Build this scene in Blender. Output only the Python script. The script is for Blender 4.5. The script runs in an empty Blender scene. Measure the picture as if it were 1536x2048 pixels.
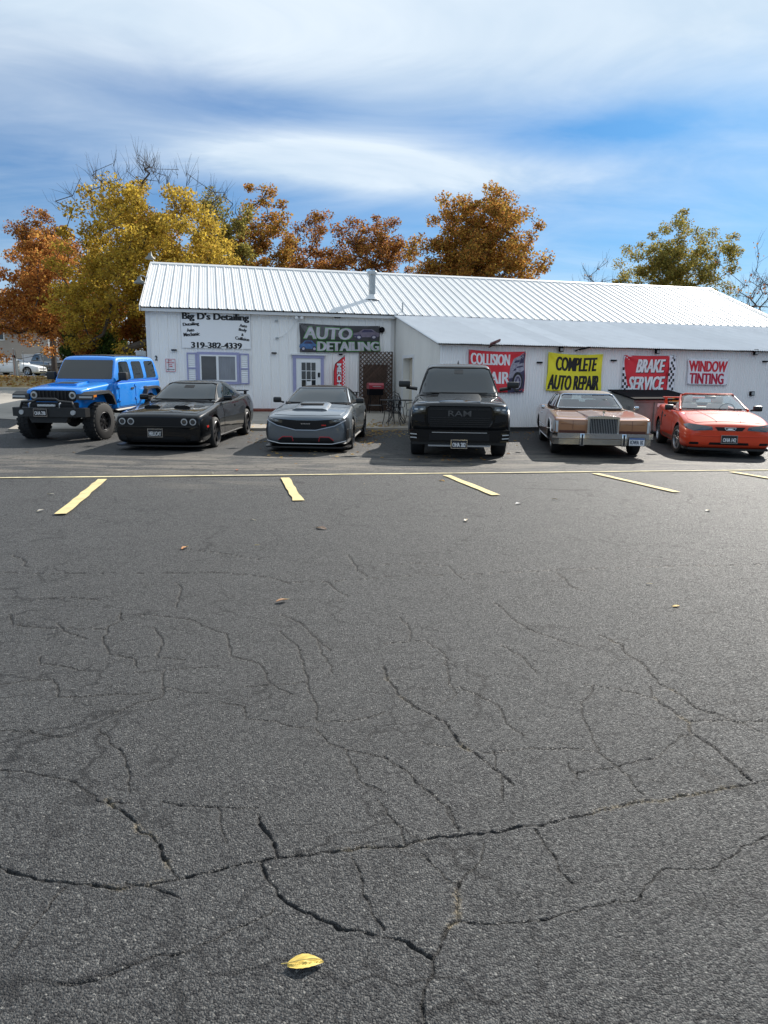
import bpy, bmesh, math, random
import numpy as np
from mathutils import Vector, Matrix, Euler
from mathutils.bvhtree import BVHTree

# ------------------------------------------------------------------ camera
R = math.radians
scene = bpy.context.scene
COL = scene.collection
CAM_H, FPX, PITCH, ROLL = 1.57, 1420.0, R(10.57), R(0.68)
_fw = np.array([0, math.cos(PITCH), -math.sin(PITCH)])
_up0 = np.cross([1.0, 0, 0], _fw)
_rt = np.array([1.0, 0, 0]) * math.cos(ROLL) + _up0 * math.sin(ROLL)
_up = np.cross(_rt, _fw)
cam_d = bpy.data.cameras.new('camera')
cam = bpy.data.objects.new('camera', cam_d)
COL.objects.link(cam)
cam_d.sensor_fit = 'HORIZONTAL'
cam_d.sensor_width = 36.0
cam_d.lens = 36.0 * FPX / 1536.0
cam_d.clip_start = 0.05
cam_d.clip_end = 6000
M = Matrix(((_rt[0], _up[0], -_fw[0], 0), (_rt[1], _up[1], -_fw[1], 0), (_rt[2], _up[2], -_fw[2], CAM_H), (0, 0, 0, 1)))
cam.matrix_world = M
scene.camera = cam

# ------------------------------------------------------------------ sun, sky, exposure
SUN_EL = R(34.5)
SUN_AZ = R(33.0)                      # clockwise from +Y
sun_dir = Vector((math.sin(SUN_AZ) * math.cos(SUN_EL), math.cos(SUN_AZ) * math.cos(SUN_EL), math.sin(SUN_EL)))
sd = bpy.data.lights.new('sun', 'SUN')
sd.energy = 3.4
sd.angle = R(0.53)
sd.color = (1.0, 0.94, 0.85)
sun = bpy.data.objects.new('sun', sd)
COL.objects.link(sun)
sun.rotation_euler = sun_dir.to_track_quat('Z', 'Y').to_euler()
sun.location = (20, 30, 40)

world = bpy.data.worlds.new('World')
scene.world = world
world.use_nodes = True
world.cycles.sampling_method = 'MANUAL'
world.cycles.sample_map_resolution = 256

def build_sky():
    nt = world.node_tree
    nt.nodes.clear()
    N, L = nt.nodes.new, nt.links.new
    out = N('ShaderNodeOutputWorld')
    bg = N('ShaderNodeBackground')
    bg.inputs['Strength'].default_value = 0.14
    L(bg.outputs[0], out.inputs[0])
    sky = N('ShaderNodeTexSky')
    sky.sky_type = 'NISHITA'
    sky.sun_disc = False
    sky.sun_elevation = SUN_EL
    sky.sun_rotation = SUN_AZ
    sky.altitude = 200
    sky.air_density = 1.0
    sky.dust_density = 0.6
    sky.ozone_density = 2.2
    tc = N('ShaderNodeTexCoord')
    sep = N('ShaderNodeSeparateXYZ')
    L(tc.outputs['Generated'], sep.inputs[0])

    def m(op, a, b=None, c=None, clamp=False):
        n = N('ShaderNodeMath')
        n.operation = op
        n.use_clamp = clamp
        for i, v in enumerate((a, b, c)):
            if v is None:
                continue
            if isinstance(v, (int, float)):
                n.inputs[i].default_value = v
            else:
                L(v, n.inputs[i])
        return n.outputs[0]
    x, y, z = sep.outputs
    # cloud sheet: direction projected on a plane high above
    zc = m('ADD', m('MAXIMUM', z, 0.0), 0.10)
    px, py = m('DIVIDE', x, zc), m('DIVIDE', y, zc)
    comb = N('ShaderNodeCombineXYZ')
    L(m('ADD', m('MULTIPLY', px, 0.55), m('MULTIPLY', py, 0.20)), comb.inputs[0])
    L(m('SUBTRACT', m('MULTIPLY', py, 0.95), m('MULTIPLY', px, 0.16)), comb.inputs[1])

    def noise(scale, detail, rough, off, dist=0.0):
        mp = N('ShaderNodeMapping')
        L(comb.outputs[0], mp.inputs[0])
        mp.inputs['Location'].default_value = off
        n = N('ShaderNodeTexNoise')
        n.inputs['Scale'].default_value = scale
        n.inputs['Detail'].default_value = detail
        n.inputs['Roughness'].default_value = rough
        n.inputs['Distortion'].default_value = dist
        L(mp.outputs[0], n.inputs['Vector'])
        return n.outputs['Fac']
    n1 = noise(0.55, 3, 0.5, (3.1, 1.7, 0), 0.5)
    n2 = noise(1.7, 5, 0.6, (7.4, 2.2, 0), 0.9)
    n3 = noise(5.0, 4, 0.65, (1.2, 5.1, 0), 0.6)
    az = m('ARCTAN2', x, y)
    el = m('ARCSINE', z)

    def blob(a0, e0, sa, se, tilt=0.0):
        da = m('SUBTRACT', az, a0)
        de = m('SUBTRACT', m('SUBTRACT', el, e0), m('MULTIPLY', da, tilt))
        q = m('ADD', m('POWER', m('DIVIDE', da, sa), 2.0), m('POWER', m('DIVIDE', de, se), 2.0))
        return m('POWER', 2.718, m('MULTIPLY', q, -1.0))
    tex = m('ADD', m('MULTIPLY', n2, 0.55), m('MULTIPLY', n3, 0.20))      # ~0.37
    # thin high veil thickening upward, open blue band low down, pale near the skyline
    veil = m('MULTIPLY', m('SUBTRACT', el, 0.25), 5.0, clamp=False)
    veil = m('MINIMUM', m('MAXIMUM', veil, 0.0), 0.90)
    veil = m('MULTIPLY', veil, m('ADD', 0.75, m('MULTIPLY', n1, 0.6)))
    lens = blob(0.04, 0.258, 0.235, 0.028, -0.03)
    lens2 = blob(-0.12, 0.278, 0.16, 0.026, 0.05)
    holes = m('ADD', m('MULTIPLY', blob(-0.22, 0.332, 0.19, 0.030, -0.05), 0.85), m('MULTIPLY', blob(0.27, 0.302, 0.20, 0.030, 0.0), 1.1))
    low = m('POWER', 2.718, m('MULTIPLY', m('POWER', m('DIVIDE', m('MAXIMUM', el, 0.0), 0.105), 2.0), -1.0))
    cov = m('ADD', veil, m('MULTIPLY', m('ADD', lens, m('MULTIPLY', lens2, 0.7)), m('ADD', 0.45, m('MULTIPLY', n2, 0.9))))
    cov = m('ADD', cov, m('MULTIPLY', low, 0.72))
    cov = m('SUBTRACT', cov, m('MULTIPLY', holes, 0.48))
    cov = m('ADD', cov, m('SUBTRACT', m('MULTIPLY', tex, 0.85), 0.14))
    cov = m('MINIMUM', m('MAXIMUM', cov, 0.0), 0.93)
    ccol = N('ShaderNodeMix')
    ccol.data_type = 'RGBA'
    ccol.inputs['A'].default_value = (2.15, 2.6, 3.05, 1)
    ccol.inputs['B'].default_value = (2.95, 3.25, 3.5, 1)
    L(m('MULTIPLY', m('SUBTRACT', n2, 0.35), 2.6, clamp=True), ccol.inputs['Factor'])
    # colour balance of the clear sky
    tint = N('ShaderNodeMix')
    tint.data_type = 'RGBA'
    tint.blend_type = 'MULTIPLY'
    tint.inputs['Factor'].default_value = 1.0
    tint.inputs['B'].default_value = (0.095, 0.21, 0.31, 1)
    L(sky.outputs[0], tint.inputs['A'])
    mix = N('ShaderNodeMix')
    mix.data_type = 'RGBA'
    L(cov, mix.inputs['Factor'])
    L(tint.outputs['Result'], mix.inputs['A'])
    L(ccol.outputs['Result'], mix.inputs['B'])
    L(mix.outputs['Result'], bg.inputs['Color'])
build_sky()

scene.render.engine = 'CYCLES'
scene.view_settings.view_transform = 'Standard'
scene.view_settings.look = 'None'
scene.view_settings.exposure = 1.15
scene.view_settings.gamma = 1.0
scene.view_settings.use_curve_mapping = False

# ------------------------------------------------------------------ pixels to places
CAM = np.array([0, 0, CAM_H])
WA = R(13.3)                                              # the shop front is turned this much
UU = np.array([math.cos(WA), math.sin(WA), 0.0])          # along the shop front
VV = np.array([-math.sin(WA), math.cos(WA), 0.0])         # away from the lot

def ray(px, py):
    d = _fw * FPX + _rt * (px - 768.0) - _up * (py - 1024.0)
    return d / np.linalg.norm(d)

_vk = np.array([-3000, 14.5, 17, 20.5, 25.2, 31, 46, 62, 90, 5000.0])
_zk = np.array([0, 0, 0.02, 0.11, 0.40, 0.92, 1.36, 1.50, 1.7, 1.7])

def ground_z(x, y):
    v = np.asarray(x) * VV[0] + np.asarray(y) * VV[1]
    return np.interp(v, _vk, _zk)

def on_ground(px, py):
    d = ray(px, py)
    t = 0.5
    lo = None
    for t in np.arange(1.0, 400, 0.25):
        P = CAM + d * t
        if P[2] < ground_z(P[0], P[1]):
            a, b = t - 0.25, t
            for _ in range(30):
                c = (a + b) / 2
                P = CAM + d * c
                if P[2] < ground_z(P[0], P[1]):
                    b = c
                else:
                    a = c
            return CAM + d * b
    return CAM + d * 400

def on_wall(px, py, v):
    d = ray(px, py)
    t = (v - CAM @ VV) / (d @ VV)
    P = CAM + d * t
    return float(P @ UU), float(P[2])

def at_depth(px, py, Y):
    d = ray(px, py)
    return CAM + d * (Y / d[1])

# ------------------------------------------------------------------ object helpers
def add(name, me, mat=None, parent=None, loc=None, rot=None):
    o = bpy.data.objects.new(name, me)
    COL.objects.link(o)
    if mat is not None and me is not None:
        mats = mat if isinstance(mat, (list, tuple)) else [mat]
        if len(me.materials) == 0:
            for q in mats:
                me.materials.append(q)
    if parent is not None:
        o.parent = parent
    if loc is not None:
        o.location = loc
    if rot is not None:
        o.rotation_euler = rot
    return o

def thing(name, label, cat, loc=(0, 0, 0), rotz=0.0, group=None, rot=None):
    o = add(name, None)
    o.location = loc
    o.rotation_euler = rot if rot is not None else (0, 0, rotz)
    o.empty_display_size = 0.2
    return tag(o, label, cat, group)

def tag(o, label, cat, group=None):
    o['label'] = label
    o['category'] = cat
    if group:
        o['group'] = group
    return o

def kind(o, k):
    o['kind'] = k
    return o

class MB:
    """collects simple shapes into one mesh"""
    def __init__(s):
        s.v, s.f, s.mi, s.sm = [], [], [], []
        s.cur = 0
        s.smooth = False

    def add(s, vs, fs, smooth=None):
        b = len(s.v)
        s.v += [tuple(map(float, p)) for p in vs]
        for f in fs:
            s.f.append(tuple(i + b for i in f))
            s.mi.append(s.cur)
            s.sm.append(s.smooth if smooth is None else smooth)
        return s

    def box(s, x0, x1, y0, y1, z0, z1, ch=0.0):
        if ch <= 0:
            vs = [(x, y, z) for x in (x0, x1) for y in (y0, y1) for z in (z0, z1)]
            fs = [(0, 1, 3, 2), (4, 6, 7, 5), (0, 4, 5, 1), (2, 3, 7, 6), (0, 2, 6, 4), (1, 5, 7, 3)]
            return s.add(vs, fs, False)
        bm = bmesh.new()
        bmesh.ops.create_cube(bm, size=1.0)
        for w in bm.verts:
            w.co = Vector(((x0 + x1) / 2 + w.co.x * (x1 - x0), (y0 + y1) / 2 + w.co.y * (y1 - y0), (z0 + z1) / 2 + w.co.z * (z1 - z0)))
        bmesh.ops.bevel(bm, geom=bm.edges[:], offset=ch, segments=2, affect='EDGES', profile=0.6)
        bm.verts.index_update()
        s.add([w.co for w in bm.verts], [[w.index for w in f.verts] for f in bm.faces], True)
        bm.free()
        return s

    def tube(s, pts, r, n=8, caps=True):
        pts = [Vector(p) for p in pts]
        rs = r if isinstance(r, (list, tuple)) else [r] * len(pts)
        vs, fs = [], []
        ref = Vector((0, 0, 1))
        for i, p in enumerate(pts):
            d = (pts[min(i + 1, len(pts) - 1)] - pts[max(i - 1, 0)]).normalized()
            if abs(d.dot(ref)) > 0.95:
                ref = Vector((1, 0, 0)) if abs(d.x) < 0.9 else Vector((0, 1, 0))
            a = d.cross(ref).normalized()
            b = d.cross(a).normalized()
            ref = -b if ref.dot(-b) > 0 else b
            a = d.cross(ref).normalized()
            b = d.cross(a)
            for k in range(n):
                t = 2 * math.pi * k / n
                vs.append(p + (a * math.cos(t) + b * math.sin(t)) * rs[i])
        for i in range(len(pts) - 1):
            for k in range(n):
                k2 = (k + 1) % n
                fs.append((i * n + k, i * n + k2, (i + 1) * n + k2, (i + 1) * n + k))
        if caps:
            fs.append(tuple(range(n - 1, -1, -1)))
            fs.append(tuple((len(pts) - 1) * n + k for k in range(n)))
        return s.add(vs, fs, True)

    def lathe(s, prof, axis='z', c=(0, 0, 0), n=32, smooth=True):
        """prof: list of (radius, height) ; closed caps are not made"""
        vs, fs = [], []
        for (r, h) in prof:
            for k in range(n):
                t = 2 * math.pi * k / n
                a, b = r * math.cos(t), r * math.sin(t)
                if axis == 'z':
                    p = (c[0] + a, c[1] + b, c[2] + h)
                elif axis == 'x':
                    p = (c[0] + h, c[1] + a, c[2] + b)
                else:
                    p = (c[0] + a, c[1] + h, c[2] + b)
                vs.append(p)
        for i in range(len(prof) - 1):
            for k in range(n):
                k2 = (k + 1) % n
                fs.append((i * n + k, i * n + k2, (i + 1) * n + k2, (i + 1) * n + k))
        return s.add(vs, fs, smooth)

    def prism(s, outline, y0, y1, plane='xz'):
        """outline (a,b) extruded along the third axis from y0 to y1"""
        n = len(outline)
        def P(a, b, t):
            return {'xz': (a, t, b), 'xy': (a, b, t), 'yz': (t, a, b)}[plane]
        vs = [P(a, b, y0) for a, b in outline] + [P(a, b, y1) for a, b in outline]
        fs = [tuple(range(n)), tuple(range(2 * n - 1, n - 1, -1))]
        fs += [(i, i + n, (i + 1) % n + n, (i + 1) % n) for i in range(n)]
        return s.add(vs, fs, False)

    def mesh(s, name='mesh'):
        me = bpy.data.meshes.new(name)
        me.from_pydata(s.v, [], s.f)
        me.polygons.foreach_set('use_smooth', s.sm)
        if any(s.mi):
            me.polygons.foreach_set('material_index', s.mi)
        me.update()
        fix_normals(me)
        return me

    def build(s, name, mat, parent=None, loc=None, rot=None):
        me = s.mesh(name)
        mats = mat if isinstance(mat, (list, tuple)) else [mat]
        for q in mats:
            me.materials.append(q)
        return add(name, me, None, parent, loc, rot)

def fix_normals(me, sharp=40):
    bm = bmesh.new()
    bm.from_mesh(me)
    bmesh.ops.recalc_face_normals(bm, faces=bm.faces[:])
    lim = R(sharp)
    for e in bm.edges:
        if len(e.link_faces) == 2:
            e.smooth = e.calc_face_angle(0) < lim
    bm.to_mesh(me)
    bm.free()

# ------------------------------------------------------------------ materials
MATS = {}

def pmat(name, col, rough=0.6, metal=0.0, spec=0.5, coat=0.0, var=0.0, vscale=4.0, bump=0.0, bscale=60.0, rnd=0.0, trans=0.0, dirt=None, coatr=0.03, stretch=None, hue=None):
    if name in MATS:
        return MATS[name]
    mt = bpy.data.materials.new(name)
    MATS[name] = mt
    mt.use_nodes = True
    nt = mt.node_tree
    N, L = nt.nodes.new, nt.links.new
    b = nt.nodes['Principled BSDF']
    c4 = (col[0], col[1], col[2], 1)
    b.inputs['Base Color'].default_value = c4
    b.inputs['Roughness'].default_value = rough
    b.inputs['Metallic'].default_value = metal
    b.inputs['Specular IOR Level'].default_value = spec
    b.inputs['Coat Weight'].default_value = coat
    b.inputs['Coat Roughness'].default_value = coatr
    b.inputs['Transmission Weight'].default_value = trans
    mt.diffuse_color = c4
    tc = N('ShaderNodeTexCoord')
    vec = tc.outputs['Object']
    if stretch:
        mp = N('ShaderNodeMapping')
        mp.inputs['Scale'].default_value = stretch
        L(vec, mp.inputs[0])
        vec = mp.outputs[0]
    if var > 0 or rnd > 0 or dirt:
        n = N('ShaderNodeTexNoise')
        n.inputs['Scale'].default_value = vscale
        n.inputs['Detail'].default_value = 6
        n.inputs['Roughness'].default_value = 0.62
        L(vec, n.inputs['Vector'])
        fac = n.outputs['Fac']
        hsv = N('ShaderNodeHueSaturation')
        hsv.inputs['Color'].default_value = c4
        mr = N('ShaderNodeMapRange')
        mr.inputs['From Min'].default_value = 0.25
        mr.inputs['From Max'].default_value = 0.75
        mr.inputs['To Min'].default_value = 1 - var
        mr.inputs['To Max'].default_value = 1 + var
        L(fac, mr.inputs['Value'])
        val = mr.outputs[0]
        if rnd > 0:
            oi = N('ShaderNodeObjectInfo')
            m1 = N('ShaderNodeMath')
            m1.operation = 'MULTIPLY_ADD'
            m1.inputs[1].default_value = 2 * rnd
            m1.inputs[2].default_value = 1 - rnd
            L(oi.outputs['Random'], m1.inputs[0])
            m2 = N('ShaderNodeMath')
            m2.operation = 'MULTIPLY'
            L(m1.outputs[0], m2.inputs[0])
            L(val, m2.inputs[1])
            val = m2.outputs[0]
        L(val, hsv.inputs['Value'])
        colout = hsv.outputs[0]
        if dirt:
            mx = N('ShaderNodeMix')
            mx.data_type = 'RGBA'
            n2 = N('ShaderNodeTexNoise')
            n2.inputs['Scale'].default_value = vscale * 0.6
            n2.inputs['Detail'].default_value = 8
            n2.inputs['Roughness'].default_value = 0.7
            L(vec, n2.inputs['Vector'])
            mr2 = N('ShaderNodeMapRange')
            mr2.inputs['From Min'].default_value = 0.48
            mr2.inputs['From Max'].default_value = 0.75
            mr2.inputs['To Max'].default_value = dirt[3]
            L(n2.outputs['Fac'], mr2.inputs['Value'])
            L(mr2.outputs[0], mx.inputs['Factor'])
            L(colout, mx.inputs['A'])
            mx.inputs['B'].default_value = (dirt[0], dirt[1], dirt[2], 1)
            colout = mx.outputs['Result']
        L(colout, b.inputs['Base Color'])
    if bump > 0:
        n = N('ShaderNodeTexNoise')
        n.inputs['Scale'].default_value = bscale
        n.inputs['Detail'].default_value = 5
        L(vec, n.inputs['Vector'])
        bp = N('ShaderNodeBump')
        bp.inputs['Strength'].default_value = bump
        bp.inputs['Distance'].default_value = 0.02
        L(n.outputs['Fac'], bp.inputs['Height'])
        L(bp.outputs[0], b.inputs['Normal'])
    return mt

def glass_mat(name, tint=(0.75, 0.85, 0.85), op=0.25):
    """thin pane: see-through with a surface reflection"""
    if name in MATS:
        return MATS[name]
    mt = bpy.data.materials.new(name)
    MATS[name] = mt
    mt.use_nodes = True
    nt = mt.node_tree
    nt.nodes.clear()
    N, L = nt.nodes.new, nt.links.new
    out = N('ShaderNodeOutputMaterial')
    tr = N('ShaderNodeBsdfTransparent')
    tr.inputs[0].default_value = (*tint, 1)
    gl = N('ShaderNodeBsdfGlossy')
    gl.inputs['Roughness'].default_value = 0.02
    fr = N('ShaderNodeFresnel')
    fr.inputs['IOR'].default_value = 1.5
    m1 = N('ShaderNodeMath')
    m1.operation = 'MULTIPLY_ADD'
    m1.inputs[1].default_value = 1.9
    m1.inputs[2].default_value = op
    m1.use_clamp = True
    L(fr.outputs[0], m1.inputs[0])
    mx = N('ShaderNodeMixShader')
    L(m1.outputs[0], mx.inputs[0])
    L(tr.outputs[0], mx.inputs[1])
    L(gl.outputs[0], mx.inputs[2])
    L(mx.outputs[0], out.inputs[0])
    return mt

# ------------------------------------------------------------------ lettering
_TXT = {}

def text_mesh(body, bold=0.0, shear=0.0, spacing=1.0):
    """unit outline of a word as (verts, faces), letters filled, lying in x/z"""
    key = (body, bold, shear, spacing)
    if key in _TXT:
        return _TXT[key]
    cu = bpy.data.curves.new('lettering', 'FONT')
    cu.body = body
    cu.size = 1.0
    cu.offset = bold
    cu.shear = shear
    cu.space_character = spacing
    cu.resolution_u = 3
    cu.align_x = 'CENTER'
    o = bpy.data.objects.new('lettering', cu)
    COL.objects.link(o)
    dg = bpy.context.evaluated_depsgraph_get()
    dg.update()
    me = bpy.data.meshes.new_from_object(o.evaluated_get(dg))
    v = np.array([p.co[:2] for p in me.vertices])
    f = [tuple(p.vertices) for p in me.polygons]
    bpy.data.objects.remove(o)
    bpy.data.curves.remove(cu)
    bpy.data.meshes.remove(me)
    mn, mx = v.min(0), v.max(0)
    v = (v - (mn + mx) / 2) / (mx - mn)
    _TXT[key] = (v, f)
    return v, f

def cut_grid(q, f, ra, rb):
    bm = bmesh.new()
    vs = [bm.verts.new(c) for c in q]
    for t in f:
        try:
            bm.faces.new([vs[i] for i in t])
        except ValueError:
            pass
    for ax, res in ((0, ra), (2, rb)):
        lo, hi = q[:, ax].min(), q[:, ax].max()
        g = lo + res
        while g < hi:
            co, no = [0, 0, 0], [0, 0, 0]
            co[ax], no[ax] = g, 1
            bmesh.ops.bisect_plane(bm, geom=bm.verts[:] + bm.edges[:] + bm.faces[:], plane_co=co, plane_no=no)
            g += res
    bm.verts.index_update()
    out = np.array([v.co[:] for v in bm.verts]), [tuple(v.index for v in t.verts) for t in bm.faces]
    bm.free()
    return out

def lettering(name, body, cx, cz, w, h, y, mat, parent, bold=0.0, shear=0.0, spacing=1.0, rot=0.0, warp=None, smear=0.0):
    v, f = text_mesh(body, bold, shear, spacing)
    p = v * np.array([w - 2 * smear, h])
    c, s = math.cos(rot), math.sin(rot)
    if smear:
        k = len(p)
        p = np.concatenate([p + np.array([d, 0]) for d in (-smear, -smear / 2, 0, smear / 2, smear)])
        f = [tuple(i + k * j for i in t) for j in range(5) for t in f]
    q = np.stack([p[:, 0] * c - p[:, 1] * s + cx, np.zeros(len(p)), p[:, 0] * s + p[:, 1] * c + cz], 1)
    q[:, 1] = y
    if smear:
        lay = np.repeat(np.arange(5) * -.0006, k)
        q[:, 1] += lay
    if warp is not None:
        q, f = cut_grid(q, f, .022, .045)
        dy = q[:, 1].copy()
        q = warp(q)
        q[:, 1] += dy
    me = bpy.data.meshes.new(name)
    me.from_pydata(q.tolist(), [], f)
    me.update()
    return add(name, me, mat, parent)
# ------------------------------------------------------------------ the lot, pads, road, lawn
def cracks_px():
    def A(*p): return [(x * .651, 1600 + y * .651) for x, y in p]
    def B(*p): return [(768 + x * .5, 1548 + y * .5) for x, y in p]
    def C(*p): return [(768 + x * .5, 1100 + y * .5) for x, y in p]
    def D(*p): return [(x * .5, 1100 + y * .5) for x, y in p]
    big = [A((-60, 190), (0, 205), (60, 225), (110, 243), (180, 250), (280, 258), (400, 262), (470, 257), (545, 243), (620, 225), (700, 203), (800, 187), (860, 177), (950, 168), (1060, 155), (1150, 148)) +
           B((0, 292), (80, 290), (220, 248), (370, 240), (500, 218), (640, 205), (760, 170), (900, 140), (1050, 105), (1180, 85), (1300, 70), (1420, 45), (1536, 25), (1700, -10)),
           B((0, 655), (90, 675), (150, 715), (195, 740), (225, 690), (240, 640), (300, 590), (290, 530), (285, 480), (300, 440)),
           B((195, 740), (200, 800), (160, 860), (150, 920), (165, 1000), (160, 1100)),
           A((800, 190), (820, 240), (850, 290), (900, 325), (960, 350), (1040, 400), (1120, 410), (1180, 420)),
           C((860, 340), (950, 380), (965, 410), (1050, 470), (1110, 540), (1190, 580), (1240, 630), (1340, 660), (1395, 685), (1536, 685), (1700, 690)),
           C((1080, 590), (1140, 630), (1220, 690), (1230, 730), (1310, 780), (1380, 840), (1470, 920)),
           C((0, 460), (45, 560), (130, 630), (240, 680), (290, 740), (310, 780), (380, 820), (430, 870), (520, 940)),
           A((330, 0), (400, 50), (440, 100), (490, 150), (515, 200), (545, 240)),
           A((790, 40), (815, 90), (840, 130), (855, 175))]
    mid = [B((300, 590), (360, 600), (480, 600), (620, 590), (690, 570), (780, 550), (900, 520), (1020, 500), (1080, 420), (1110, 380), (1200, 380), (1340, 370), (1420, 290), (1500, 260), (1560, 240)),
           B((150, 320), (200, 370), (240, 420), (290, 440)), B((300, 440), (330, 400), (390, 350), (405, 280)),
           B((605, 220), (640, 280), (690, 340), (700, 390), (750, 440)), A((1080, 170), (1105, 220), (1120, 290), (1140, 350), (1180, 400)),
           A((500, 5), (560, 18), (650, 20), (790, 25)), A((1160, 0), (1200, 50), (1235, 90), (1245, 135)), A((1380, 20), (1410, 95)), A((665, 20), (680, 90), (700, 130)),
           A((200, 270), (150, 330), (100, 390), (40, 460)), A((180, 560), (300, 550), (400, 505), (520, 480), (640, 435), (760, 380), (840, 330)),
           C((800, 535), (900, 550), (1040, 585), (1080, 590)), C((1065, 545), (1075, 590)), C((1230, 685), (1395, 682)), C((1395, 685), (1480, 715), (1536, 740)),
           C((310, 780), (230, 785), (150, 770)), C((400, 810), (500, 800), (620, 795), (770, 790), (850, 805), (935, 865), (985, 920), (1045, 975)),
           C((835, 540), (830, 570), (790, 610), (790, 660), (820, 720), (840, 770), (860, 800)),
           C((935, 865), (870, 875), (770, 885)), C((935, 865), (1030, 840), (1100, 830), (1130, 790), (1170, 745), (1230, 730)), C((740, 850), (780, 920)),
           C((250, 440), (250, 490), (275, 540), (290, 570), (230, 610)), C((0, 370), (90, 362), (170, 362), (240, 410), (265, 440)), C((65, 265), (100, 300), (95, 360)),
           C((290, 545), (380, 580), (460, 620), (490, 690), (560, 740)), C((440, 210), (500, 260), (590, 320), (700, 360), (800, 385)),
           C((0, 105), (200, 100), (500, 90), (700, 78), (900, 72), (1200, 62), (1536, 58)), C((0, 58), (130, 52), (260, 65), (320, 120)),
           C((0, 825), (80, 870), (150, 940), (250, 1030), (280, 1100)), C((470, 380), (560, 430), (610, 490)), C((690, 90), (740, 140), (800, 165)), C((440, 800), (470, 900), (480, 1000)),
           D((0, 88), (200, 95), (400, 95), (600, 92), (900, 90), (1080, 108), (1150, 130), (1310, 125), (1400, 115), (1536, 110)),
           D((40, 260), (45, 300), (150, 312), (300, 315), (430, 318)), D((230, 295), (270, 330), (350, 358)), D((480, 250), (485, 285), (430, 310), (410, 360), (430, 415), (540, 440), (550, 470)),
           D((160, 430), (160, 460), (250, 465), (340, 485)), D((0, 540), (100, 525), (215, 520), (230, 590), (330, 590), (450, 580), (600, 572)),
           D((0, 725), (120, 722), (130, 735), (240, 750), (310, 745)), D((0, 878), (140, 900), (250, 915), (300, 930), (350, 965), (420, 1010), (520, 1010)),
           D((395, 715), (430, 765), (495, 820), (500, 860), (520, 900), (525, 970)), D((540, 490), (640, 480), (760, 470), (880, 460)),
           D((660, 480), (655, 560), (640, 590), (540, 615), (440, 660)), D((660, 550), (760, 572), (830, 572)), D((530, 255), (660, 265), (750, 275), (840, 315), (910, 335), (920, 420), (1040, 455)),
           D((1040, 455), (1060, 500), (1090, 535), (1170, 575)), D((880, 610), (975, 625), (985, 670), (1110, 685), (1160, 705), (1240, 705)), D((980, 545), (1090, 535), (1230, 525)),
           D((1120, 320), (1190, 380), (1220, 490), (1240, 570), (1270, 640), (1265, 685), (1400, 682), (1450, 670), (1536, 645)),
           D((1260, 710), (1310, 765), (1390, 800), (1536, 825)), D((1390, 800), (1420, 860), (1440, 920), (1536, 970)), D((1120, 255), (1200, 285), (1320, 400)), D((1270, 350), (1300, 420), (1330, 490)),
           D((1390, 20), (1430, 80), (1470, 105)), D((1310, 125), (1350, 160), (1400, 185)), D((750, -5), (900, 15), (1040, 40)), D((50, 20), (100, 45), (110, 70)), D((700, 130), (725, 150), (705, 230)),
           D((610, 310), (650, 360), (635, 430), (740, 440)), D((150, 200), (290, 190), (450, 205)), D((500, 1330), (720, 1395))]
    return [(p, 1.0) for p in big] + [(p, 0.55) for p in mid]

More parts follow.
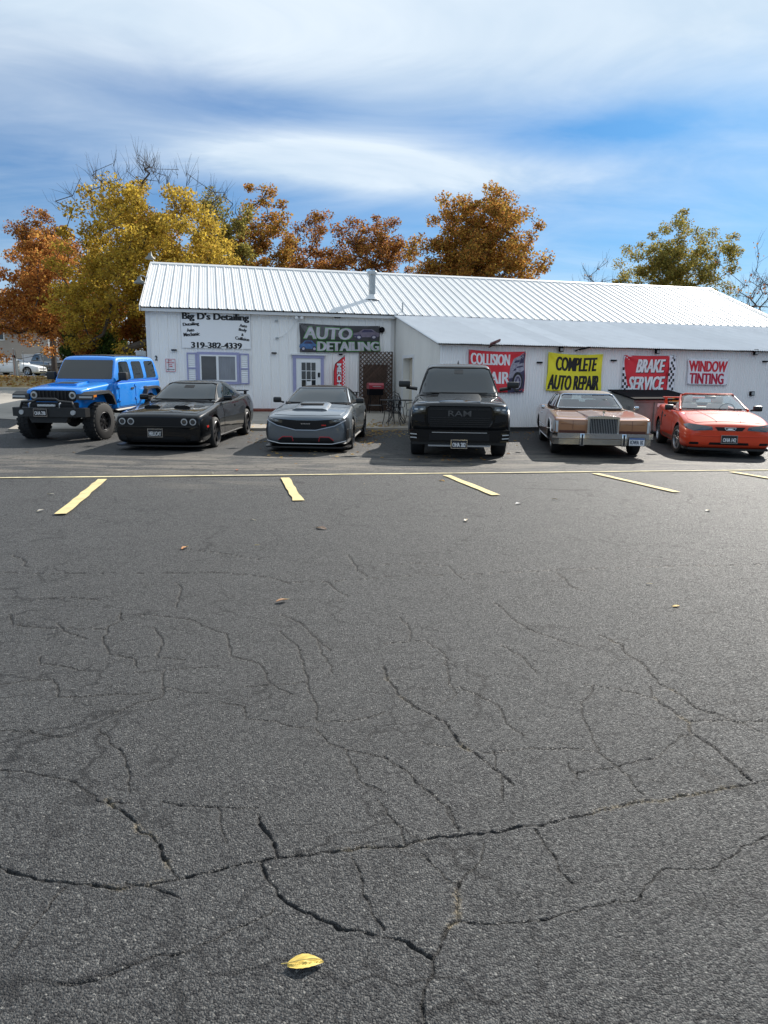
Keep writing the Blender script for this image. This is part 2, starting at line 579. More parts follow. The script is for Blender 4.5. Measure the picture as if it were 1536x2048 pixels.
def build_lot():
    rng = np.random.default_rng(7)
    # rows nearer the camera are finer, columns fan out with distance
    ys = [0.9]
    while ys[-1] < 15:
        ys.append(ys[-1] + max(0.0036, 0.0012 * ys[-1] ** 2 * 0.68))
    while ys[-1] < 34:
        ys.append(ys[-1] + 0.35)
    ys = np.array(ys)
    t = np.concatenate([np.linspace(-2.6, -0.72, 40)[:-1], np.linspace(-0.72, 0.72, 840), np.linspace(0.72, 2.6, 40)[1:]])
    Y, T = np.meshgrid(ys, t, indexing='ij')
    X = T * (Y * 0.93 + 0.42)
    Z = ground_z(X, Y)
    Z = Z + 0.006 * np.sin(X * 1.3 + 0.4 * Y) * np.sin(Y * 0.9 + 1.0) * np.clip((16 - Y) / 4, 0, 1)
    P = np.stack([X, Y], -1).reshape(-1, 2)
    nv = len(P)
    best = np.full(nv, 9.0)       # distance / width
    wid = np.zeros(nv)
    bigm = np.zeros(nv)
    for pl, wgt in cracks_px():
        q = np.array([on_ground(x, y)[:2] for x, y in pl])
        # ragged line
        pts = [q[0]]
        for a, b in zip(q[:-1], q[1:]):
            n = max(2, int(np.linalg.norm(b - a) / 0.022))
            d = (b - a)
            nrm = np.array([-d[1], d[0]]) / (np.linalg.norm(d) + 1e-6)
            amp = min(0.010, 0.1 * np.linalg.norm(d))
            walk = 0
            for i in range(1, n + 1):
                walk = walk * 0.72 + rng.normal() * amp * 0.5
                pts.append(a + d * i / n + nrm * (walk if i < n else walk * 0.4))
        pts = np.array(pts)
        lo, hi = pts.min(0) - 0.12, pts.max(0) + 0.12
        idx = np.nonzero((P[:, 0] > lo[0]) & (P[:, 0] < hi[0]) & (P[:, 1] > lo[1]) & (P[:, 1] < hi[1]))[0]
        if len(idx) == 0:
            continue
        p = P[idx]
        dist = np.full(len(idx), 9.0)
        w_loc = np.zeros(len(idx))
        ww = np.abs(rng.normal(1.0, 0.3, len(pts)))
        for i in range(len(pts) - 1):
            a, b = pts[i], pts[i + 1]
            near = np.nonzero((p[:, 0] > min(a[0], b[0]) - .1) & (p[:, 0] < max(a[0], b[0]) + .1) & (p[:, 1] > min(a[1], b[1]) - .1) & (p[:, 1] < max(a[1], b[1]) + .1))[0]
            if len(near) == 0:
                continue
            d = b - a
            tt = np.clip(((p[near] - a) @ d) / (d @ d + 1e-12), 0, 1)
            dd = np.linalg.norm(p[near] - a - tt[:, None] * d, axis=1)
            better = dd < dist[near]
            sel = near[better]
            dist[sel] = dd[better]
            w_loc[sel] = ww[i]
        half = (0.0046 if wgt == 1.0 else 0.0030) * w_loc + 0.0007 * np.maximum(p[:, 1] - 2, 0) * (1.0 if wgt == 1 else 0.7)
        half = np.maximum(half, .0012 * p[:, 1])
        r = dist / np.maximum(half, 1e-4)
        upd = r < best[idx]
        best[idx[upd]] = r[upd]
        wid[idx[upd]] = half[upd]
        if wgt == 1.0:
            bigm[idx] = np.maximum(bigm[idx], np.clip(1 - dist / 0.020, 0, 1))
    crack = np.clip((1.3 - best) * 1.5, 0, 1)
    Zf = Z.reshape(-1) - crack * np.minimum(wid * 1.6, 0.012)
    # shoulders of the cracks curl a little
    V = np.column_stack([P, Zf])
    nr, nc = len(ys), len(t)
    i = np.arange(nr - 1)[:, None] * nc + np.arange(nc - 1)[None, :]
    F = np.stack([i, i + 1, i + nc + 1, i + nc], -1).reshape(-1, 4)
    me = bpy.data.meshes.new('parking_lot')
    me.vertices.add(nv)
    me.vertices.foreach_set('co', V.astype(np.float32).ravel())
    nf = len(F)
    me.loops.add(nf * 4)
    me.loops.foreach_set('vertex_index', F.astype(np.int32).ravel())
    me.polygons.add(nf)
    me.polygons.foreach_set('loop_start', (np.arange(nf) * 4).astype(np.int32))
    me.polygons.foreach_set('loop_total', np.full(nf, 4, np.int32))
    me.polygons.foreach_set('use_smooth', np.ones(nf, bool))
    me.update(calc_edges=True)
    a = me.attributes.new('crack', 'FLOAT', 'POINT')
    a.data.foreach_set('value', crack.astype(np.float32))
    a = me.attributes.new('silt', 'FLOAT', 'POINT')
    a.data.foreach_set('value', bigm.astype(np.float32))
    # pale sandy wash left between the stall line and the parked cars
    v = P @ VV[:2]
    u = P @ UU[:2]
    sand = np.clip((1 - np.abs(v - 13.6 + 0.05 * u) / 2.0) * 1.9, 0, 1) * np.clip((14 - u) / 6, .25, 1)
    sand = np.maximum(sand, 0.55 * np.exp(-((v - 10.9) / 0.55) ** 2 - ((u - 0.1) / 0.9) ** 2))
    a = me.attributes.new('sand', 'FLOAT', 'POINT')
    a.data.foreach_set('value', sand.astype(np.float32))
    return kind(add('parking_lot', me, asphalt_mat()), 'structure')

def asphalt_mat():
    mt = bpy.data.materials.new('asphalt')
    mt.use_nodes = True
    nt = mt.node_tree
    N, L = nt.nodes.new, nt.links.new
    b = nt.nodes['Principled BSDF']
    tc = N('ShaderNodeTexCoord')
    vec = tc.outputs['Object']

    def noise(scale, detail=4, rough=.5, dist=0.0, v=None):
        n = N('ShaderNodeTexNoise')
        n.inputs['Scale'].default_value = scale
        n.inputs['Detail'].default_value = detail
        n.inputs['Roughness'].default_value = rough
        n.inputs['Distortion'].default_value = dist
        L(v or vec, n.inputs['Vector'])
        return n

    def rng_(v, a, b_, c, d):
        n = N('ShaderNodeMapRange')
        for k, q in zip(('From Min', 'From Max', 'To Min', 'To Max'), (a, b_, c, d)):
            n.inputs[k].default_value = q
        L(v, n.inputs['Value'])
        return n.outputs[0]

    def mix(f, a, b_, blend='MIX'):
        n = N('ShaderNodeMix')
        n.data_type = 'RGBA'
        n.blend_type = blend
        for k, q in (('Factor', f), ('A', a), ('B', b_)):
            if isinstance(q, (tuple, float, int)):
                n.inputs[k].default_value = q
            else:
                L(q, n.inputs[k])
        return n.outputs['Result']

    def attr(nm):
        n = N('ShaderNodeAttribute')
        n.attribute_name = nm
        return n.outputs['Fac']

    def mul(a, b_):
        n = N('ShaderNodeMath')
        n.operation = 'MULTIPLY'
        for i, q in enumerate((a, b_)):
            if isinstance(q, (int, float)):
                n.inputs[i].default_value = q
            else:
                L(q, n.inputs[i])
        return n.outputs[0]
    # stones of the surface course
    nw = noise(60, 2, .6)
    va = N('ShaderNodeVectorMath')
    va.operation = 'MULTIPLY_ADD'
    va.inputs[1].default_value = (.012, .012, .012)
    L(nw.outputs['Color'], va.inputs[0])
    L(vec, va.inputs[2])
    vo = N('ShaderNodeTexVoronoi')
    vo.inputs['Scale'].default_value = 150
    L(va.outputs[0], vo.inputs['Vector'])
    sepc = N('ShaderNodeSeparateColor')
    L(vo.outputs['Color'], sepc.inputs[0])
    stone = sepc.outputs[0]
    big = noise(0.35, 3, .6)
    med = noise(2.3, 3, .65)
    fine = noise(330, 1, .6)
    base = mix(rng_(big.outputs['Fac'], .3, .7, 0, 1), (.028, .029, .031, 1), (.047, .048, .050, 1))
    base = mix(rng_(med.outputs['Fac'], .35, .75, 0, .6), base, (.022, .022, .024, 1))
    base = mix(rng_(stone, .1, .9, 0, 1), mix(0.6, base, (.007, .007, .009, 1)), mix(0.33, base, (.15, .15, .145, 1)))
    base = mix(rng_(stone, .96, 1.0, 0, .6), base, (.22, .215, .20, 1))
    # sandy wash and old patch
    mp = N('ShaderNodeMapping')
    mp.inputs['Scale'].default_value = (0.55, 1.9, 1)
    L(vec, mp.inputs[0])
    n6 = noise(1.1, 4, .7, 0.4, mp.outputs[0])
    sf = mul(attr('sand'), rng_(n6.outputs['Fac'], .45, .57, 0, 1))
    base = mix(mul(sf, mul(rng_(stone, 0, 1, .75, 1.1), 0.55)), base, (.24, .21, .17, 1))
    # hairline alligator cracks
    mp2 = N('ShaderNodeMapping')
    mp2.inputs['Scale'].default_value = (0.9, 1.5, 1)
    nd = noise(2.2, 3, .7)
    vb = N('ShaderNodeVectorMath')
    vb.operation = 'MULTIPLY_ADD'
    vb.inputs[1].default_value = (.55, .55, .0)
    L(nd.outputs['Color'], vb.inputs[0])
    L(vec, vb.inputs[2])
    L(vb.outputs[0], mp2.inputs[0])
    ve = N('ShaderNodeTexVoronoi')
    ve.feature = 'DISTANCE_TO_EDGE'
    ve.inputs['Scale'].default_value = 1.35
    L(mp2.outputs[0], ve.inputs['Vector'])
    hair = rng_(ve.outputs['Distance'], .005, .015, 1, 0)
    hair = mul(hair, rng_(noise(0.8, 2, .6).outputs['Fac'], .40, .52, 0, 1))
    ve2 = N('ShaderNodeTexVoronoi')
    ve2.feature = 'DISTANCE_TO_EDGE'
    ve2.inputs['Scale'].default_value = 3.1
    L(mp2.outputs[0], ve2.inputs['Vector'])
    hair2 = mul(rng_(ve2.outputs['Distance'], .006, .020, 1, 0), rng_(med.outputs['Fac'], .46, .58, 0, .8))
    mxh = N('ShaderNodeMath')
    mxh.operation = 'MAXIMUM'
    L(hair, mxh.inputs[0])
    L(hair2, mxh.inputs[1])
    base = mix(mul(mxh.outputs[0], 0.85), base, (.008, .008, .009, 1))
    # traced cracks: shade of their depth painted in as dark colour, silt along some of them
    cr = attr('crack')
    si = mul(attr('silt'), rng_(noise(3.0, 2, .6).outputs['Fac'], .54, .62, 0, 1))
    si = mul(si, rng_(nw.outputs['Fac'], .42, .6, 0, 1))
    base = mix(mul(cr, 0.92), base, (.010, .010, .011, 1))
    base = mix(mul(si, 0.6), base, (.30, .25, .17, 1))
    L(base, b.inputs['Base Color'])
    L(rng_(stone, 0, 1, .85, .48), b.inputs['Roughness'])
    b.inputs['Specular IOR Level'].default_value = 0.32
    h1 = N('ShaderNodeMath')
    h1.operation = 'MULTIPLY_ADD'
    L(vo.outputs['Distance'], h1.inputs[0])
    h1.inputs[1].default_value = -0.85
    L(mul(stone, 0.55), h1.inputs[2])
    h2 = N('ShaderNodeMath')
    h2.operation = 'MULTIPLY_ADD'
    L(fine.outputs['Fac'], h2.inputs[0])
    h2.inputs[1].default_value = 0.35
    L(h1.outputs[0], h2.inputs[2])
    bp = N('ShaderNodeBump')
    bp.inputs['Strength'].default_value = 1.0
    bp.inputs['Distance'].default_value = 0.0068
    L(h2.outputs[0], bp.inputs['Height'])
    L(bp.outputs[0], b.inputs['Normal'])
    return mt

def sheet(name, outline, mat, dz, res=0.8, k='structure', thick=0.0, parent=None):
    """flat outline (x,y) cut on a grid and laid over the ground"""
    bm = bmesh.new()
    vs = [bm.verts.new((x, y, 0)) for x, y in outline]
    f = bm.faces.new(vs)
    bmesh.ops.triangulate(bm, faces=[f])
    lo = np.min(outline, 0)
    hi = np.max(outline, 0)
    for ax in (0, 1):
        q = lo[ax] + res
        while q < hi[ax]:
            co, no = [0, 0, 0], [0, 0, 0]
            co[ax], no[ax] = q, 1
            bmesh.ops.bisect_plane(bm, geom=bm.verts[:] + bm.edges[:] + bm.faces[:], plane_co=co, plane_no=no)
            q += res
    if thick > 0:
        r = bmesh.ops.extrude_face_region(bm, geom=bm.faces[:])
        top = [g for g in r['geom'] if isinstance(g, bmesh.types.BMVert)]
        ts = set(top)
        for w in bm.verts:
            w.co.z = float(ground_z(w.co.x, w.co.y)) + (dz if w in ts else dz - thick)
    else:
        for w in bm.verts:
            w.co.z = float(ground_z(w.co.x, w.co.y)) + dz
    me = bpy.data.meshes.new(name)
    bm.to_mesh(me)
    bm.free()
    if thick > 0:
        fix_normals(me)
    else:
        me.update()
        if len(me.polygons) and me.polygons[0].normal.z < 0:
            me.flip_normals()
    o = add(name, me, mat, parent)
    return kind(o, k) if k else o

def UV(u, v):
    p = UU * u + VV * v
    return float(p[0]), float(p[1])

VW = 25.15      # front wall of the main shop
VL = 19.9       # front wall of the lean-to

def build_ground():
    gm = pmat('meadow', (.10, .09, .045), .95, var=.35, vscale=.6, bump=.5, bscale=20)
    n = 60
    ax = np.concatenate([np.linspace(-3000, -150, 14), np.linspace(-120, 160, 100), np.linspace(190, 3000, 14)])
    ay = np.concatenate([np.linspace(-800, -40, 8), np.linspace(-30, 140, 90), np.linspace(180, 4500, 16)])
    Xg, Yg = np.meshgrid(ax, ay, indexing='ij')
    Zg = ground_z(Xg, Yg) - 0.05
    V = np.column_stack([Xg.ravel(), Yg.ravel(), Zg.ravel()])
    F = [(i * len(ay) + j, (i + 1) * len(ay) + j, (i + 1) * len(ay) + j + 1, i * len(ay) + j + 1) for i in range(len(ax) - 1) for j in range(len(ay) - 1)]
    me = bpy.data.meshes.new('ground')
    me.from_pydata(V.tolist(), [], F)
    me.update()
    kind(add('ground', me, gm), 'structure')
    build_lot()
    conc = pmat('old_concrete', (.33, .295, .25), .9, var=.22, vscale=1.3, bump=.25, bscale=45, dirt=(.16, .14, .115, .6))
    # pad in front of the shop, butting on the lean-to
    uL = on_wall(296, 700, VW)[0]
    uC = on_wall(880, 760, VL)[0]
    edge = [UV(uL - 3.2, 20.45), UV(-2, 20.42), UV(1.5, 20.4), UV(uC - 0.02, 20.35)]
    sheet('concrete_pad', edge + [UV(uC - 0.02, VW + 0.05), UV(uL - 3.2, VW + 0.05)], conc, 0.075, 0.9, thick=0.16)
    # worn drive beside the shop and the road beyond
    drive = pmat('worn_drive', (.30, .275, .24), .92, var=.25, vscale=.5, bump=.3, bscale=30, dirt=(.15, .14, .125, .7))
    a = [on_ground(-260, 842), on_ground(0, 838), on_ground(70, 842), on_ground(160, 850), on_ground(232, 852)]
    a = [(p[0], p[1]) for p in a]
    b = [UV(uL - 3.25, 20.5), UV(uL - 3.25, 31.5), UV(uL - 9, 32.5), UV(uL - 14, 30.5), UV(uL - 40, 30.2), UV(uL - 40, 21)]
    sheet('driveway', a + b, drive, 0.012, 1.2)
    lawnm = pmat('leafy_lawn', (.26, .185, .085), .95, var=.45, vscale=2.2, bump=.8, bscale=25, dirt=(.10, .13, .04, .55))
    lawn = [UV(uL - 40, 30.4), UV(uL - 14, 30.7), UV(uL - 9, 32.7), UV(uL - 3.3, 32), UV(uL - 3.3, 48), UV(uL - 10, 50), UV(uL - 60, 52), UV(uL - 60, 31)]
    sheet('lawn', lawn, lawnm, 0.10, 1.5)
    curb = pmat('kerb_concrete', (.42, .40, .36), .85, var=.15, vscale=3)
    kp = [UV(uL - 40, 30.2), UV(uL - 14, 30.5), UV(uL - 9, 32.5), UV(uL - 3.4, 31.8)]
    kq = [UV(uL - 3.4, 32.0), UV(uL - 9, 32.72), UV(uL - 14, 30.72), UV(uL - 40, 30.42)]
    sheet('kerb', kp + kq, curb, 0.115, 2.0, thick=0.2)
    road = pmat('far_road', (.20, .19, .18), .9, var=.2, vscale=.7)
    sheet('road', [UV(uL - 60, 52), UV(uL - 10, 50), UV(uL + 6, 49), UV(uL + 6, 60), UV(uL - 60, 64)], road, 0.03, 3)
    bed = pmat('red_mulch', (.17, .045, .03), .95, var=.5, vscale=22, bump=.9, bscale=60)
    ud0, ud1 = on_wall(583, 760, VW)[0], on_wall(652, 760, VW)[0]
    sheet('mulch_bed', [UV(uL + .05, VW - .42), UV(ud0 - .2, VW - .42), UV(ud0 - .2, VW - .02), UV(uL + .05, VW - .02)], bed, 0.14, .5, thick=.1)
    # stall paint
    pm = pmat('stall_paint', (.62, .50, .235), .8, var=.12, vscale=6, bump=.3, bscale=120, dirt=(.25, .22, .15, .75))
    pm_w = pmat('stall_paint_faded', (.56, .49, .29), .85, var=.2, vscale=5, dirt=(.12, .115, .1, .95))

    def strip(name, A, B, w, mat, dz=0.012, seg=0.5, wob=0.006, seed=1):
        rr = random.Random(seed)
        A, B = np.array(A[:2]), np.array(B[:2])
        d = (B - A) / np.linalg.norm(B - A)
        nn = np.array([-d[1], d[0]])
        n_ = max(2, int(np.linalg.norm(B - A) / seg))
        L_, R_ = [], []
        for i in range(n_ + 1):
            c = A + (B - A) * i / n_
            L_.append(tuple(c + nn * (w / 2 + rr.uniform(-wob, wob))))
            R_.append(tuple(c - nn * (w / 2 + rr.uniform(-wob, wob))))
        vs = [(x, y, float(ground_z(x, y)) + dz) for x, y in L_ + R_]
        fs = [(i, i + n_ + 1, i + n_ + 2, i + 1) for i in range(n_)]
        me = bpy.data.meshes.new(name)
        me.from_pydata(vs, [], fs)
        me.update()
        if me.polygons[0].normal.z < 0:
            me.flip_normals()
        return kind(add(name, me, mat), 'structure')
    G = on_ground
    strip('stall_line', G(-900, 966), G(2300, 933), 0.095, pm_w, 0.012, 0.3, 0.010, 3)
    for i, (p, q) in enumerate((((205, 960), (122, 1030)), ((570, 957), (597, 1003)), ((893, 952), (993, 992)), ((1190, 948), (1354, 986)), ((1463, 945), (1690, 983)), ((-180, 962), (-430, 1045)))):
        strip('stall_line', G(*p), G(*q), 0.135, pm, 0.016, 0.25, 0.012, 10 + i)
build_ground()
# ------------------------------------------------------------------ the shop
ROOT_XY = UV(0, VW)
shop = thing('auto_shop', 'long white metal-clad repair shop with ribbed white roof and low lean-to', 'building', (ROOT_XY[0], ROOT_XY[1], 0), WA)
UL, UE, UC, UR = -2.12, 6.25, 6.30, 22.75
EZ, RZ, RV = 3.80, 5.90, 5.05          # eave, ridge heights, ridge distance behind the front
LY, LEZ = VL - VW, 2.58                # lean-to front (local y), its eave
DEPTH = 10.1

white_wall = pmat('white_wall_paint', (.89, .87, .85), .55, var=.02, vscale=1.2, bump=.05, bscale=8, rnd=.03, dirt=(.72, .71, .70, .3), stretch=(1.0, 1.0, .25))
white_lean = pmat('white_corrugated', (.87, .86, .86), .5, var=.03, vscale=1.1, rnd=.05, dirt=(.66, .66, .68, .3), stretch=(1, 1, .2))
roof_mat = pmat('white_roof_metal', (.64, .65, .655), .5, metal=.0, spec=.3, var=.06, vscale=.8, rnd=.02, dirt=(.52, .51, .50, .45), stretch=(2.5, .5, 1))
roof2_mat = pmat('lean_roof_metal', (.68, .695, .715), .5, spec=.3, var=.06, vscale=1.2, rnd=.06, dirt=(.52, .52, .53, .5))
trim_white = pmat('trim_white', (.72, .72, .72), .5, var=.04, vscale=3)
cream_side = pmat('cream_side_paint', (.78, .755, .70), .6, var=.04, vscale=1.0, rnd=.03, dirt=(.42, .40, .36, .4), stretch=(1, 1, .4))
dark_base = pmat('dark_foundation', (.05, .05, .052), .9, var=.3, vscale=5)
purple = pmat('lavender_trim', (.33, .33, .52), .6, var=.08, vscale=5)
vinyl = pmat('white_vinyl', (.80, .80, .80), .4)
black_pl = pmat('black_plastic', (.008, .008, .010), .9, spec=.08, var=.2, vscale=30)
dark_glass = pmat('dark_pane', (.018, .022, .026), .04, spec=.6)
galv = pmat('galvanised', (.36, .38, .39), .45, metal=.6, var=.2, vscale=8)
wood_dark = pmat('stained_lattice', (.085, .050, .035), .85, var=.4, vscale=6, rnd=.25)

def gz(u, v):
    x, y = UV(u, v)
    return float(ground_z(x, y))

def ribbed(profile, length, axis, name, thick=0.0):
    """profile (t,h) swept along length: axis 'z' for walls (h toward -y), 'y' for roofs (h up)"""
    n = len(profile)
    vs = []
    for l in (0.0, length):
        for t, h in profile:
            vs.append((t, -h, l) if axis == 'z' else (t, l, h))
    fs = [(i, i + 1, n + i + 1, n + i) for i in range(n - 1)]
    # turned-back rim so that the sheet has an edge
    m = len(vs)
    for l in (0.0, length):
        for t, h in profile:
            vs.append((t, -h + .006, l) if axis == 'z' else (t, l, h - .008))
    fs += [(m + i + 1, m + i, m + n + i, m + n + i + 1) for i in range(n - 1)]
    fs += [(i, m + i, m + i + 1, i + 1) for i in range(n - 1)]
    fs += [(n + i, n + i + 1, m + n + i + 1, m + n + i) for i in range(n - 1)]
    fs += [(0, n, m + n, m), (n - 1, m + n - 1, m + 2 * n - 1, 2 * n - 1)]
    me = bpy.data.meshes.new(name)
    me.from_pydata(vs, [], fs)
    me.update()
    fix_normals(me, 30)
    return me

def prof_ag(rib=.026, minor=.006):
    p = []
    for k in range(3):
        a = k * .3048
        p += [(a, 0), (a + .012, rib), (a + .036, rib), (a + .056, 0), (a + .115, 0), (a + .125, minor), (a + .145, minor), (a + .155, 0), (a + .205, 0), (a + .215, minor), (a + .235, minor), (a + .245, 0)]
    p.append((.9144, 0))
    return p

def prof_wave(pitch, waves, amp, sub=4):
    return [(i * pitch / sub, amp * (1 - math.cos(2 * math.pi * i / sub)) / 2) for i in range(waves * sub + 1)]

def box_part(name, mat, parent, *b, ch=0.0):
    m = MB()
    m.box(*b, ch=ch)
    return m.build(name, mat, parent)

def build_shop():
    zb = .36
    # cores behind the cladding
    core = MB()
    core.prism([(0.03, .1), (DEPTH - .03, .1), (DEPTH - .03, EZ - .02), (RV, RZ - .06), (0.03, EZ - .02)], UL + .02, UR - .2, 'yz')
    core.build('wall', cream_side, shop)
    # cladding panels of the main front
    L1 = EZ - .02 - zb
    me = ribbed(prof_ag(.030, .007), L1, 'z', 'wall_panel')
    me.materials.append(white_wall)
    n = int((UE - UL) / .9144)
    for i in range(n + 1):
        o = add('wall_panel', me, None, shop, (UL + i * .9144, 0.0, zb))
        if i == n:
            o.scale.x = (UE - UL - n * .9144) / .9144
    # left gable cladding
    for i in range(11):
        y0, y1 = i * DEPTH / 11, (i + 1) * DEPTH / 11 - .012
        top = lambda y: EZ + (RZ - EZ) * (1 - abs(y - RV) / RV) - .03
        m = MB()
        ol = [(y0, zb), (y1, zb), (y1, top(y1)), (y0, top(y0))]
        m.prism(ol, UL - .012, UL + .0, 'yz')
        m.build('wall_panel', white_wall, shop)
    box_part('corner_trim', trim_white, shop, UL - .03, UL + .09, -.035, .09, zb, EZ - .03)
    # roof, front slope
    pitch = math.atan2(RZ - EZ, RV + .25)
    Ls = math.hypot(RZ - EZ, RV + .25)
    me = ribbed(prof_ag(.034, .008), Ls, 'y', 'roof_panel')
    me.materials.append(roof_mat)
    u0 = UL - .16
    n = int((UR - u0) / .9144)
    for i in range(n + 1):
        o = add('roof_panel', me, None, shop, (u0 + i * .9144, -.25, EZ), (pitch, 0, 0))
        if i == n:
            o.scale.x = max(.1, (UR - u0 - n * .9144) / .9144)
    m = MB()
    m.add([(u0, RV + .02, RZ - .01), (UR, RV + .02, RZ - .01), (UR, DEPTH + .25, EZ), (u0, DEPTH + .25, EZ), (u0, RV + .02, RZ - .05), (UR, RV + .02, RZ - .05), (UR, DEPTH + .25, EZ - .04), (u0, DEPTH + .25, EZ - .04)],
          [(0, 1, 2, 3), (7, 6, 5, 4), (0, 4, 5, 1), (1, 5, 6, 2), (2, 6, 7, 3), (3, 7, 4, 0)])
    m.build('roof_back_slope', roof_mat, shop)
    m = MB()
    c, s = math.cos(pitch), math.sin(pitch)
    m.add([(u0 - .02, RV - .17 * c, RZ - .17 * s + .045), (UR + .02, RV - .17 * c, RZ - .17 * s + .045), (UR + .02, RV, RZ + .065), (u0 - .02, RV, RZ + .065), (UR + .02, RV + .17 * c, RZ - .17 * s + .045), (u0 - .02, RV + .17 * c, RZ - .17 * s + .045),
           (u0 - .02, RV - .17 * c, RZ - .17 * s + .0), (UR + .02, RV - .17 * c, RZ - .17 * s + .0)],
          [(0, 1, 2, 3), (3, 2, 4, 5), (6, 7, 1, 0)])
    m.build('ridge_cap', roof_mat, shop)
    # soffit board and rake trims
    box_part('fascia', trim_white, shop, UL - .14, UE - .02, -.19, -.16, EZ - .13, EZ - .035)
    box_part('soffit', trim_white, shop, UL - .1, UE - .02, -.158, -.03, EZ - .07, EZ - .045)
    for uu in (u0 - .004, UR - .03):
        m = MB()
        for sgn in (-1, 1):
            ye = -.25 if sgn < 0 else DEPTH + .25
            m.add([(uu - .03, ye, EZ - .14), (uu - .03, ye, EZ + .04), (uu - .03, RV, RZ + .045), (uu - .03, RV, RZ - .13),
                   (uu + .0, ye, EZ - .14), (uu + .0, ye, EZ + .04), (uu + .0, RV, RZ + .045), (uu + .0, RV, RZ - .13)],
                  [(0, 1, 2, 3), (7, 6, 5, 4), (0, 4, 5, 1), (1, 5, 6, 2), (2, 6, 7, 3), (3, 7, 4, 0)])
        m.build('rake_trim', trim_white, shop)
    # ---- lean-to
    lz = gz(10, VL) + .02
    me = ribbed(prof_wave(.0889, 10, .022), LEZ - .01 - (lz + .1), 'z', 'wall_panel')
    me.materials.append(white_lean)
    n = int((UR - UC) / .889)
    for i in range(n + 1):
        w = min(.889, UR - UC - i * .889)
        o = add('wall_panel', me, None, shop, (UC + i * .889, LY, lz + .1))
        o.scale.x = w / .889
    box_part('foundation', dark_base, shop, UC + .01, UR - .02, LY + .03, LY + .16, lz - .25, lz + .13)
    core = MB()
    core.prism([(LY + .05, lz + .1), (-.02, lz + .1), (-.02, EZ - .09), (LY + .05, LEZ - .04)], UC + .32, UR - .05, 'yz')
    core.build('wall', cream_side, shop)
    pl = math.atan2(EZ - .03 - LEZ, -LY)
    Ll = math.hypot(EZ - .03 - LEZ, -LY)
    me = ribbed(prof_wave(.0677, 10, .026), Ll + .18, 'y', 'roof_panel')
    me.materials.append(roof2_mat)
    rr = random.Random(4)
    u1 = UC - .14
    n = int((UR - u1) / .66)
    for i in range(n + 1):
        e = rr.uniform(.0, .03)
        w = min(.677, UR + .05 - u1 - i * .66)
        if w < .1:
            continue
        o = add('roof_panel', me, None, shop, (u1 + i * .66, LY - .22 - e, LEZ + .03 - (.22 + e) * math.tan(pl) + .03 + .004 * (i % 2)), (pl + rr.uniform(-.002, .002), 0, rr.uniform(-.002, .002)))
        o.scale.x = w / .677
    # lean-to end wall with the recessed door
    def on_side(px, py, u):
        d = ray(px, py)
        t = (u - CAM @ UU) / (d @ UU)
        P = CAM + d * t
        return float(P @ VV) - VW, float(P[2])
    da, _ = on_side(803, 730, UC)
    db, dtop = on_side(846, 716, UC)
    d0, d1 = min(da, db), max(da, db)
    d0, d1 = d0, min(d1, -1.2)
    d0 = d1 - 1.25
    dtop = 2.28
    topz = lambda y: LEZ + (EZ - .03 - LEZ) * (y - LY) / (-LY) - .03
    segs = [(LY, d0), (d1, 0.0)]
    for a, b in segs:
        k = max(1, round((b - a) / .95))
        for i in range(k):
            y0, y1 = a + (b - a) * i / k, a + (b - a) * (i + 1) / k - .006
            zb0 = gz(UC, VW + y0) + .02
            m = MB()
            m.prism([(y0, zb0), (y1, zb0), (y1, topz(y1)), (y0, topz(y0))], UC - .02, UC + .3, 'yz')
            m.build('side_panel', cream_side, shop)
    m = MB()
    m.prism([(d0 - .003, dtop), (d1 - .003, dtop), (d1 - .003, topz(d1)), (d0 - .003, topz(d0))], UC - .02, UC + .3, 'yz')
    m.build('side_panel', cream_side, shop)
    m = MB()
    for a, b in ((d0 - .1, d0), (d1, d1 + .1)):
        m.box(UC - .045, UC - .022, a, b, gz(UC, VW + d0) + .05, dtop + .1)
    m.box(UC - .043, UC - .022, d0 + .002, d1 - .002, dtop, dtop + .1)
    m.build('door_trim', trim_white, shop)
    cream_door = pmat('cream_door', (.58, .52, .41), .55, var=.05, vscale=2)
    zd = gz(UC, VW + d0) + .08
    m = MB()
    m.box(UC + .2, UC + .26, d0 + .01, d1 - .01, zd, dtop - .01)
    dr = m.build('side_door', cream_door, shop)
    for i in range(4):
        h = (dtop - zd) / 4
        m = MB()
        m.box(UC + .188, UC + .203, d0 + .05, d1 - .05, zd + i * h + .03, zd + (i + 1) * h - .03, ch=.01)
        m.build('door_panel', cream_door, dr)
    # ---- vent stack, little pipes
    def roofpt(px, py):
        for y in np.arange(-.2, 5, .05):
            u, z = on_wall(px, py, VW + y)
            if z <= EZ + (y + .25) * math.tan(pitch) + .03:
                return u, y, z
        return on_wall(px, py, VW + 2)[0], 2.0, EZ + 1
    u, y, z = roofpt(744, 596)
    m = MB()
    m.lathe([(.0, z + .95), (.16, z + .95), (.19, z + .90), (.19, z + .83), (.13, z + .80), (.125, z - .15)], 'z', (u, y, 0), 20)
    st = m.build('vent_stack', galv, shop)
    m = MB()
    m.lathe([(.13, z + .12), (.17, z + .05), (.30, z - .07)], 'z', (u, y, 0), 20)
    m.build('flashing', roof_mat, st)
    u, y, z = roofpt(805, 622)
    m = MB()
    m.tube([(u, y, z - .1), (u, y, z + .28)], .025, 8)
    m.build('vent_pipe', galv, shop)
    # downspout / electric mast at the inner corner
    m = MB()
    zc = gz(6, VW)
    m.tube([(UC - .25, -.06, 2.05), (UC - .02 - .75, -.06, 2.08)], .03, 8)
    m.tube([(UC - .62, -.05, zc), (UC - .62, -.05, 2.02)], .028, 8)
    m.build('conduit', galv, shop)
    box_part('meter_box', galv, shop, UC - .42, UC - .12, -.16, -.02, 1.1, 1.45, ch=.015)
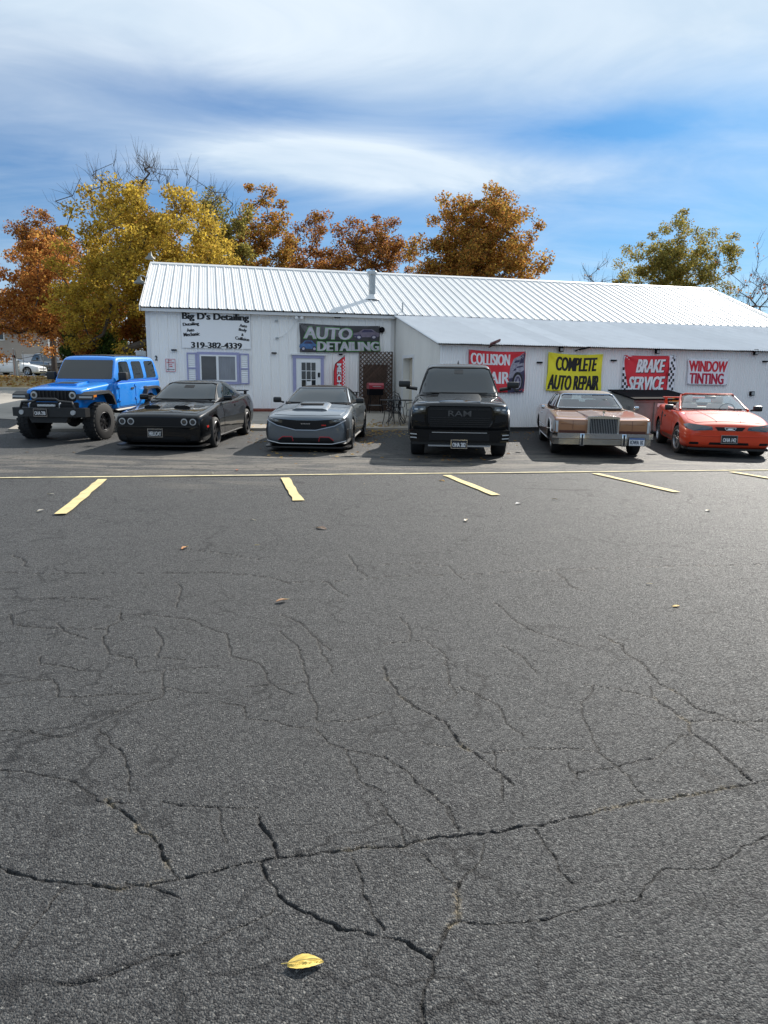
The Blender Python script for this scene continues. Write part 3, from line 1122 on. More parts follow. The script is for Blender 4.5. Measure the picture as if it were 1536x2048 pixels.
    # ---- window with shutters
    x0, z1 = on_wall(399, 708, VW)
    x1, z0 = on_wall(474, 763, VW)
    z1, z0 = 2.32, 1.44
    m = MB()
    f = .05
    m.box(x0, x1, -.075, -.02, z1 - f, z1)
    m.box(x0, x1, -.075, -.02, z0, z0 + f)
    m.box(x0, x0 + f, -.073, -.02, z0 + f, z1 - f)
    m.box(x1 - f, x1, -.073, -.02, z0 + f, z1 - f)
    xm = (x0 + x1) / 2 - .03
    m.box(xm - .04, xm + .04, -.078, -.02, z0 + f, z1 - f)
    win = m.build('window', vinyl, shop)
    gl = [pmat('window_dark', (.05, .052, .06), .06, spec=.6, var=.3, vscale=3), pmat('window_blind', (.20, .21, .24), .1, spec=.6, var=.2, vscale=2, stretch=(8, 1, 1))]
    for k, (a, b) in enumerate(((x0 + f, xm - .04), (xm + .04, x1 - f))):
        box_part('pane', gl[k], win, a, b, -.045, -.03, z0 + f, z1 - f)
    m = MB()
    g = .09
    m.box(x0 - g, x1 + g, -.065, -.02, z1 + .002, z1 + g)
    m.box(x0 - g, x1 + g, -.065, -.02, z0 - g, z0 - .002)
    m.box(x0 - g, x0 - .002, -.063, -.02, z0, z1)
    m.box(x1 + .002, x1 + g, -.063, -.02, z0, z1)
    m.build('window_casing', purple, win)
    for a, b in ((x0 - g - .33, x0 - g - .01), (x1 + g + .01, x1 + g + .33)):
        m = MB()
        za, zb_ = z0 - g + .01, z1 + .06
        t = .045
        m.box(a, a + t, -.06, -.02, za, zb_)
        m.box(b - t, b, -.06, -.02, za, zb_)
        zm = (za + zb_) / 2
        for q in (za, zm - t / 2, zb_ - t):
            m.box(a + t, b - t, -.058, -.02, q, q + t)
        sh = m.build('shutter', purple, shop)
        for p, q in ((za + t, zm - t / 2), (zm + t / 2, zb_ - t)):
            k = 7
            for i in range(k):
                h = (q - p) / k
                m = MB()
                zz = p + i * h
                m.add([(a + t, -.05, zz + .004), (b - t, -.05, zz + .004), (b - t, -.025, zz + h), (a + t, -.025, zz + h), (a + t, -.02, zz), (b - t, -.02, zz)],
                      [(0, 1, 2, 3), (4, 5, 1, 0), (3, 2, 5, 4)])
                m.build('louver', vinyl, sh)
    # ---- entrance door
    x0, _ = on_wall(592, 730, VW)
    x1, _ = on_wall(641, 730, VW)
    z1 = 2.26
    z0 = gz(3, VW) + .06
    m = MB()
    m.box(x0, x1, -.05, -.02, z0, z1)
    dr = m.build('entrance_door', vinyl, shop)
    w0, w1, v0, v1 = x0 + .17, x1 - .17, z1 - 1.02, z1 - .13
    m = MB()
    m.box(w0 - .03, w1 + .03, -.062, -.051, v0 - .03, v1 + .03)
    lf = m.build('light_frame', vinyl, dr)
    for i in range(3):
        for j in range(3):
            dw, dh = (w1 - w0) / 3, (v1 - v0) / 3
            box_part('pane', dark_glass, dr, w0 + i * dw + .013, w0 + (i + 1) * dw - .013, -.068, -.0625, v0 + j * dh + .013, v0 + (j + 1) * dh - .013)
    box_part('notice', vinyl, dr, w0 + .19, w0 + .36, -.074, -.069, v0 + .02, v0 + .24)
    m = MB()
    m.box(x1 - .1, x1 - .05, -.08, -.051, 1.22, 1.36, ch=.01)
    m.tube([(x1 - .075, -.055, 1.16), (x1 - .075, -.12, 1.16)], .025, 8)
    m.build('door_handle', black_pl, dr)
    box_part('keypad', black_pl, shop, x1 - .10, x1 - .03, -.075, -.051, 1.62, 1.78, ch=.008)
    m = MB()
    m.box(x0 - .11, x0 - .003, -.066, -.02, z0, z1)
    m.box(x1 + .003, x1 + .11, -.066, -.02, z0, z1)
    m.box(x0 - .13, x1 + .13, -.075, -.02, z1 + .003, z1 + .1)
    m.build('door_casing', purple, dr)
    box_part('head_cap', trim_white, dr, x0 - .19, x1 + .19, -.11, -.02, z1 + .103, z1 + .15)
build_shop()

# ------------------------------------------------------------------ signs and banners
ink_black = pmat('ink_black', (.012, .012, .014), .6)
ink_white = pmat('ink_white', (.86, .85, .88), .6)
ink_red = pmat('ink_red', (.66, .02, .04), .6)

def wall_thing(name, label, cat, u, v, z, group=None):
    x, y = UV(u, v)
    return thing(name, label, cat, (x, y, z), WA, group)

def slab_serif(parent, body, cx, cz, w, h, y, mat, rot=0.0, bold=.03):
    """bold lettering with slab feet and caps on the straight stems"""
    return lettering('lettering', body, cx, cz, w, h, y, mat, parent, bold=bold * .4, rot=rot, smear=min(.018, h * .075))

def build_signs():
    # board over the window
    x0, z1 = on_wall(361, 621, VW - .05)
    x1, z0 = on_wall(502, 698, VW - .05)
    W, H = x1 - x0, 1.16
    z0 = 2.53
    t = wall_thing('sign_board', "white board reading Big D's Detailing with a phone number, over the window", 'sign', x0 + W / 2, VW - .024, z0)
    board = pmat('sign_white', (.88, .87, .87), .5, var=.02, vscale=2)
    box_part('board', board, t, -W / 2, W / 2, -.025, 0, 0, H)
    y = -.029
    slab_serif(t, "Big D's Detailing", 0.0, H - .155, W * .97, .29, y, ink_black, bold=.022)
    slab_serif(t, 'Detailing', -W * .36, H * .655, W * .235, .135, y, ink_black, rot=.09, bold=.006)
    slab_serif(t, 'Auto', -W * .37, H * .50, W * .11, .105, y, ink_black, rot=.09, bold=.006)
    slab_serif(t, 'Mechanic', -W * .355, H * .385, W * .235, .12, y, ink_black, rot=.09, bold=.006)
    slab_serif(t, 'Auto', W * .395, H * .66, W * .11, .10, y, ink_black, rot=-.1, bold=.006)
    slab_serif(t, 'Body', W * .385, H * .53, W * .12, .12, y, ink_black, rot=-.1, bold=.006)
    slab_serif(t, '&', W * .38, H * .405, W * .035, .085, y, ink_black, rot=-.1, bold=.006)
    slab_serif(t, 'Collision', W * .375, H * .29, W * .21, .105, y, ink_black, rot=-.12, bold=.006)
    slab_serif(t, '319-382-4339', .0, .10, W * .74, .19, y, ink_black, bold=.018)

    # parking notice and house number
    x0, z1 = on_wall(330, 717, VW - .03)
    x1, z0 = on_wall(352, 744, VW - .03)
    t = wall_thing('parking_notice', 'small white notice with red text and a double arrow beside the window', 'sign', (x0 + x1) / 2, VW - .024, z0)
    w, h = x1 - x0, z1 - z0
    box_part('plate', pmat('notice_white', (.76, .74, .75), .45), t, -w / 2, w / 2, -.006, 0, 0, h)
    m = MB()
    e = .012
    for b in ((-w / 2 + e, w / 2 - e, h - 2 * e, h - e), (-w / 2 + e, w / 2 - e, e, 2 * e), (-w / 2 + e, -w / 2 + 2 * e, 2 * e, h - 2 * e), (w / 2 - 2 * e, w / 2 - e, 2 * e, h - 2 * e)):
        m.box(b[0], b[1], -.0085, -.0065, b[2], b[3])
    m.build('border', ink_red, t)
    for i, s in enumerate(('NO', 'PARKING', 'ANY', 'TIME')):
        lettering('lettering', s, 0, h * (.86 - .15 * i), w * (.3, .72, .34, .4)[i], h * .10, -.009, ink_red, t, bold=.02)
    m = MB()
    m.box(-w * .26, w * .26, -.009, -.007, h * .165, h * .195)
    m.prism([(-w * .4, h * .18), (-w * .26, h * .14), (-w * .26, h * .22)], -.009, -.007)
    m.prism([(w * .4, h * .18), (w * .26, h * .22), (w * .26, h * .14)], -.009, -.007)
    m.build('arrow', ink_black, t)
    x, z = on_wall(312.5, 716, VW - .03)
    t = wall_thing('house_number', 'black numeral 2 fixed to the white wall by the corner', 'sign', x, VW - .03, z)
    lettering('numeral', '2', 0, 0, .09, .16, -.01, ink_black, t, bold=.02)
    m = MB()
    m.box(-.008, .008, -.008, .0, -.06, .06)
    m.build('stud', ink_black, t)

    # cloth banners -------------------------------------------------
    def banner(name, label, corners, v, mat, amp, seed, paint, sag=.035, stand=.06):
        """corners in photo pixels TL,TR,BR,BL ; paint(add) puts the print on"""
        q = [on_wall(px, py, v) for px, py in corners]
        cu = sum(p[0] for p in q) / 4
        cz = min(p[1] for p in q)
        t = wall_thing(name, label, 'banner', cu, v, cz)
        q = np.array([(p[0] - cu, p[1] - cz) for p in q])
        rr = np.random.default_rng(seed)
        ph = rr.uniform(0, 6, 6)

        def warp(P, off=0.0):
            """P[:,0], P[:,2] in 0..1 -> place on the hanging cloth"""
            s, r = P[:, 0], P[:, 2]
            top = q[0][None] * (1 - s)[:, None] + q[1][None] * s[:, None]
            bot = q[3][None] * (1 - s)[:, None] + q[2][None] * s[:, None]
            p = bot * (1 - r)[:, None] + top * r[:, None]
            p[:, 1] -= sag * (4 * s * (1 - s)) * (0.35 + .65 * r)
            p[:, 0] += .012 * np.sin(r * 7 + ph[3]) * (s - .5) * 2
            yy = -stand * .5 + amp * (np.sin(s * 9 + r * 3 + ph[0]) * .5 + np.sin(s * 21 - r * 9 + ph[1]) * .22 + np.sin(r * 12 + s * 5 + ph[2]) * .3)
            # drawn folds running in from the corners
            for c0, c1, a in ((0, 1, 1), (1, 1, 1), (0, 0, .6), (1, 0, .6)):
                d1 = np.hypot(s - c0, r - c1)
                ang = np.arctan2(abs(r - c1), abs(s - c0) + 1e-6)
                yy += a * amp * .9 * np.exp(-d1 * 3.2) * np.sin(ang * 9 + ph[4])
            out = np.stack([p[:, 0], yy - off, p[:, 1]], 1)
            return out
        n, k = 46, 26
        S, Rr = np.meshgrid(np.linspace(0, 1, n), np.linspace(0, 1, k), indexing='ij')
        P = np.stack([S.ravel(), np.zeros(n * k), Rr.ravel()], 1)
        vs = warp(P)
        fs = [(i * k + j, (i + 1) * k + j, (i + 1) * k + j + 1, i * k + j + 1) for i in range(n - 1) for j in range(k - 1)]
        me = bpy.data.meshes.new('cloth')
        me.from_pydata(vs.tolist(), [], fs)
        me.polygons.foreach_set('use_smooth', [True] * len(fs))
        me.update()
        cl = add('cloth', me, mat, t)
        sol = cl.modifiers.new('thickness', 'SOLIDIFY')
        sol.thickness = .003
        sol.offset = 1.0 if me.polygons[0].normal.y > 0 else -1.0

        def word(body, s, r, w, h, mt, off=.004, **kw):
            kw.setdefault('smear', .009)
            kw['bold'] = kw.get('bold', 0) * .5
            return lettering('lettering', body, s, r, w, h, 0, mt, t, warp=lambda a: warp(a, off), **kw)

        def shape(nm, outline, mt, off=.0035, res=.03):
            bm = bmesh.new()
            f = bm.faces.new([bm.verts.new((a, 0, b)) for a, b in outline])
            bmesh.ops.triangulate(bm, faces=[f])
            lo, hi = np.min(outline, 0), np.max(outline, 0)
            for ax in (0, 2):
                g = lo[ax // 2] + res
                while g < hi[ax // 2]:
                    co, no = [0, 0, 0], [0, 0, 0]
                    co[ax], no[ax] = g, 1
                    bmesh.ops.bisect_plane(bm, geom=bm.verts[:] + bm.edges[:] + bm.faces[:], plane_co=co, plane_no=no)
                    g += res
            P_ = np.array([w_.co[:] for w_ in bm.verts])
            W_ = warp(P_, off)
            for w_, c in zip(bm.verts, W_):
                w_.co = c
            me_ = bpy.data.meshes.new(nm)
            bm.to_mesh(me_)
            bm.free()
            return add(nm, me_, mt, t)
        paint(word, shape)
        # grommets at the top corners
        gp = np.array([[.015, 0, .975], [.985, 0, .975], [.985, 0, .03], [.015, 0, .03]])
        for p in warp(gp, .004):
            m = MB()
            m.lathe([(.006, 0), (.016, -.004), (.016, .002)], 'y', tuple(p), 10)
            m.build('grommet', galv, t)
        return t

    red_cloth = pmat('red_banner_cloth', (.72, .028, .045), .62, var=.08, vscale=3)
    yellow_cloth = pmat('yellow_banner_cloth', (.85, .76, .03), .6, var=.05, vscale=3)
    white_cloth = pmat('white_banner_cloth', (.84, .82, .88), .6, var=.03, vscale=3)
    black_cloth = pmat('black_banner_cloth', (.045, .042, .046), .55, var=.5, vscale=2.5)
    navy = pmat('ink_navy', (.045, .038, .09), .6, var=.5, vscale=9)
    grey_i = pmat('ink_grey', (.30, .29, .36), .55, var=.5, vscale=18)
    green_i = pmat('ink_green', (.08, .32, .05), .55)
    silver_i = pmat('ink_silver', (.50, .47, .52), .5, var=.3, vscale=5)
    blue_i = pmat('ink_blue', (.07, .16, .34), .55, var=.35, vscale=8)
    maroon = pmat('ink_maroon', (.50, .012, .05), .6)

    def ell(cx, cy, rx, ry, n=20):
        return [(cx + rx * math.cos(2 * math.pi * i / n), cy + ry * math.sin(2 * math.pi * i / n)) for i in range(n)]

    def car_print(shape, cx, cy, w, h, body, dark, flip=1):
        def X(p): return [(cx + flip * a * w, cy + b * h) for a, b in p]
        shape('print', X([(-.5, -.12), (-.48, .08), (-.3, .14), (-.14, .42), (.2, .42), (.36, .14), (.48, .06), (.5, -.14), (.44, -.3), (-.44, -.3)]), body, .0045)
        shape('print', X([(-.2, .14), (-.1, .36), (.17, .36), (.28, .14)]), dark, .006)
        shape('print', X([(-.5, -.12), (-.2, -.06), (-.2, -.2), (-.48, -.24)]), dark, .006)
        for c in (-.28, .28):
            shape('print', [(cx + flip * a, b) for a, b in ell(c * w, cy - .3 * h, .11 * w, .2 * h, 12)], dark, .0065)
            shape('print', [(cx + flip * a, b) for a, b in ell(c * w, cy - .3 * h, .065 * w, .12 * h, 10)], silver_i, .008)

    def p_collision(word, shape):
        word('COLLISION', .375, .80, .70, .27, ink_white, bold=-.0)
        word('REPAIR', .375, .36, .70, .29, ink_white, off=.0042)
        shape('print', [(.70, .0), (.995, .0), (.995, .99), (.86, .84), (.72, .52)], navy)
        # big front corner of a car with its wheel
        shape('print', [(.70, .34), (.73, .62), (.80, .83), (.90, .90), (.985, .99), (.985, .55), (.93, .50), (.84, .50), (.77, .36)], grey_i, .005)
        shape('print', ell(.865, .26, .095, .25), ink_black, .0055)
        shape('print', ell(.870, .26, .066, .18), grey_i, .0065)
        shape('print', ell(.872, .26, .050, .14), navy, .0075)
        for k in range(6):
            a = k * math.pi / 3
            c, s = math.cos(a), math.sin(a)
            shape('print', [(.872 + .012 * -s, .26 + .03 * c), (.872 + .05 * c, .26 + .14 * s), (.872 - .012 * -s, .26 - .03 * c)], grey_i, .0085)
        for a, b, c, d in ((.80, .72, .90, .80), (.84, .60, .97, .66), (.78, .52, .84, .60), (.9, .7, .98, .86)):
            shape('print', [(a, b), (c, b + .03), (c, d), (a + .02, d - .02)], navy, .0065)
    banner('collision_banner', 'red banner reading COLLISION REPAIR with a car front, behind the black pickup', [(937, 699), (1051, 703), (1047, 785), (936, 783)], VL - .05, red_cloth, .018, 1, p_collision, sag=.03)

    def p_complete(word, shape):
        word('COMPLETE', .52, .735, .76, .37, ink_black, bold=.02, shear=.05)
        word('AUTO REPAIR', .49, .235, .93, .40, ink_black, bold=.02, shear=.16)
    banner('repair_banner', 'yellow banner reading COMPLETE AUTO REPAIR in black, above the brown coupe', [(1096, 704), (1205, 708), (1199, 783), (1091, 781)], VL - .05, yellow_cloth, .02, 2, p_complete, sag=.05)

    def p_brake(word, shape):
        shape('print', [(.0, 1), (.86, 1), (.80, .5), (.87, 0), (.14, .0), (.06, .5)], red_cloth)
        # chequered sides
        for side in (0, 1):
            for j in range(13):
                for i in range(3):
                    if (i + j) % 2:
                        continue
                    if side:
                        e0 = .81 + .075 * abs(j / 13 - .5) * 2
                        a = e0 + .04 + i * .038
                    else:
                        a = .002 + i * .038
                        if a + .03 > .145 - .15 * (j + .5) / 13:
                            continue
                    b = j / 13
                    if a + .036 < 1.0 and a >= 0:
                        shape('print', [(a, b), (a + .036, b), (a + .036, b + .074), (a, b + .074)], ink_black, .0045)
        word('BRAKE', .525, .725, .55, .36, ink_black, .005, bold=.045, shear=.22)
        word('BRAKE', .515, .735, .545, .345, ink_white, .0075, bold=.02, shear=.22)
        word('SERVICE', .47, .265, .70, .38, ink_black, .005, bold=.045, shear=.2)
        word('SERVICE', .46, .275, .695, .365, ink_white, .0075, bold=.02, shear=.2)
    banner('brake_banner', 'red banner reading BRAKE SERVICE with chequered edges, over the dumpster', [(1247, 710), (1353, 711), (1346, 786), (1241, 788)], VL - .05, white_cloth, .015, 3, p_brake, sag=.02)

    def p_window(word, shape):
        word('WINDOW', .50, .72, .95, .42, ink_red, bold=.025, shear=.06)
        word('TINTING', .475, .25, .86, .42, maroon, bold=.025, shear=.04)
    banner('tinting_banner', 'white banner reading WINDOW TINTING in red letters', [(1375, 717), (1457, 719), (1452, 771), (1374, 769)], VL - .045, white_cloth, .006, 4, p_window, sag=.005)

    def p_detail(word, shape):
        shape('print', [(.30, .0), (.99, .0), (.99, .42), (.2, .5)], pmat('ink_dark_green', (.012, .03, .012), .55, var=.4, vscale=3), .0025)
        shape('print', [(0, .97), (.4, .99), (.62, .60), (.1, .55)], pmat('ink_smoke', (.10, .095, .10), .55, var=.5, vscale=3), .003)
        car_print(shape, .83, .70, .34, .42, pmat('ink_mauve', (.17, .14, .19), .5, var=.3, vscale=10), navy, 1)
        car_print(shape, .11, .24, .24, .40, blue_i, navy, -1)
        word('AUTO', .345, .69, .63, .47, green_i, .006, bold=.05, shear=.12)
        word('AUTO', .345, .69, .61, .43, silver_i, .009, bold=.012, shear=.12)
        word('DETAILING', .60, .22, .80, .38, green_i, .006, bold=.05)
        word('DETAILING', .60, .22, .78, .34, silver_i, .009, bold=.012)
    banner('detailing_banner', 'black banner reading AUTO DETAILING in silver and green, over the entrance', [(599, 646), (759, 652), (760, 704), (600, 704)], VW - .05, black_cloth, .012, 5, p_detail, sag=.035)

    # feather flag beside the door
    x, z = on_wall(668, 840, VW - .35)
    zf = gz(x, VW - .35) + .06
    t = wall_thing('feather_flag', 'red feather flag reading MECHANIC downward, with chequered edge, by the door', 'flag', x, VW - .35, zf)
    def flp(px, py):
        a, b = on_wall(px, py, VW - .35)
        return a - x, b - zf
    tl, tr = flp(668, 722), flp(690, 713)
    hgt = tr[1]
    m = MB()
    m.tube([(.0, 0, 0), (.0, 0, tl[1] - .35), (.05, 0, tl[1] - .1), (tr[0], 0, tr[1] + .03)], .012, 8)
    m.lathe([(.16, 0), (.16, .02), (.03, .05)], 'z', (0, 0, 0), 16)
    m.build('pole', black_pl, t)
    ol = [(.01, .35), (.01, tl[1] - .35), (.06, tl[1] - .1), (.16, tl[1] + .0), (tr[0], tr[1]), (tr[0] + .0, 1.0), (tr[0] - .02, .35)]
    m = MB()
    m.prism(ol, -.004, .002)
    m.build('flag_cloth', red_cloth, t)
    wd = tr[0]
    lettering('lettering', 'MECHANIC', wd * .47, tl[1] - .82, 1.5, .17, -.012, ink_black, t, bold=.03, rot=-math.pi / 2, smear=.02)
    lettering('lettering', 'MECHANIC', wd * .47, tl[1] - .82, 1.48, .155, -.016, ink_white, t, bold=.005, rot=-math.pi / 2, smear=.012)
    m = MB()
    for j in range(28):
        for i in range(2):
            if (i + j) % 2 == 0:
                a, b = wd - .075 + i * .036, .42 + j * .055
                if b + .055 < tr[1] - .06:
                    m.box(a, a + .036, -.008, -.005, b, b + .055)
    m.build('chequer', ink_white, t)
build_signs()

# ------------------------------------------------------------------ fittings on the walls
def build_fittings():
    def flood(px, py, v, label, tilt=0.0):
        u, z = on_wall(px, py, v)
        t = wall_thing('flood_light', label, 'lamp', u, v + .0, z, 'small flood lights under the lean-to eave')
        m = MB()
        m.box(-.06, .06, -.15, -.06, -.1, .08, ch=.012)
        m.box(-.03, .03, -.06, .0, .0, .06)
        m.build('housing', black_pl, t)
        m = MB()
        m.box(-.045, .045, -.156, -.151, -.08, .0)
        m.build('lens', pmat('lamp_lens', (.35, .35, .36), .15), t)
    for px, py, nm in ((1119, 697, 'small black flood light above the yellow banner'), (1311, 701, 'small black flood light above the BRAKE SERVICE banner'), (1507, 704, 'small black flood light right of the WINDOW TINTING banner')):
        flood(px, py, VL, nm)

    def solar(px, py, v, label, w=.17):
        u, z = on_wall(px, py, v)
        t = wall_thing('wall_light', label, 'lamp', u, v, z, 'slim black wall lights')
        m = MB()
        m.box(-w / 2, w / 2, -.085, -.0, -.022, .022, ch=.008)
        m.build('housing', black_pl, t)
        m = MB()
        m.box(-w / 2 + .02, w / 2 - .02, -.075, -.02, -.027, -.0225)
        m.build('lens', pmat('lamp_lens', (.35, .35, .36), .15), t)
    for px, py, nm in ((1078, 725, 'slim black wall light between the red and the yellow banner'), (1226, 721, 'slim black wall light between the yellow banner and the chequered one'), (1528, 723, 'slim black wall light on the corrugated wall past the tinting banner')):
        solar(px, py, VL, nm)
    solar(348, 700, VW - .02, 'slim black wall light above the parking notice')
    solar(548, 706, VW - .02, 'slim black wall light between the window and the entrance')
    solar(675, 635, VW - .02, 'slim black wall light above the detailing banner', .2)
    solar(681, 709, VW - .02, 'slim black wall light just above the feather flag', .13)
    # round camera by the banner
    u, z = on_wall(763, 660, VW)
    t = wall_thing('security_camera', 'round black dome camera at the end of the detailing banner', 'camera', u, VW - .02, z)
    m = MB()
    m.lathe([(.0, -.14), (.05, -.135), (.09, -.10), (.10, -.06), (.095, -.02), (.07, 0)], 'y', (0, 0, 0), 18)
    m.build('dome', black_pl, t)
    m = MB()
    m.lathe([(.11, -.03), (.115, -.015), (.11, 0.0)], 'y', (0, 0, 0), 18)
    m.build('ring', galv, t)
    # twin-head security light
    u, z = on_wall(597, 638, VW)
    t = wall_thing('security_light', 'white twin-head security light high on the wall left of the banner', 'lamp', u, VW - .02, z)
    m = MB()
    m.box(-.07, .07, -.04, 0, -.06, .06, ch=.01)
    m.build('base', vinyl, t)
    for s in (-1, 1):
        m = MB()
        m.lathe([(.0, -.16), (.055, -.15), (.05, -.08), (.02, -.03)], 'y', (s * .09, 0, .03), 14)
        m.build('lamp_head', vinyl, t)
    # cable hung on the wall
    m = MB()
    pts = [on_wall(a, b, VW - .03) for a, b in ((554, 676), (566, 672), (580, 660), (590, 646), (597, 640))]
    x0 = pts[0]
    t = wall_thing('wall_cable', 'thin white cable looping down the wall from the security light', 'cable', x0[0], VW - .035, x0[1])
    m.tube([(p[0] - x0[0], 0, p[1] - x0[1]) for p in pts], .009, 6)
    m.build('cable', vinyl, t)
    for px, py in ((554, 676), (553, 641)):
        u, z = on_wall(px, py, VW - .03)
        m = MB()
        m.box(u - x0[0] - .05, u - x0[0] + .05, -.05, .0, z - x0[1] - .03, z - x0[1] + .03, ch=.01)
        m.build('junction_box', galv, t)
    # arm lamps on the left gable
    def arm_lamp(px, py, v, label, arm):
        # hung off the gable wall to the left
        d = ray(px, py)
        tt = (v - CAM @ VV) / (d @ VV)
        P = CAM + d * tt
        u = float(P @ UU)
        t = wall_thing('barn_lamp', label, 'lamp', UL - .02, v, float(P[2]))
        dx = u - UL + .02
        m = MB()
        m.tube([(0, 0, arm), (dx * .4, 0, arm + .08), (dx * .8, 0, .16), (dx, 0, .08)], .018, 8)
        m.lathe([(.0, -.02), (.07, -.02), (.07, .0)], 'x', (-.0, 0, arm), 12)
        m.build('arm', galv, t)
        m = MB()
        m.lathe([(.0, .12), (.06, .11), (.075, .02), (.19, -.08), (.20, -.11), (.17, -.10), (.06, .0)], 'z', (dx, 0, 0), 18)
        m.build('lamp_shade', pmat('weathered_shade', (.16, .17, .165), .6), t)
    arm_lamp(279, 560, VW + 1.2, 'grey shaded lamp on an arm off the gable wall, below the roof edge', .05)
    arm_lamp(300, 512, VW + 5.3, 'grey shaded lamp on an arm at the peak of the gable', -.25)
    # pole camera / tilted lamp over the red banner
    for (px, py), lab, ln in (((988, 688), 'reddish tilted flood lamp on the eave above the red banner', .32), ((1160, 696), 'black lamp arm on the eave above the yellow banner', .3)):
        u, z = on_wall(px, py, VL - .1)
        t = wall_thing('eave_lamp', lab, 'lamp', u, VL - .02, z - .05)
        m = MB()
        m.tube([(-.12, 0, -.04), (-.06, -.12, .0), (0, -.2, .03)], .015, 8)
        m.build('bracket', black_pl, t)
        m = MB()
        if px < 1000:
            m.box(-ln / 2, ln / 2, -.34, -.18, -.02, .03, ch=.01)
            o = m.build('lamp_head', pmat('faded_red_lamp', (.12, .035, .035), .5), t)
            o.rotation_euler = (R(-20), R(-22), 0)
        else:
            m.tube([(-.08, -.2, .0), (.25, -.24, .07)], [.03, .022], 10)
            o = m.build('lamp_head', black_pl, t)
    u, z = on_wall(1501, 787, VL)
    t = wall_thing('outlet_box', 'small black outlet box low on the corrugated wall beside the orange convertible', 'box', u, VL - .01, z)
    m = MB()
    m.box(-.07, .07, -.1, 0, -.07, .07, ch=.012)
    m.build('housing', black_pl, t)
    m = MB()
    m.box(-.05, .05, -.106, -.101, -.05, .05)
    m.build('cover', galv, t)
    for (px, py), lab in (((821, 768 - 2), 'x'),):
        pass
    # utility cabinet beside the left corner
    x, y = UV(UL - .32, VW + 1.0)
    t = thing('utility_cabinet', 'pale grey utility cabinet standing at the left corner of the shop', 'cabinet', (x, y, float(ground_z(x, y))), WA)
    gm = pmat('cabinet_grey', (.42, .44, .45), .5, var=.08, vscale=3)
    m = MB()
    m.box(-.16, .16, -.12, .12, 0, 1.95, ch=.02)
    m.build('case', gm, t)
    for i in range(6):
        m = MB()
        m.box(-.11, .11, -.132, -.123, .5 + i * .24, .62 + i * .24)
        m.build('vent', galv, t)

    # ---- lattice screen
    x0, _ = on_wall(720, 760, VW - .25)
    x1, _ = on_wall(784, 760, VW - .25)
    v = VW - .25
    zt = on_wall(750, 703, v)[1]
    zb = gz(x0, v) + .08
    w, h = x1 - x0, zt - zb
    t = wall_thing('lattice_screen', 'brown diagonal wood lattice screen standing in the corner by the shop door', 'lattice', x0 + w / 2, v, zb)
    sp, ww = .145, .04

    def clipseg(c, sgn):
        # line x = c + sgn*z within 0..w, 0..h
        pts = []
        za, zb_ = (0 - c) / sgn, (w - c) / sgn
        lo, hi = min(za, zb_), max(za, zb_)
        lo, hi = max(lo, 0), min(hi, h)
        return (lo, hi) if hi - lo > .03 else None
    for sgn, yy in ((1, -.012), (-1, .0)):
        k = -int(h / sp) - 1 if sgn > 0 else 0
        while True:
            c = k * sp + (.03 if sgn > 0 else .0)
            k += 1
            if sgn > 0 and c > w:
                break
            if sgn < 0 and c > w + h:
                break
            r = clipseg(c, sgn)
            if r is None:
                continue
            za, zb_ = r
            a = (c + sgn * za - w / 2, za)
            b = (c + sgn * zb_ - w / 2, zb_)
            d = np.array([b[0] - a[0], b[1] - a[1]])
            d = d / np.linalg.norm(d)
            nn = np.array([-d[1], d[0]]) * ww / 2
            m = MB()
            m.prism([(a[0] + nn[0], a[1] + nn[1]), (a[0] - nn[0], a[1] - nn[1]), (b[0] - nn[0], b[1] - nn[1]), (b[0] + nn[0], b[1] + nn[1])], yy, yy + .010)
            m.build('slat', wood_dark, t)
    m = MB()
    for xx in (-w / 2 - .02, w / 2 - .02):
        m.box(xx, xx + .04, .012, .05, 0, h)
    m.build('post', wood_dark, t)
    # brown backing boards leaning behind the lattice
    t2 = wall_thing('leaning_board', 'weathered brown board leaning on the wall behind the lattice screen', 'board', x0 + w / 2, v + .12, zb)
    m = MB()
    m.box(-.45, .42, -.0, .02, 0, h * .78)
    m.build('board', pmat('weathered_board', (.12, .075, .05), .9, var=.5, vscale=2.5, bump=.3), t2)

    # ---- barbecue
    v = VW - .75
    u, _ = on_wall(750, 800, v)
    zg = gz(u, v) + .08
    t = wall_thing('charcoal_grill', 'small charcoal grill with a red lid in front of the lattice', 'grill', u, v, zg)
    redm = pmat('red_enamel', (.30, .012, .025), .3, coat=.5, var=.06, vscale=8)
    m = MB()
    m.prism([(-.22, .0), (.22, .0), (.22, .12), (.15, .20), (-.15, .20), (-.22, .12)], -.26, .26, 'yz')
    o = m.build('lid', redm, t, (0, 0, .82))
    mm = MB()
    mm.tube([(-.14, -.25, .08), (-.14, -.3, .08), (.14, -.3, .08), (.14, -.25, .08)], .01, 6)
    mm.build('lid_handle', galv, o)
    m = MB()
    m.prism([(-.22, .81), (.22, .81), (.16, .60), (-.16, .60)], -.25, .25, 'yz')
    m.build('fire_box', black_pl, t)
    for sx in (-1, 1):
        for sy in (-1, 1):
            m = MB()
            m.tube([(sx * .17, sy * .12, .62), (sx * .24, sy * .18, 0)], .013, 6)
            m.build('leg', black_pl, t)
    m = MB()
    m.box(-.2, .2, -.13, .13, .25, .265)
    m.build('shelf', galv, t)

    # ---- patio set in wrought iron
    iron = pmat('wrought_iron', (.018, .018, .02), .5, metal=.3)
    P = UV(*(lambda a: (a, 21.45))(on_wall(792, 830, 21.45)[0]))
    zt0 = float(ground_z(*P)) + .08
    t = thing('patio_table', 'round black wrought-iron patio table on the concrete pad', 'table', (P[0], P[1], zt0), WA)
    m = MB()
    m.lathe([(.0, .715), (.50, .715), (.51, .70), (.50, .69), (.47, .70), (.0, .70)], 'z', (0, 0, 0), 28)
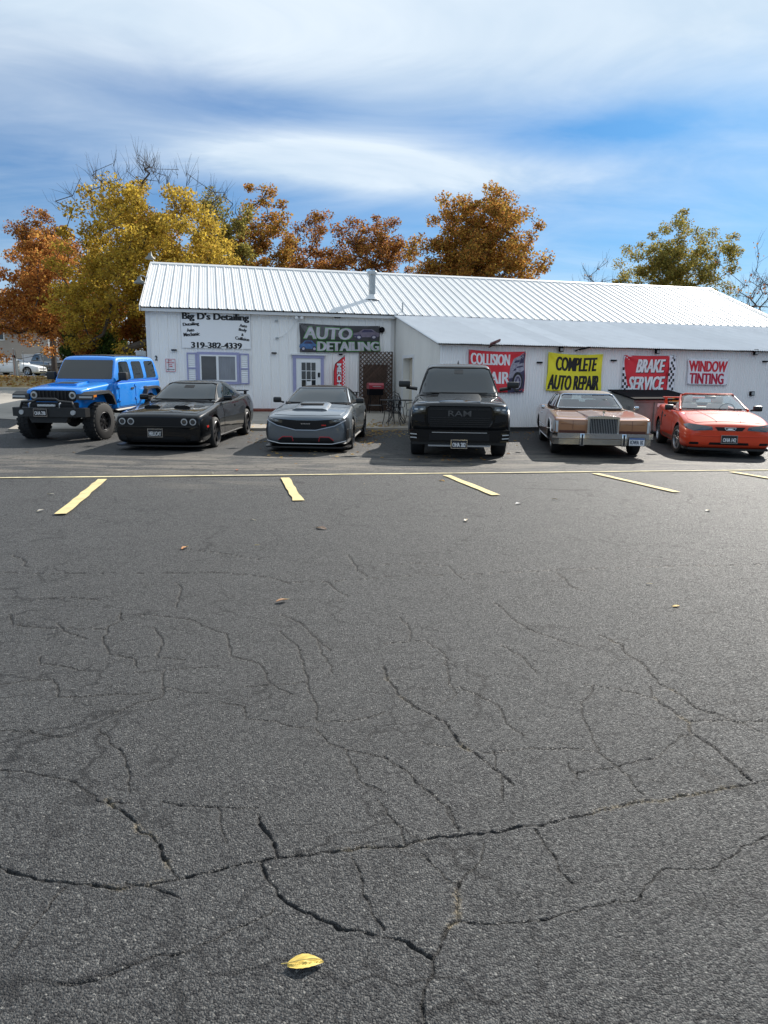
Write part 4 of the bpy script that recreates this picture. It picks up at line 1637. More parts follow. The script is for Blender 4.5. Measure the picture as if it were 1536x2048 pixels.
    m.build('table_top', iron, t)
    for k in range(4):
        a = k * math.pi / 2 + .4
        c, s = math.cos(a), math.sin(a)
        m = MB()
        m.tube([(.14 * c, .14 * s, .70), (.12 * c, .12 * s, .45), (.20 * c, .20 * s, .2), (.38 * c, .38 * s, .0)], .013, 6)
        m.build('leg', iron, t)
    m = MB()
    m.lathe([(.17, .3), (.18, .31), (.17, .32)], 'z', (0, 0, 0), 18)
    m.build('stretcher_ring', iron, t)

    def chair(dx, dy, rz, label):
        q = np.array(P) + (UU * dx + VV * dy)[:2]
        z = float(ground_z(q[0], q[1])) + .08
        t = thing('patio_chair', label, 'chair', (q[0], q[1], z), WA + rz, 'black wrought-iron patio chairs')
        m = MB()
        m.lathe([(.0, .43), (.21, .435), (.215, .42), (.0, .415)], 'z', (0, 0, 0), 20)
        m.build('seat', iron, t)
        m = MB()
        for k in range(-3, 4):
            x = k * .055
            m.tube([(x * .9, .19, .43), (x, .23, .62), (x * 1.05, .26, .86 - .012 * k * k)], .007, 5)
        m.tube([(-.2, .18, .42), (-.21, .23, .68), (-.14, .26, .84), (0, .27, .90), (.14, .26, .84), (.21, .23, .68), (.2, .18, .42)], .013, 6)
        m.build('backrest', iron, t)
        for sx in (-1, 1):
            for sy in (-1, 1):
                m = MB()
                m.tube([(sx * .15, sy * .15, .42), (sx * .17, sy * .17, .2), (sx * .21, sy * .22, 0)], .011, 6)
                m.build('leg', iron, t)
            m = MB()
            m.tube([(sx * .2, .2, .62), (sx * .25, .05, .64), (sx * .24, -.12, .62), (sx * .2, -.15, .43)], .011, 6)
            m.build('armrest', iron, t)
    chair(-.28, -.55, math.pi + .2, 'black wrought-iron patio chair at the table, on the silver car side')
    chair(.50, -.25, math.pi * .6 + math.pi, 'black wrought-iron patio chair at the table, on the pickup side')
    chair(.18, .62, 0.1, 'black wrought-iron patio chair behind the table, on the side door side')
    # small bollard cap / hose reel item low by the wall
    # ---- dumpster
    v0, v1 = 18.1, 19.45
    ua = on_wall(1267, 820, v0)[0]
    ub = ua + 1.95
    xy = UV((ua + ub) / 2, (v0 + v1) / 2)
    zt0 = float(ground_z(*xy)) + .02
    ztop = on_wall(1300, 798, v0)[1] - zt0
    t = thing('dumpster', 'grey steel dumpster with black lids and a round yellow sticker, behind the orange convertible', 'dumpster', (xy[0], xy[1], zt0), WA)
    steel = pmat('dumpster_grey', (.25, .245, .235), .65, var=.15, vscale=3, dirt=(.09, .07, .055, .6))
    w, d = (ub - ua) / 2, (v1 - v0) / 2
    m = MB()
    m.prism([(-d, .12), (d, .12), (d, ztop + .16), (-d, ztop)], -w, w, 'yz')
    body = m.build('bin', steel, t)
    m = MB()
    m.box(-w - .03, w + .03, -d - .03, -d - .002, ztop - .09, ztop - .02)
    for xx in (-w - .03, -w * .35, w * .3, w - .03):
        m.box(xx, xx + .07, -d - .045, -d - .003, .14, ztop - .1)
    m.box(-w - .1, -w - .005, -d + .2, d - .2, .65, .82)
    m.box(w + .005, w + .1, -d + .2, d - .2, .65, .82)
    m.build('rib', steel, body)
    for a, b in ((-w - .05, -.01), (.01, w + .05)):
        m = MB()
        m.add([(a, -d - .1, ztop + .01), (b, -d - .1, ztop + .02), (b, 0, ztop + .15), (a, 0, ztop + .13), (a, d, ztop + .24), (b, d, ztop + .25),
               (a, -d - .1, ztop - .03), (b, -d - .1, ztop - .02), (b, 0, ztop + .11), (a, 0, ztop + .09), (a, d, ztop + .20), (b, d, ztop + .21)],
              [(0, 1, 2, 3), (3, 2, 5, 4), (7, 6, 9, 8), (8, 9, 10, 11), (0, 6, 7, 1), (1, 7, 8, 2), (2, 8, 11, 5), (5, 11, 10, 4), (4, 10, 9, 3), (3, 9, 6, 0)])
        m.build('lid', black_pl, t)
    sx = on_wall(1352, 800, v0)[0] - (ua + ub) / 2
    m = MB()
    m.lathe([(.0, -.004), (.33, -.004), (.33, 0)], 'y', (sx, -d - .05, ztop - .27), 28)
    st = m.build('sticker', pmat('sticker_yellow', (.68, .46, .02), .5), t)
    m = MB()
    m.lathe([(.29, -.006), (.31, -.006)], 'y', (sx, -d - .05, ztop - .27), 28)
    m.prism([(sx - .14, ztop - .43), (sx - .02, ztop - .40), (sx + .0, ztop - .12), (sx - .10, ztop - .14)], -d - .058, -d - .056)
    m.prism([(sx + .06, ztop - .43), (sx + .17, ztop - .36), (sx + .13, ztop - .12), (sx + .05, ztop - .14)], -d - .058, -d - .056)
    m.build('sticker_print', ink_black, st)
    m = MB()
    m.box(sx - .62, sx - .36, -d - .052, -d - .048, ztop - .22, ztop - .12)
    m.build('label', pmat('notice_white', (.76, .74, .75), .45), t)
build_fittings()
# ------------------------------------------------------------------ cars
def evaluated(o):
    dg = bpy.context.evaluated_depsgraph_get()
    dg.update()
    return bpy.data.meshes.new_from_object(o.evaluated_get(dg))

def loft(rings, caps=True):
    n = len(rings[0])
    vs = [p for r in rings for p in r]
    fs = [(i * n + k, i * n + (k + 1) % n, (i + 1) * n + (k + 1) % n, (i + 1) * n + k) for i in range(len(rings) - 1) for k in range(n)]
    if caps:
        fs.append(tuple(range(n - 1, -1, -1)))
        fs.append(tuple((len(rings) - 1) * n + k for k in range(n)))
    return vs, fs

def ring(half, y):
    """half profile from bottom centre to top centre -> closed ring"""
    right = [(x, y, z) for x, z in half]
    left = [(-x, y, z) for x, z in half[1:-1]][::-1]
    return right + left

def sec(zb, zs, zt, w, ws, sq=.6):
    return [(0, zb), (w * .70, zb), (w * .92, zb + .01), (w * .985, zb + .09), (w, zb + (zs - zb) * .40), (w, zb + (zs - zb) * .66), (ws + .010, zs - .035), (ws - .030, zs + .010),
            (ws * .72, zs + (zt - zs) * sq), (ws * .36, zs + (zt - zs) * .93), (0, zt)]

def csec(zb, wb, zr, wr, crown=.02):
    l = lambda a, b, t: a + (b - a) * t
    return [(0, zb - .06), (wb * .7, zb - .06), (wb, zb - .03), (l(wb, wr, .33), l(zb, zr, .33)), (l(wb, wr, .68), l(zb, zr, .68)), (wr, zr - .04), (wr - .055, zr - .004), (wr * .6, zr + crown * .7), (0, zr + crown)]

def sub_mesh(vs, fs, levels=2, cutters=(), name='body'):
    """loft -> subdivided -> minus cutters; returns mesh"""
    me = bpy.data.meshes.new(name)
    me.from_pydata(vs, [], fs)
    me.update()
    fix_normals(me)
    o = bpy.data.objects.new('work', me)
    COL.objects.link(o)
    if levels:
        sm = o.modifiers.new('s', 'SUBSURF')
        sm.levels = sm.render_levels = levels
    ws = []
    for c in cutters:
        cm = c if isinstance(c, bpy.types.Mesh) else c.mesh('cut')
        co = bpy.data.objects.new('cut', cm)
        COL.objects.link(co)
        b = o.modifiers.new('b', 'BOOLEAN')
        b.operation = 'DIFFERENCE'
        b.solver = 'EXACT'
        b.object = co
        ws.append(co)
    out = evaluated(o)
    bpy.data.objects.remove(o)
    for w in ws:
        bpy.data.objects.remove(w)
    return out

def bvh_of(me):
    bm = bmesh.new()
    bm.from_mesh(me)
    t = BVHTree.FromBMesh(bm)
    bm.free()
    return t

def arch_cut(y, r, z, xin, xout=1.3):
    m = MB()
    for s in (-1, 1):
        n = 40
        a, b = (xin, xout) if s > 0 else (-xout, -xin)
        vs = [(x, y + r * math.cos(2 * math.pi * k / n), z + r * math.sin(2 * math.pi * k / n)) for x in (a, b) for k in range(n)]
        fs = [(k, (k + 1) % n, n + (k + 1) % n, n + k) for k in range(n)] + [tuple(range(n - 1, -1, -1)), tuple(range(n, 2 * n))]
        m.add(vs, fs)
    return m

def shade(me, ang=32):
    bm = bmesh.new()
    bm.from_mesh(me)
    bmesh.ops.recalc_face_normals(bm, faces=bm.faces[:])
    for f in bm.faces:
        f.smooth = True
    for e in bm.edges:
        if len(e.link_faces) == 2:
            e.smooth = e.calc_face_angle(0) < R(ang)
    bm.to_mesh(me)
    bm.free()

AX = {'front': (lambda a, b: Vector((a, -6, b)), Vector((0, 1, 0))), 'rear': (lambda a, b: Vector((a, 9, b)), Vector((0, -1, 0))),
      'right': (lambda a, b: Vector((4, a, b)), Vector((-1, 0, 0))), 'left': (lambda a, b: Vector((-4, a, b)), Vector((1, 0, 0))),
      'top': (lambda a, b: Vector((a, b, 5)), Vector((0, 0, -1)))}

# shared car materials
tyre_m = pmat('tyre_rubber', (.014, .014, .015), .78, var=.25, vscale=20, bump=.1, bscale=40)
well_m = pmat('wheel_well', (.006, .006, .007), .9)
chrome = pmat('chrome', (.62, .63, .65), .10, metal=1.0)
sat_metal = pmat('satin_metal', (.40, .41, .43), .3, metal=.9)
dark_metal = pmat('dark_wheel_metal', (.06, .06, .065), .32, metal=.8)
trim_black = pmat('trim_black', (.010, .010, .011), .35, spec=.5)
mesh_black = pmat('grille_black', (.005, .005, .006), .55, spec=.3)
car_glass = pmat('tinted_car_glass', (.008, .014, .017), .015, spec=.8)
lamp_clear = pmat('headlamp_lens', (.42, .44, .46), .08, spec=.8, coat=.6)
lamp_dark = pmat('smoked_lamp', (.030, .032, .036), .06, spec=.8, coat=.6)
lamp_amber = pmat('amber_lamp', (.62, .19, .02), .2)
lamp_red = pmat('red_lamp', (.45, .02, .015), .2)
plate_black = pmat('plate_black', (.010, .010, .012), .4)
plate_white = pmat('plate_white', (.74, .74, .75), .4)
see_glass = glass_mat('clear_glass', (.80, .90, .88), .10)
under_m = pmat('underbody', (.012, .012, .012), .85)

class Car:
    def __init__(s, name, label, cat, px_axle, phi, ahead=0.0):
        """px_axle: (x, y) world of the front axle; phi: degrees the tail leans to the right"""
        x, y = px_axle
        s.rz = -R(phi)
        z0 = float(ground_z(x, y))
        yb = 2.9
        x2, y2 = x + math.sin(R(phi)) * yb, y + math.cos(R(phi)) * yb
        z2 = float(ground_z(x2, y2))
        s.root = thing(name, label, cat, (x, y, z0), rot=(math.atan2(z2 - z0, yb), 0, s.rz))
        s.trees = []

    def body(s, stations, paint, arches=(), cutters=(), levels=2, name='body', parent=None, section=sec, dark=True):
        vs, fs = loft([ring(section(*q[1:]), q[0]) for q in stations])
        cuts = [arch_cut(*a) for a in arches] + list(cutters)
        me = sub_mesh(vs, fs, levels, cuts, name)
        me.materials.clear()
        me.materials.append(paint)
        me.materials.append(well_m)
        if arches:
            for p in me.polygons:
                c = p.center
                for (y, r, z, xin, *_) in arches:
                    d = math.hypot(c.y - y, c.z - z)
                    if abs(c.x) > xin - .01 and d < r + .012 and (d > r - .02 or abs(abs(c.x) - xin) < .015):
                        if abs(d - r) < .012 and abs(p.normal.x) < .3 or abs(abs(c.x) - xin) < .012:
                            p.material_index = 1
        shade(me)
        o = add(name, me, None, parent or s.root)
        t = bvh_of(me)
        s.trees.append(t)
        return o, t

    def hit(s, a, b, axis, tree=None):
        o, d = AX[axis]
        best = None
        for t in ([tree] if tree else s.trees):
            h = t.ray_cast(o(a, b), d)
            if h[0] is not None and (best is None or h[3] < best[2]):
                best = (h[0], h[1], h[3])
        return best

    def patch(s, name, outline, axis, mat, off=.006, thick=.02, res=.07, parent=None, tree=None, flat=None):
        bm = bmesh.new()
        f = bm.faces.new([bm.verts.new((a, b, 0)) for a, b in outline])
        bmesh.ops.triangulate(bm, faces=[f])
        lo, hi = np.min(outline, 0), np.max(outline, 0)
        for ax in (0, 1):
            g = lo[ax] + res
            while g < hi[ax] - .001:
                co, no = [0, 0, 0], [0, 0, 0]
                co[ax], no[ax] = g, 1
                bmesh.ops.bisect_plane(bm, geom=bm.verts[:] + bm.edges[:] + bm.faces[:], plane_co=co, plane_no=no)
                g += res
        bmesh.ops.remove_doubles(bm, verts=bm.verts[:], dist=.0005)
        o, d = AX[axis]
        hits = {}
        for w in bm.verts:
            hits[w] = s.hit(w.co.x, w.co.y, axis, tree)
        good = [h[2] for h in hits.values() if h]
        dm = sum(good) / len(good) if good else 5
        nr = {}
        for w in bm.verts:
            a, b = w.co.x, w.co.y
            h = hits[w]
            if h:
                n = h[1] if h[1].dot(d) < 0 else -h[1]
                if n.dot(d) > -.25:
                    n = (n - d * .6).normalized()
                w.co = h[0] + n * off
                nr[w] = n
            else:
                p = o(a, b) + d * dm
                bb = None
                for t in ([tree] if tree else s.trees):
                    q = t.find_nearest(p)
                    if q[0] is not None and (bb is None or q[3] < bb[1]):
                        bb = (q[0], q[3], q[1])
                n = bb[2] if bb[2].dot(d) < 0 else (bb[2] - d).normalized()
                w.co = bb[0] + n * off
                nr[w] = n
        if thick:
            be = [e for e in bm.edges if e.is_boundary]
            r = bmesh.ops.extrude_edge_only(bm, edges=be)
            nv = [g for g in r['geom'] if isinstance(g, bmesh.types.BMVert)]
            for w in nv:
                near = None
                for e in w.link_edges:
                    ow = e.other_vert(w)
                    if ow in nr and (ow.co - w.co).length < 1e-6:
                        near = ow
                w.co = w.co - (nr[near] if near else -d) * thick
        for fa in bm.faces:
            fa.smooth = True
        for e in bm.edges:
            if len(e.link_faces) == 2:
                e.smooth = e.calc_face_angle(0) < R(35)
        me = bpy.data.meshes.new(name)
        bm.to_mesh(me)
        bm.free()
        return add(name, me, mat, parent or s.root)

    def path(s, pts, axis, off=.005, tree=None, sub=6):
        out = []
        for (a0, b0), (a1, b1) in zip(pts[:-1], pts[1:]):
            for k in range(sub):
                t = k / sub
                out.append((a0 + (a1 - a0) * t, b0 + (b1 - b0) * t))
        out.append(pts[-1])
        res = []
        for a, b in out:
            h = s.hit(a, b, axis, tree)
            if h:
                n = h[1] if h[1].dot(AX[axis][1]) < 0 else -h[1]
                res.append(h[0] + n * off)
        return res

    def trim(s, name, pts, axis, r, mat, off=.004, parent=None, tree=None, closed=False, n=6):
        p = s.path(pts + ([pts[0]] if closed else []), axis, off, tree)
        if len(p) < 2:
            return None
        m = MB()
        m.tube(p, r, n)
        return m.build(name, mat, parent or s.root)

    def wheels(s, spots, rad, width, rim, style='five', mat=None, turn=0.0, lip=None):
        mat = mat or dark_metal
        w = width
        m = MB()
        ri = rim
        m.lathe([(ri - .005, -w * .42), (ri + .02, -w / 2), (rad - .04, -w / 2 + .004), (rad - .012, -w / 2 + .022), (rad, -w / 2 + .05), (rad, w / 2 - .05), (rad - .012, w / 2 - .022), (rad - .04, w / 2 - .004), (ri + .02, w / 2), (ri - .005, w * .42)], 'x', (0, 0, 0), 40)
        if style == 'mud':
            for k in range(26):
                a = 2 * math.pi * k / 26
                for sx, da in ((-.32, 0), (0, .06), (.32, .12)):
                    c, q = math.cos(a + da), math.sin(a + da)
                    p = [(sx * w + dx, (rad + dr) * c - dt * q, (rad + dr) * q + dt * c) for dx in (-.045, .045) for dr in (-.012, .013) for dt in (-.032, .032)]
                    m.add(p, [(0, 1, 3, 2), (4, 6, 7, 5), (0, 4, 5, 1), (2, 3, 7, 6), (0, 2, 6, 4), (1, 5, 7, 3)], False)
        tyre_me = m.mesh('tyre')
        tyre_me.materials.append(tyre_m)
        m = MB()
        m.cur = 1
        m.lathe([(ri - .012, -w * .4), (ri - .03, 0), (.06, .01), (.0, .01)], 'x', (0, 0, 0), 32)
        m.cur = 0
        m.lathe([(ri - .012, w * .30), (ri + .006, w * .46), (ri - .004, w * .49), (ri - .022, w * .47), (ri - .034, w * .30), (ri - .034, 0)], 'x', (0, 0, 0), 40)
        hub_x = w * .36
        if style == 'disc':       # full wheel cover
            m.lathe([(ri - .03, w * .40), (ri - .06, w * .47), (ri * .55, w * .44), (ri * .5, w * .50), (.05, w * .54), (.0, w * .54)], 'x', (0, 0, 0), 36)
        else:
            ns, half, tip = {'five': (5, .036, .05), 'mud': (8, .03, .045), 'six': (6, .04, .06), 'split': (10, .018, .022)}[style]
            m.lathe([(.075, hub_x - .05), (.075, hub_x - .005), (.05, hub_x + .008), (.0, hub_x + .008)], 'x', (0, 0, 0), 20)
            for k in range(ns):
                a = 2 * math.pi * k / ns + .3
                c, q = math.cos(a), math.sin(a)
                def P(r_, t_, x_):
                    return (x_, r_ * c - t_ * q, r_ * q + t_ * c)
                vs = []
                for r_, hw in ((.05, half), (ri * .6, half * .9), (ri - .02, tip)):
                    xo = hub_x + (w * .44 - hub_x) * (r_ / ri) ** 2
                    vs += [P(r_, -hw, xo), P(r_, hw, xo), P(r_, hw, xo - .04), P(r_, -hw, xo - .04)]
                fs = [(i * 4 + j, i * 4 + (j + 1) % 4, i * 4 + 4 + (j + 1) % 4, i * 4 + 4 + j) for i in range(2) for j in range(4)]
                m.add(vs, fs, False)
        rim_me = m.mesh('rim')
        rim_me.materials.append(mat)
        rim_me.materials.append(well_m)
        for (x, y, front) in spots:
            e = add('wheel', None, None, s.root, (x, y, rad - .01))
            e.empty_display_size = .1
            e.rotation_euler = (0, 0, (0 if x > 0 else math.pi) + (turn if front else 0))
            add('tyre', tyre_me, None, e)
            add('rim', rim_me, None, e)

    def plate(s, x, z, txt, bg, fg, y=None, w=.305, h=.155, state=None):
        if y is None:
            ys = [s.hit(x + a, z + b, 'front') for a in (-.12, .12) for b in (-.06, .06)]
            y = min(q[0].y for q in ys if q) - .018
        e = add('license_plate', None, None, s.root, (x, y, z))
        e.empty_display_size = .05
        m = MB()
        m.box(-w / 2 - .012, w / 2 + .012, -.004, .02, -h / 2 - .012, h / 2 + .012)
        m.build('plate_frame', chrome if bg is plate_black else trim_black, e)
        m = MB()
        m.box(-w / 2, w / 2, -.009, -.0045, -h / 2, h / 2)
        m.build('plate', bg, e)
        lettering('lettering', txt, 0, -.012, w * .86, h * .55, -.012, fg, e, bold=.0, smear=.003)
        if state:
            lettering('lettering', state, 0, h * .38, w * .3, h * .12, -.012, fg, e, bold=.01)
        return e

    def mirror(s, x, y, z, w, h, d, mat, arm=None):
        for sg in (-1, 1):
            m = MB()
            m.box(sg * x - w / 2, sg * x + w / 2, y - d / 2, y + d / 2, z - h / 2, z + h / 2, ch=min(w, h, d) * .3)
            a = arm if arm else (x - w * .9, z - h * .4)
            m.tube([(sg * (x - w * .2), y, z - h * .25), (sg * a[0], y + .02, a[1])], .025, 6)
            m.build('mirror', mat, s.root)

    def seats(s, y, z, xs, mat, w=.5, hb=.62, rec=.22):
        for x in xs:
            m = MB()
            m.box(x - w / 2, x + w / 2, y - .3, y + .22, z, z + .16, ch=.05)
            m.build('seat', mat, s.root)
            m = MB()
            m.box(x - w / 2, x + w / 2, -.07, .07, 0, hb, ch=.05)
            m.box(x - .13, x + .13, -.05, .05, hb + .02, hb + .18, ch=.04)
            o = m.build('seat_back', mat, s.root, (0, y + .24, z + .1), (-rec, 0, 0))

    def steering(s, x, y, z):
        m = MB()
        n = 20
        pts = [(x + .18 * math.cos(2 * math.pi * k / n), y - .06 * math.sin(2 * math.pi * k / n), z + .17 * math.sin(2 * math.pi * k / n)) for k in range(n + 1)]
        m.tube(pts, .014, 6, caps=False)
        m.tube([(x - .17, y, z), (x + .17, y, z)], .016, 6)
        m.tube([(x, y, z), (x, y - .3, z - .12)], .03, 6)
        m.build('steering_wheel', trim_black, s.root)

def circ(cx, cz, r, n=18, rz=None):
    return [(cx + r * math.cos(2 * math.pi * k / n), cz + (rz or r) * math.sin(2 * math.pi * k / n)) for k in range(n)]

def rrect(x0, x1, z0, z1, r=.03, n=4):
    out = []
    for cx, cz, a0 in ((x1 - r, z1 - r, 0), (x0 + r, z1 - r, 90), (x0 + r, z0 + r, 180), (x1 - r, z0 + r, 270)):
        for k in range(n + 1):
            a = R(a0 + 90 * k / n)
            out.append((cx + r * math.cos(a), cz + r * math.sin(a)))
    return out

def mir(o):
    return [(-a, b) for a, b in o][::-1]

# ---------------------------------------------------------------- black coupe with twin hood scoops
def black_coupe():
    c = Car('black_coupe', 'black muscle coupe with twin hood scoops and a HELLCAT plate, beside the blue off-roader', 'car', (-4.78, 16.15), 2.7)
    paint = pmat('black_paint', (.003, .0034, .0042), .35, spec=.04, coat=.8, coatr=.01)
    st = [(-.985, .28, .71, .745, .83, .80), (-.97, .21, .745, .775, .895, .865), (-.90, .16, .775, .81, .94, .905), (-.62, .15, .82, .865, .97, .935), (0, .16, .88, .935, .985, .92), (.55, .17, .94, .99, .96, .90),
          (.85, .17, .955, 1.0, .955, .895), (1.7, .17, .965, .985, .955, .895), (2.5, .17, .985, 1.0, .975, .90), (2.95, .18, 1.025, 1.04, 1.0, .915), (3.5, .20, 1.04, 1.07, .985, .89), (3.95, .26, 1.03, 1.07, .93, .83), (4.03, .36, .98, 1.02, .86, .78)]
    b, tb = c.body(st, paint, [(0, .395, .355, .62), (2.95, .40, .36, .64)])
    cab, tc = c.body([(.62, .985, .80, .99, .62), (.70, .985, .82, 1.01, .64), (1.15, .985, .84, 1.24, .63), (1.50, .985, .85, 1.385, .60), (1.9, .985, .86, 1.43, .60), (2.5, .99, .86, 1.42, .58), (3.05, 1.0, .84, 1.27, .56), (3.45, 1.02, .80, 1.09, .56), (3.6, 1.03, .78, 1.045, .56)],
                     paint, section=csec, name='cabin')
    c.patch('windshield', [(-.735, 1.025), (.735, 1.025), (.70, 1.08), (.585, 1.352), (.5, 1.372), (-.5, 1.372), (-.585, 1.352), (-.70, 1.08)], 'front', car_glass, .004, .01, tree=tc)
    c.trim('windshield_seal', [(-.735, 1.025), (.735, 1.025), (.70, 1.08), (.585, 1.352), (.5, 1.372), (-.5, 1.372), (-.585, 1.352), (-.70, 1.08)], 'front', .016, mesh_black, .004, tree=tc, closed=True)
    c.patch('rear_view_mirror', rrect(-.12, .12, 1.27, 1.33, .02), 'front', mesh_black, .006, .004, tree=tc)
    for ax in ('left', 'right'):
        w = c.patch('side_window', [(1.02, 1.055), (1.42, 1.30), (1.7, 1.365), (2.2, 1.36), (2.46, 1.30), (2.62, 1.12), (2.5, 1.05)], ax, car_glass, .004, .01, tree=tc)
        d = c.patch('door', [(.86, .25), (.80, .5), (.80, .90), (2.05, .93), (2.2, .80), (2.2, .36), (2.05, .26)], ax, paint, .004, .01)
        c.patch('door_handle', rrect(1.85, 2.05, .82, .86, .015), ax, paint, .022, .02, parent=d)
        c.patch('side_marker', rrect(-.66, -.55, .50, .545, .01), ax, lamp_red, .006, .01)
        c.patch('sill', [(.48, .17), (2.5, .17), (2.5, .24), (.48, .24)], ax, trim_black, .03, .04)
    # nose: dark band with four round lamps
    g = c.patch('grille', [(-.87, .59), (-.83, .545), (.83, .545), (.87, .59), (.87, .70), (.84, .73), (-.84, .73), (-.87, .70)], 'front', mesh_black, .006, .02)
    for x in (-.76, -.575, .575, .76):
        h = c.patch('headlight', circ(x, .64, .078), 'front', trim_black, .012, .02)
        c.patch('lamp_ring', circ(x, .64, .070), 'front', lamp_clear, .018, .012, parent=h)
        c.patch('lamp_core', circ(x, .64, .050), 'front', lamp_dark, .026, .014, parent=h)
    c.trim('bumper_crease', [(-.86, .53), (.86, .53)], 'front', .009, paint, .004)
    c.patch('lower_intake', [(-.62, .21), (.62, .21), (.55, .32), (-.55, .32)], 'front', mesh_black, .006, .02)
    for sg in (-1, 1):
        ol = [(.68, .24), (.86, .26), (.86, .33), (.72, .36)]
        c.patch('side_intake', ol if sg > 0 else mir(ol), 'front', mesh_black, .006, .02)
    m = MB()
    m.prism([(-.97, -.80), (-.93, -.93), (-.70, -1.0), (.70, -1.0), (.93, -.93), (.97, -.80), (.97, -.5), (-.97, -.5)], .115, .14, 'xy')
    m.build('splitter', trim_black, c.root)
    h = c.patch('hood', [(-.78, -.80), (.78, -.80), (.84, -.3), (.80, .52), (-.80, .52), (-.84, -.3)], 'top', paint, .006, .02)
    for sg in (-1, 1):
        m = MB()
        sx = sg * .33
        vs, fs = loft([[(sx + q[0], -.36, .895 + q[1]) for q in ((-.19, -.02), (-.17, .03), (-.11, .052), (.11, .052), (.17, .03), (.19, -.02))], [(sx + q[0], -.1, .915 + q[1]) for q in ((-.19, -.02), (-.16, .035), (-.10, .058), (.10, .058), (.16, .035), (.19, -.02))],
                       [(sx + q[0], .32, .965 + q[1]) for q in ((-.14, -.02), (-.11, .012), (-.06, .02), (.06, .02), (.11, .012), (.14, -.02))]])
        m.add(vs, fs, True)
        sc = m.build('hood_scoop', paint, c.root)
        m = MB()
        m.prism([(sx + .145 * math.cos(t), .917 + .022 * math.sin(t)) for t in [2 * math.pi * k / 16 for k in range(16)]], -.372, -.362, 'xz')
        m.build('scoop_mouth', mesh_black, sc)
    m = MB()
    m.box(-.78, .78, 3.86, 4.02, 1.10, 1.13, ch=.012)
    for sg in (-.7, .7):
        m.box(sg - .03, sg + .03, 3.88, 3.98, 1.03, 1.10)
    m.build('spoiler', paint, c.root)
    c.wheels([(-.85, 0, 1), (.85, 0, 1), (-.85, 2.95, 0), (.85, 2.95, 0)], .345, .29, .255, 'five', dark_metal)
    c.mirror(1.01, .95, 1.06, .20, .13, .12, paint, (.86, .99))
    c.plate(-.06, .40, 'HELLCAT', plate_black, plate_white)
    m = MB()
    m.tube([(-.62, .70, 1.03), (-.05, .62, 1.02)], .008, 5)
    m.tube([(.0, .66, 1.03), (.55, .60, 1.02)], .008, 5)
    m.build('wiper', trim_black, c.root)
    m = MB()
    m.box(-.72, .72, -.5, 3.7, .14, .2)
    m.build('underbody', under_m, c.root)
black_coupe()

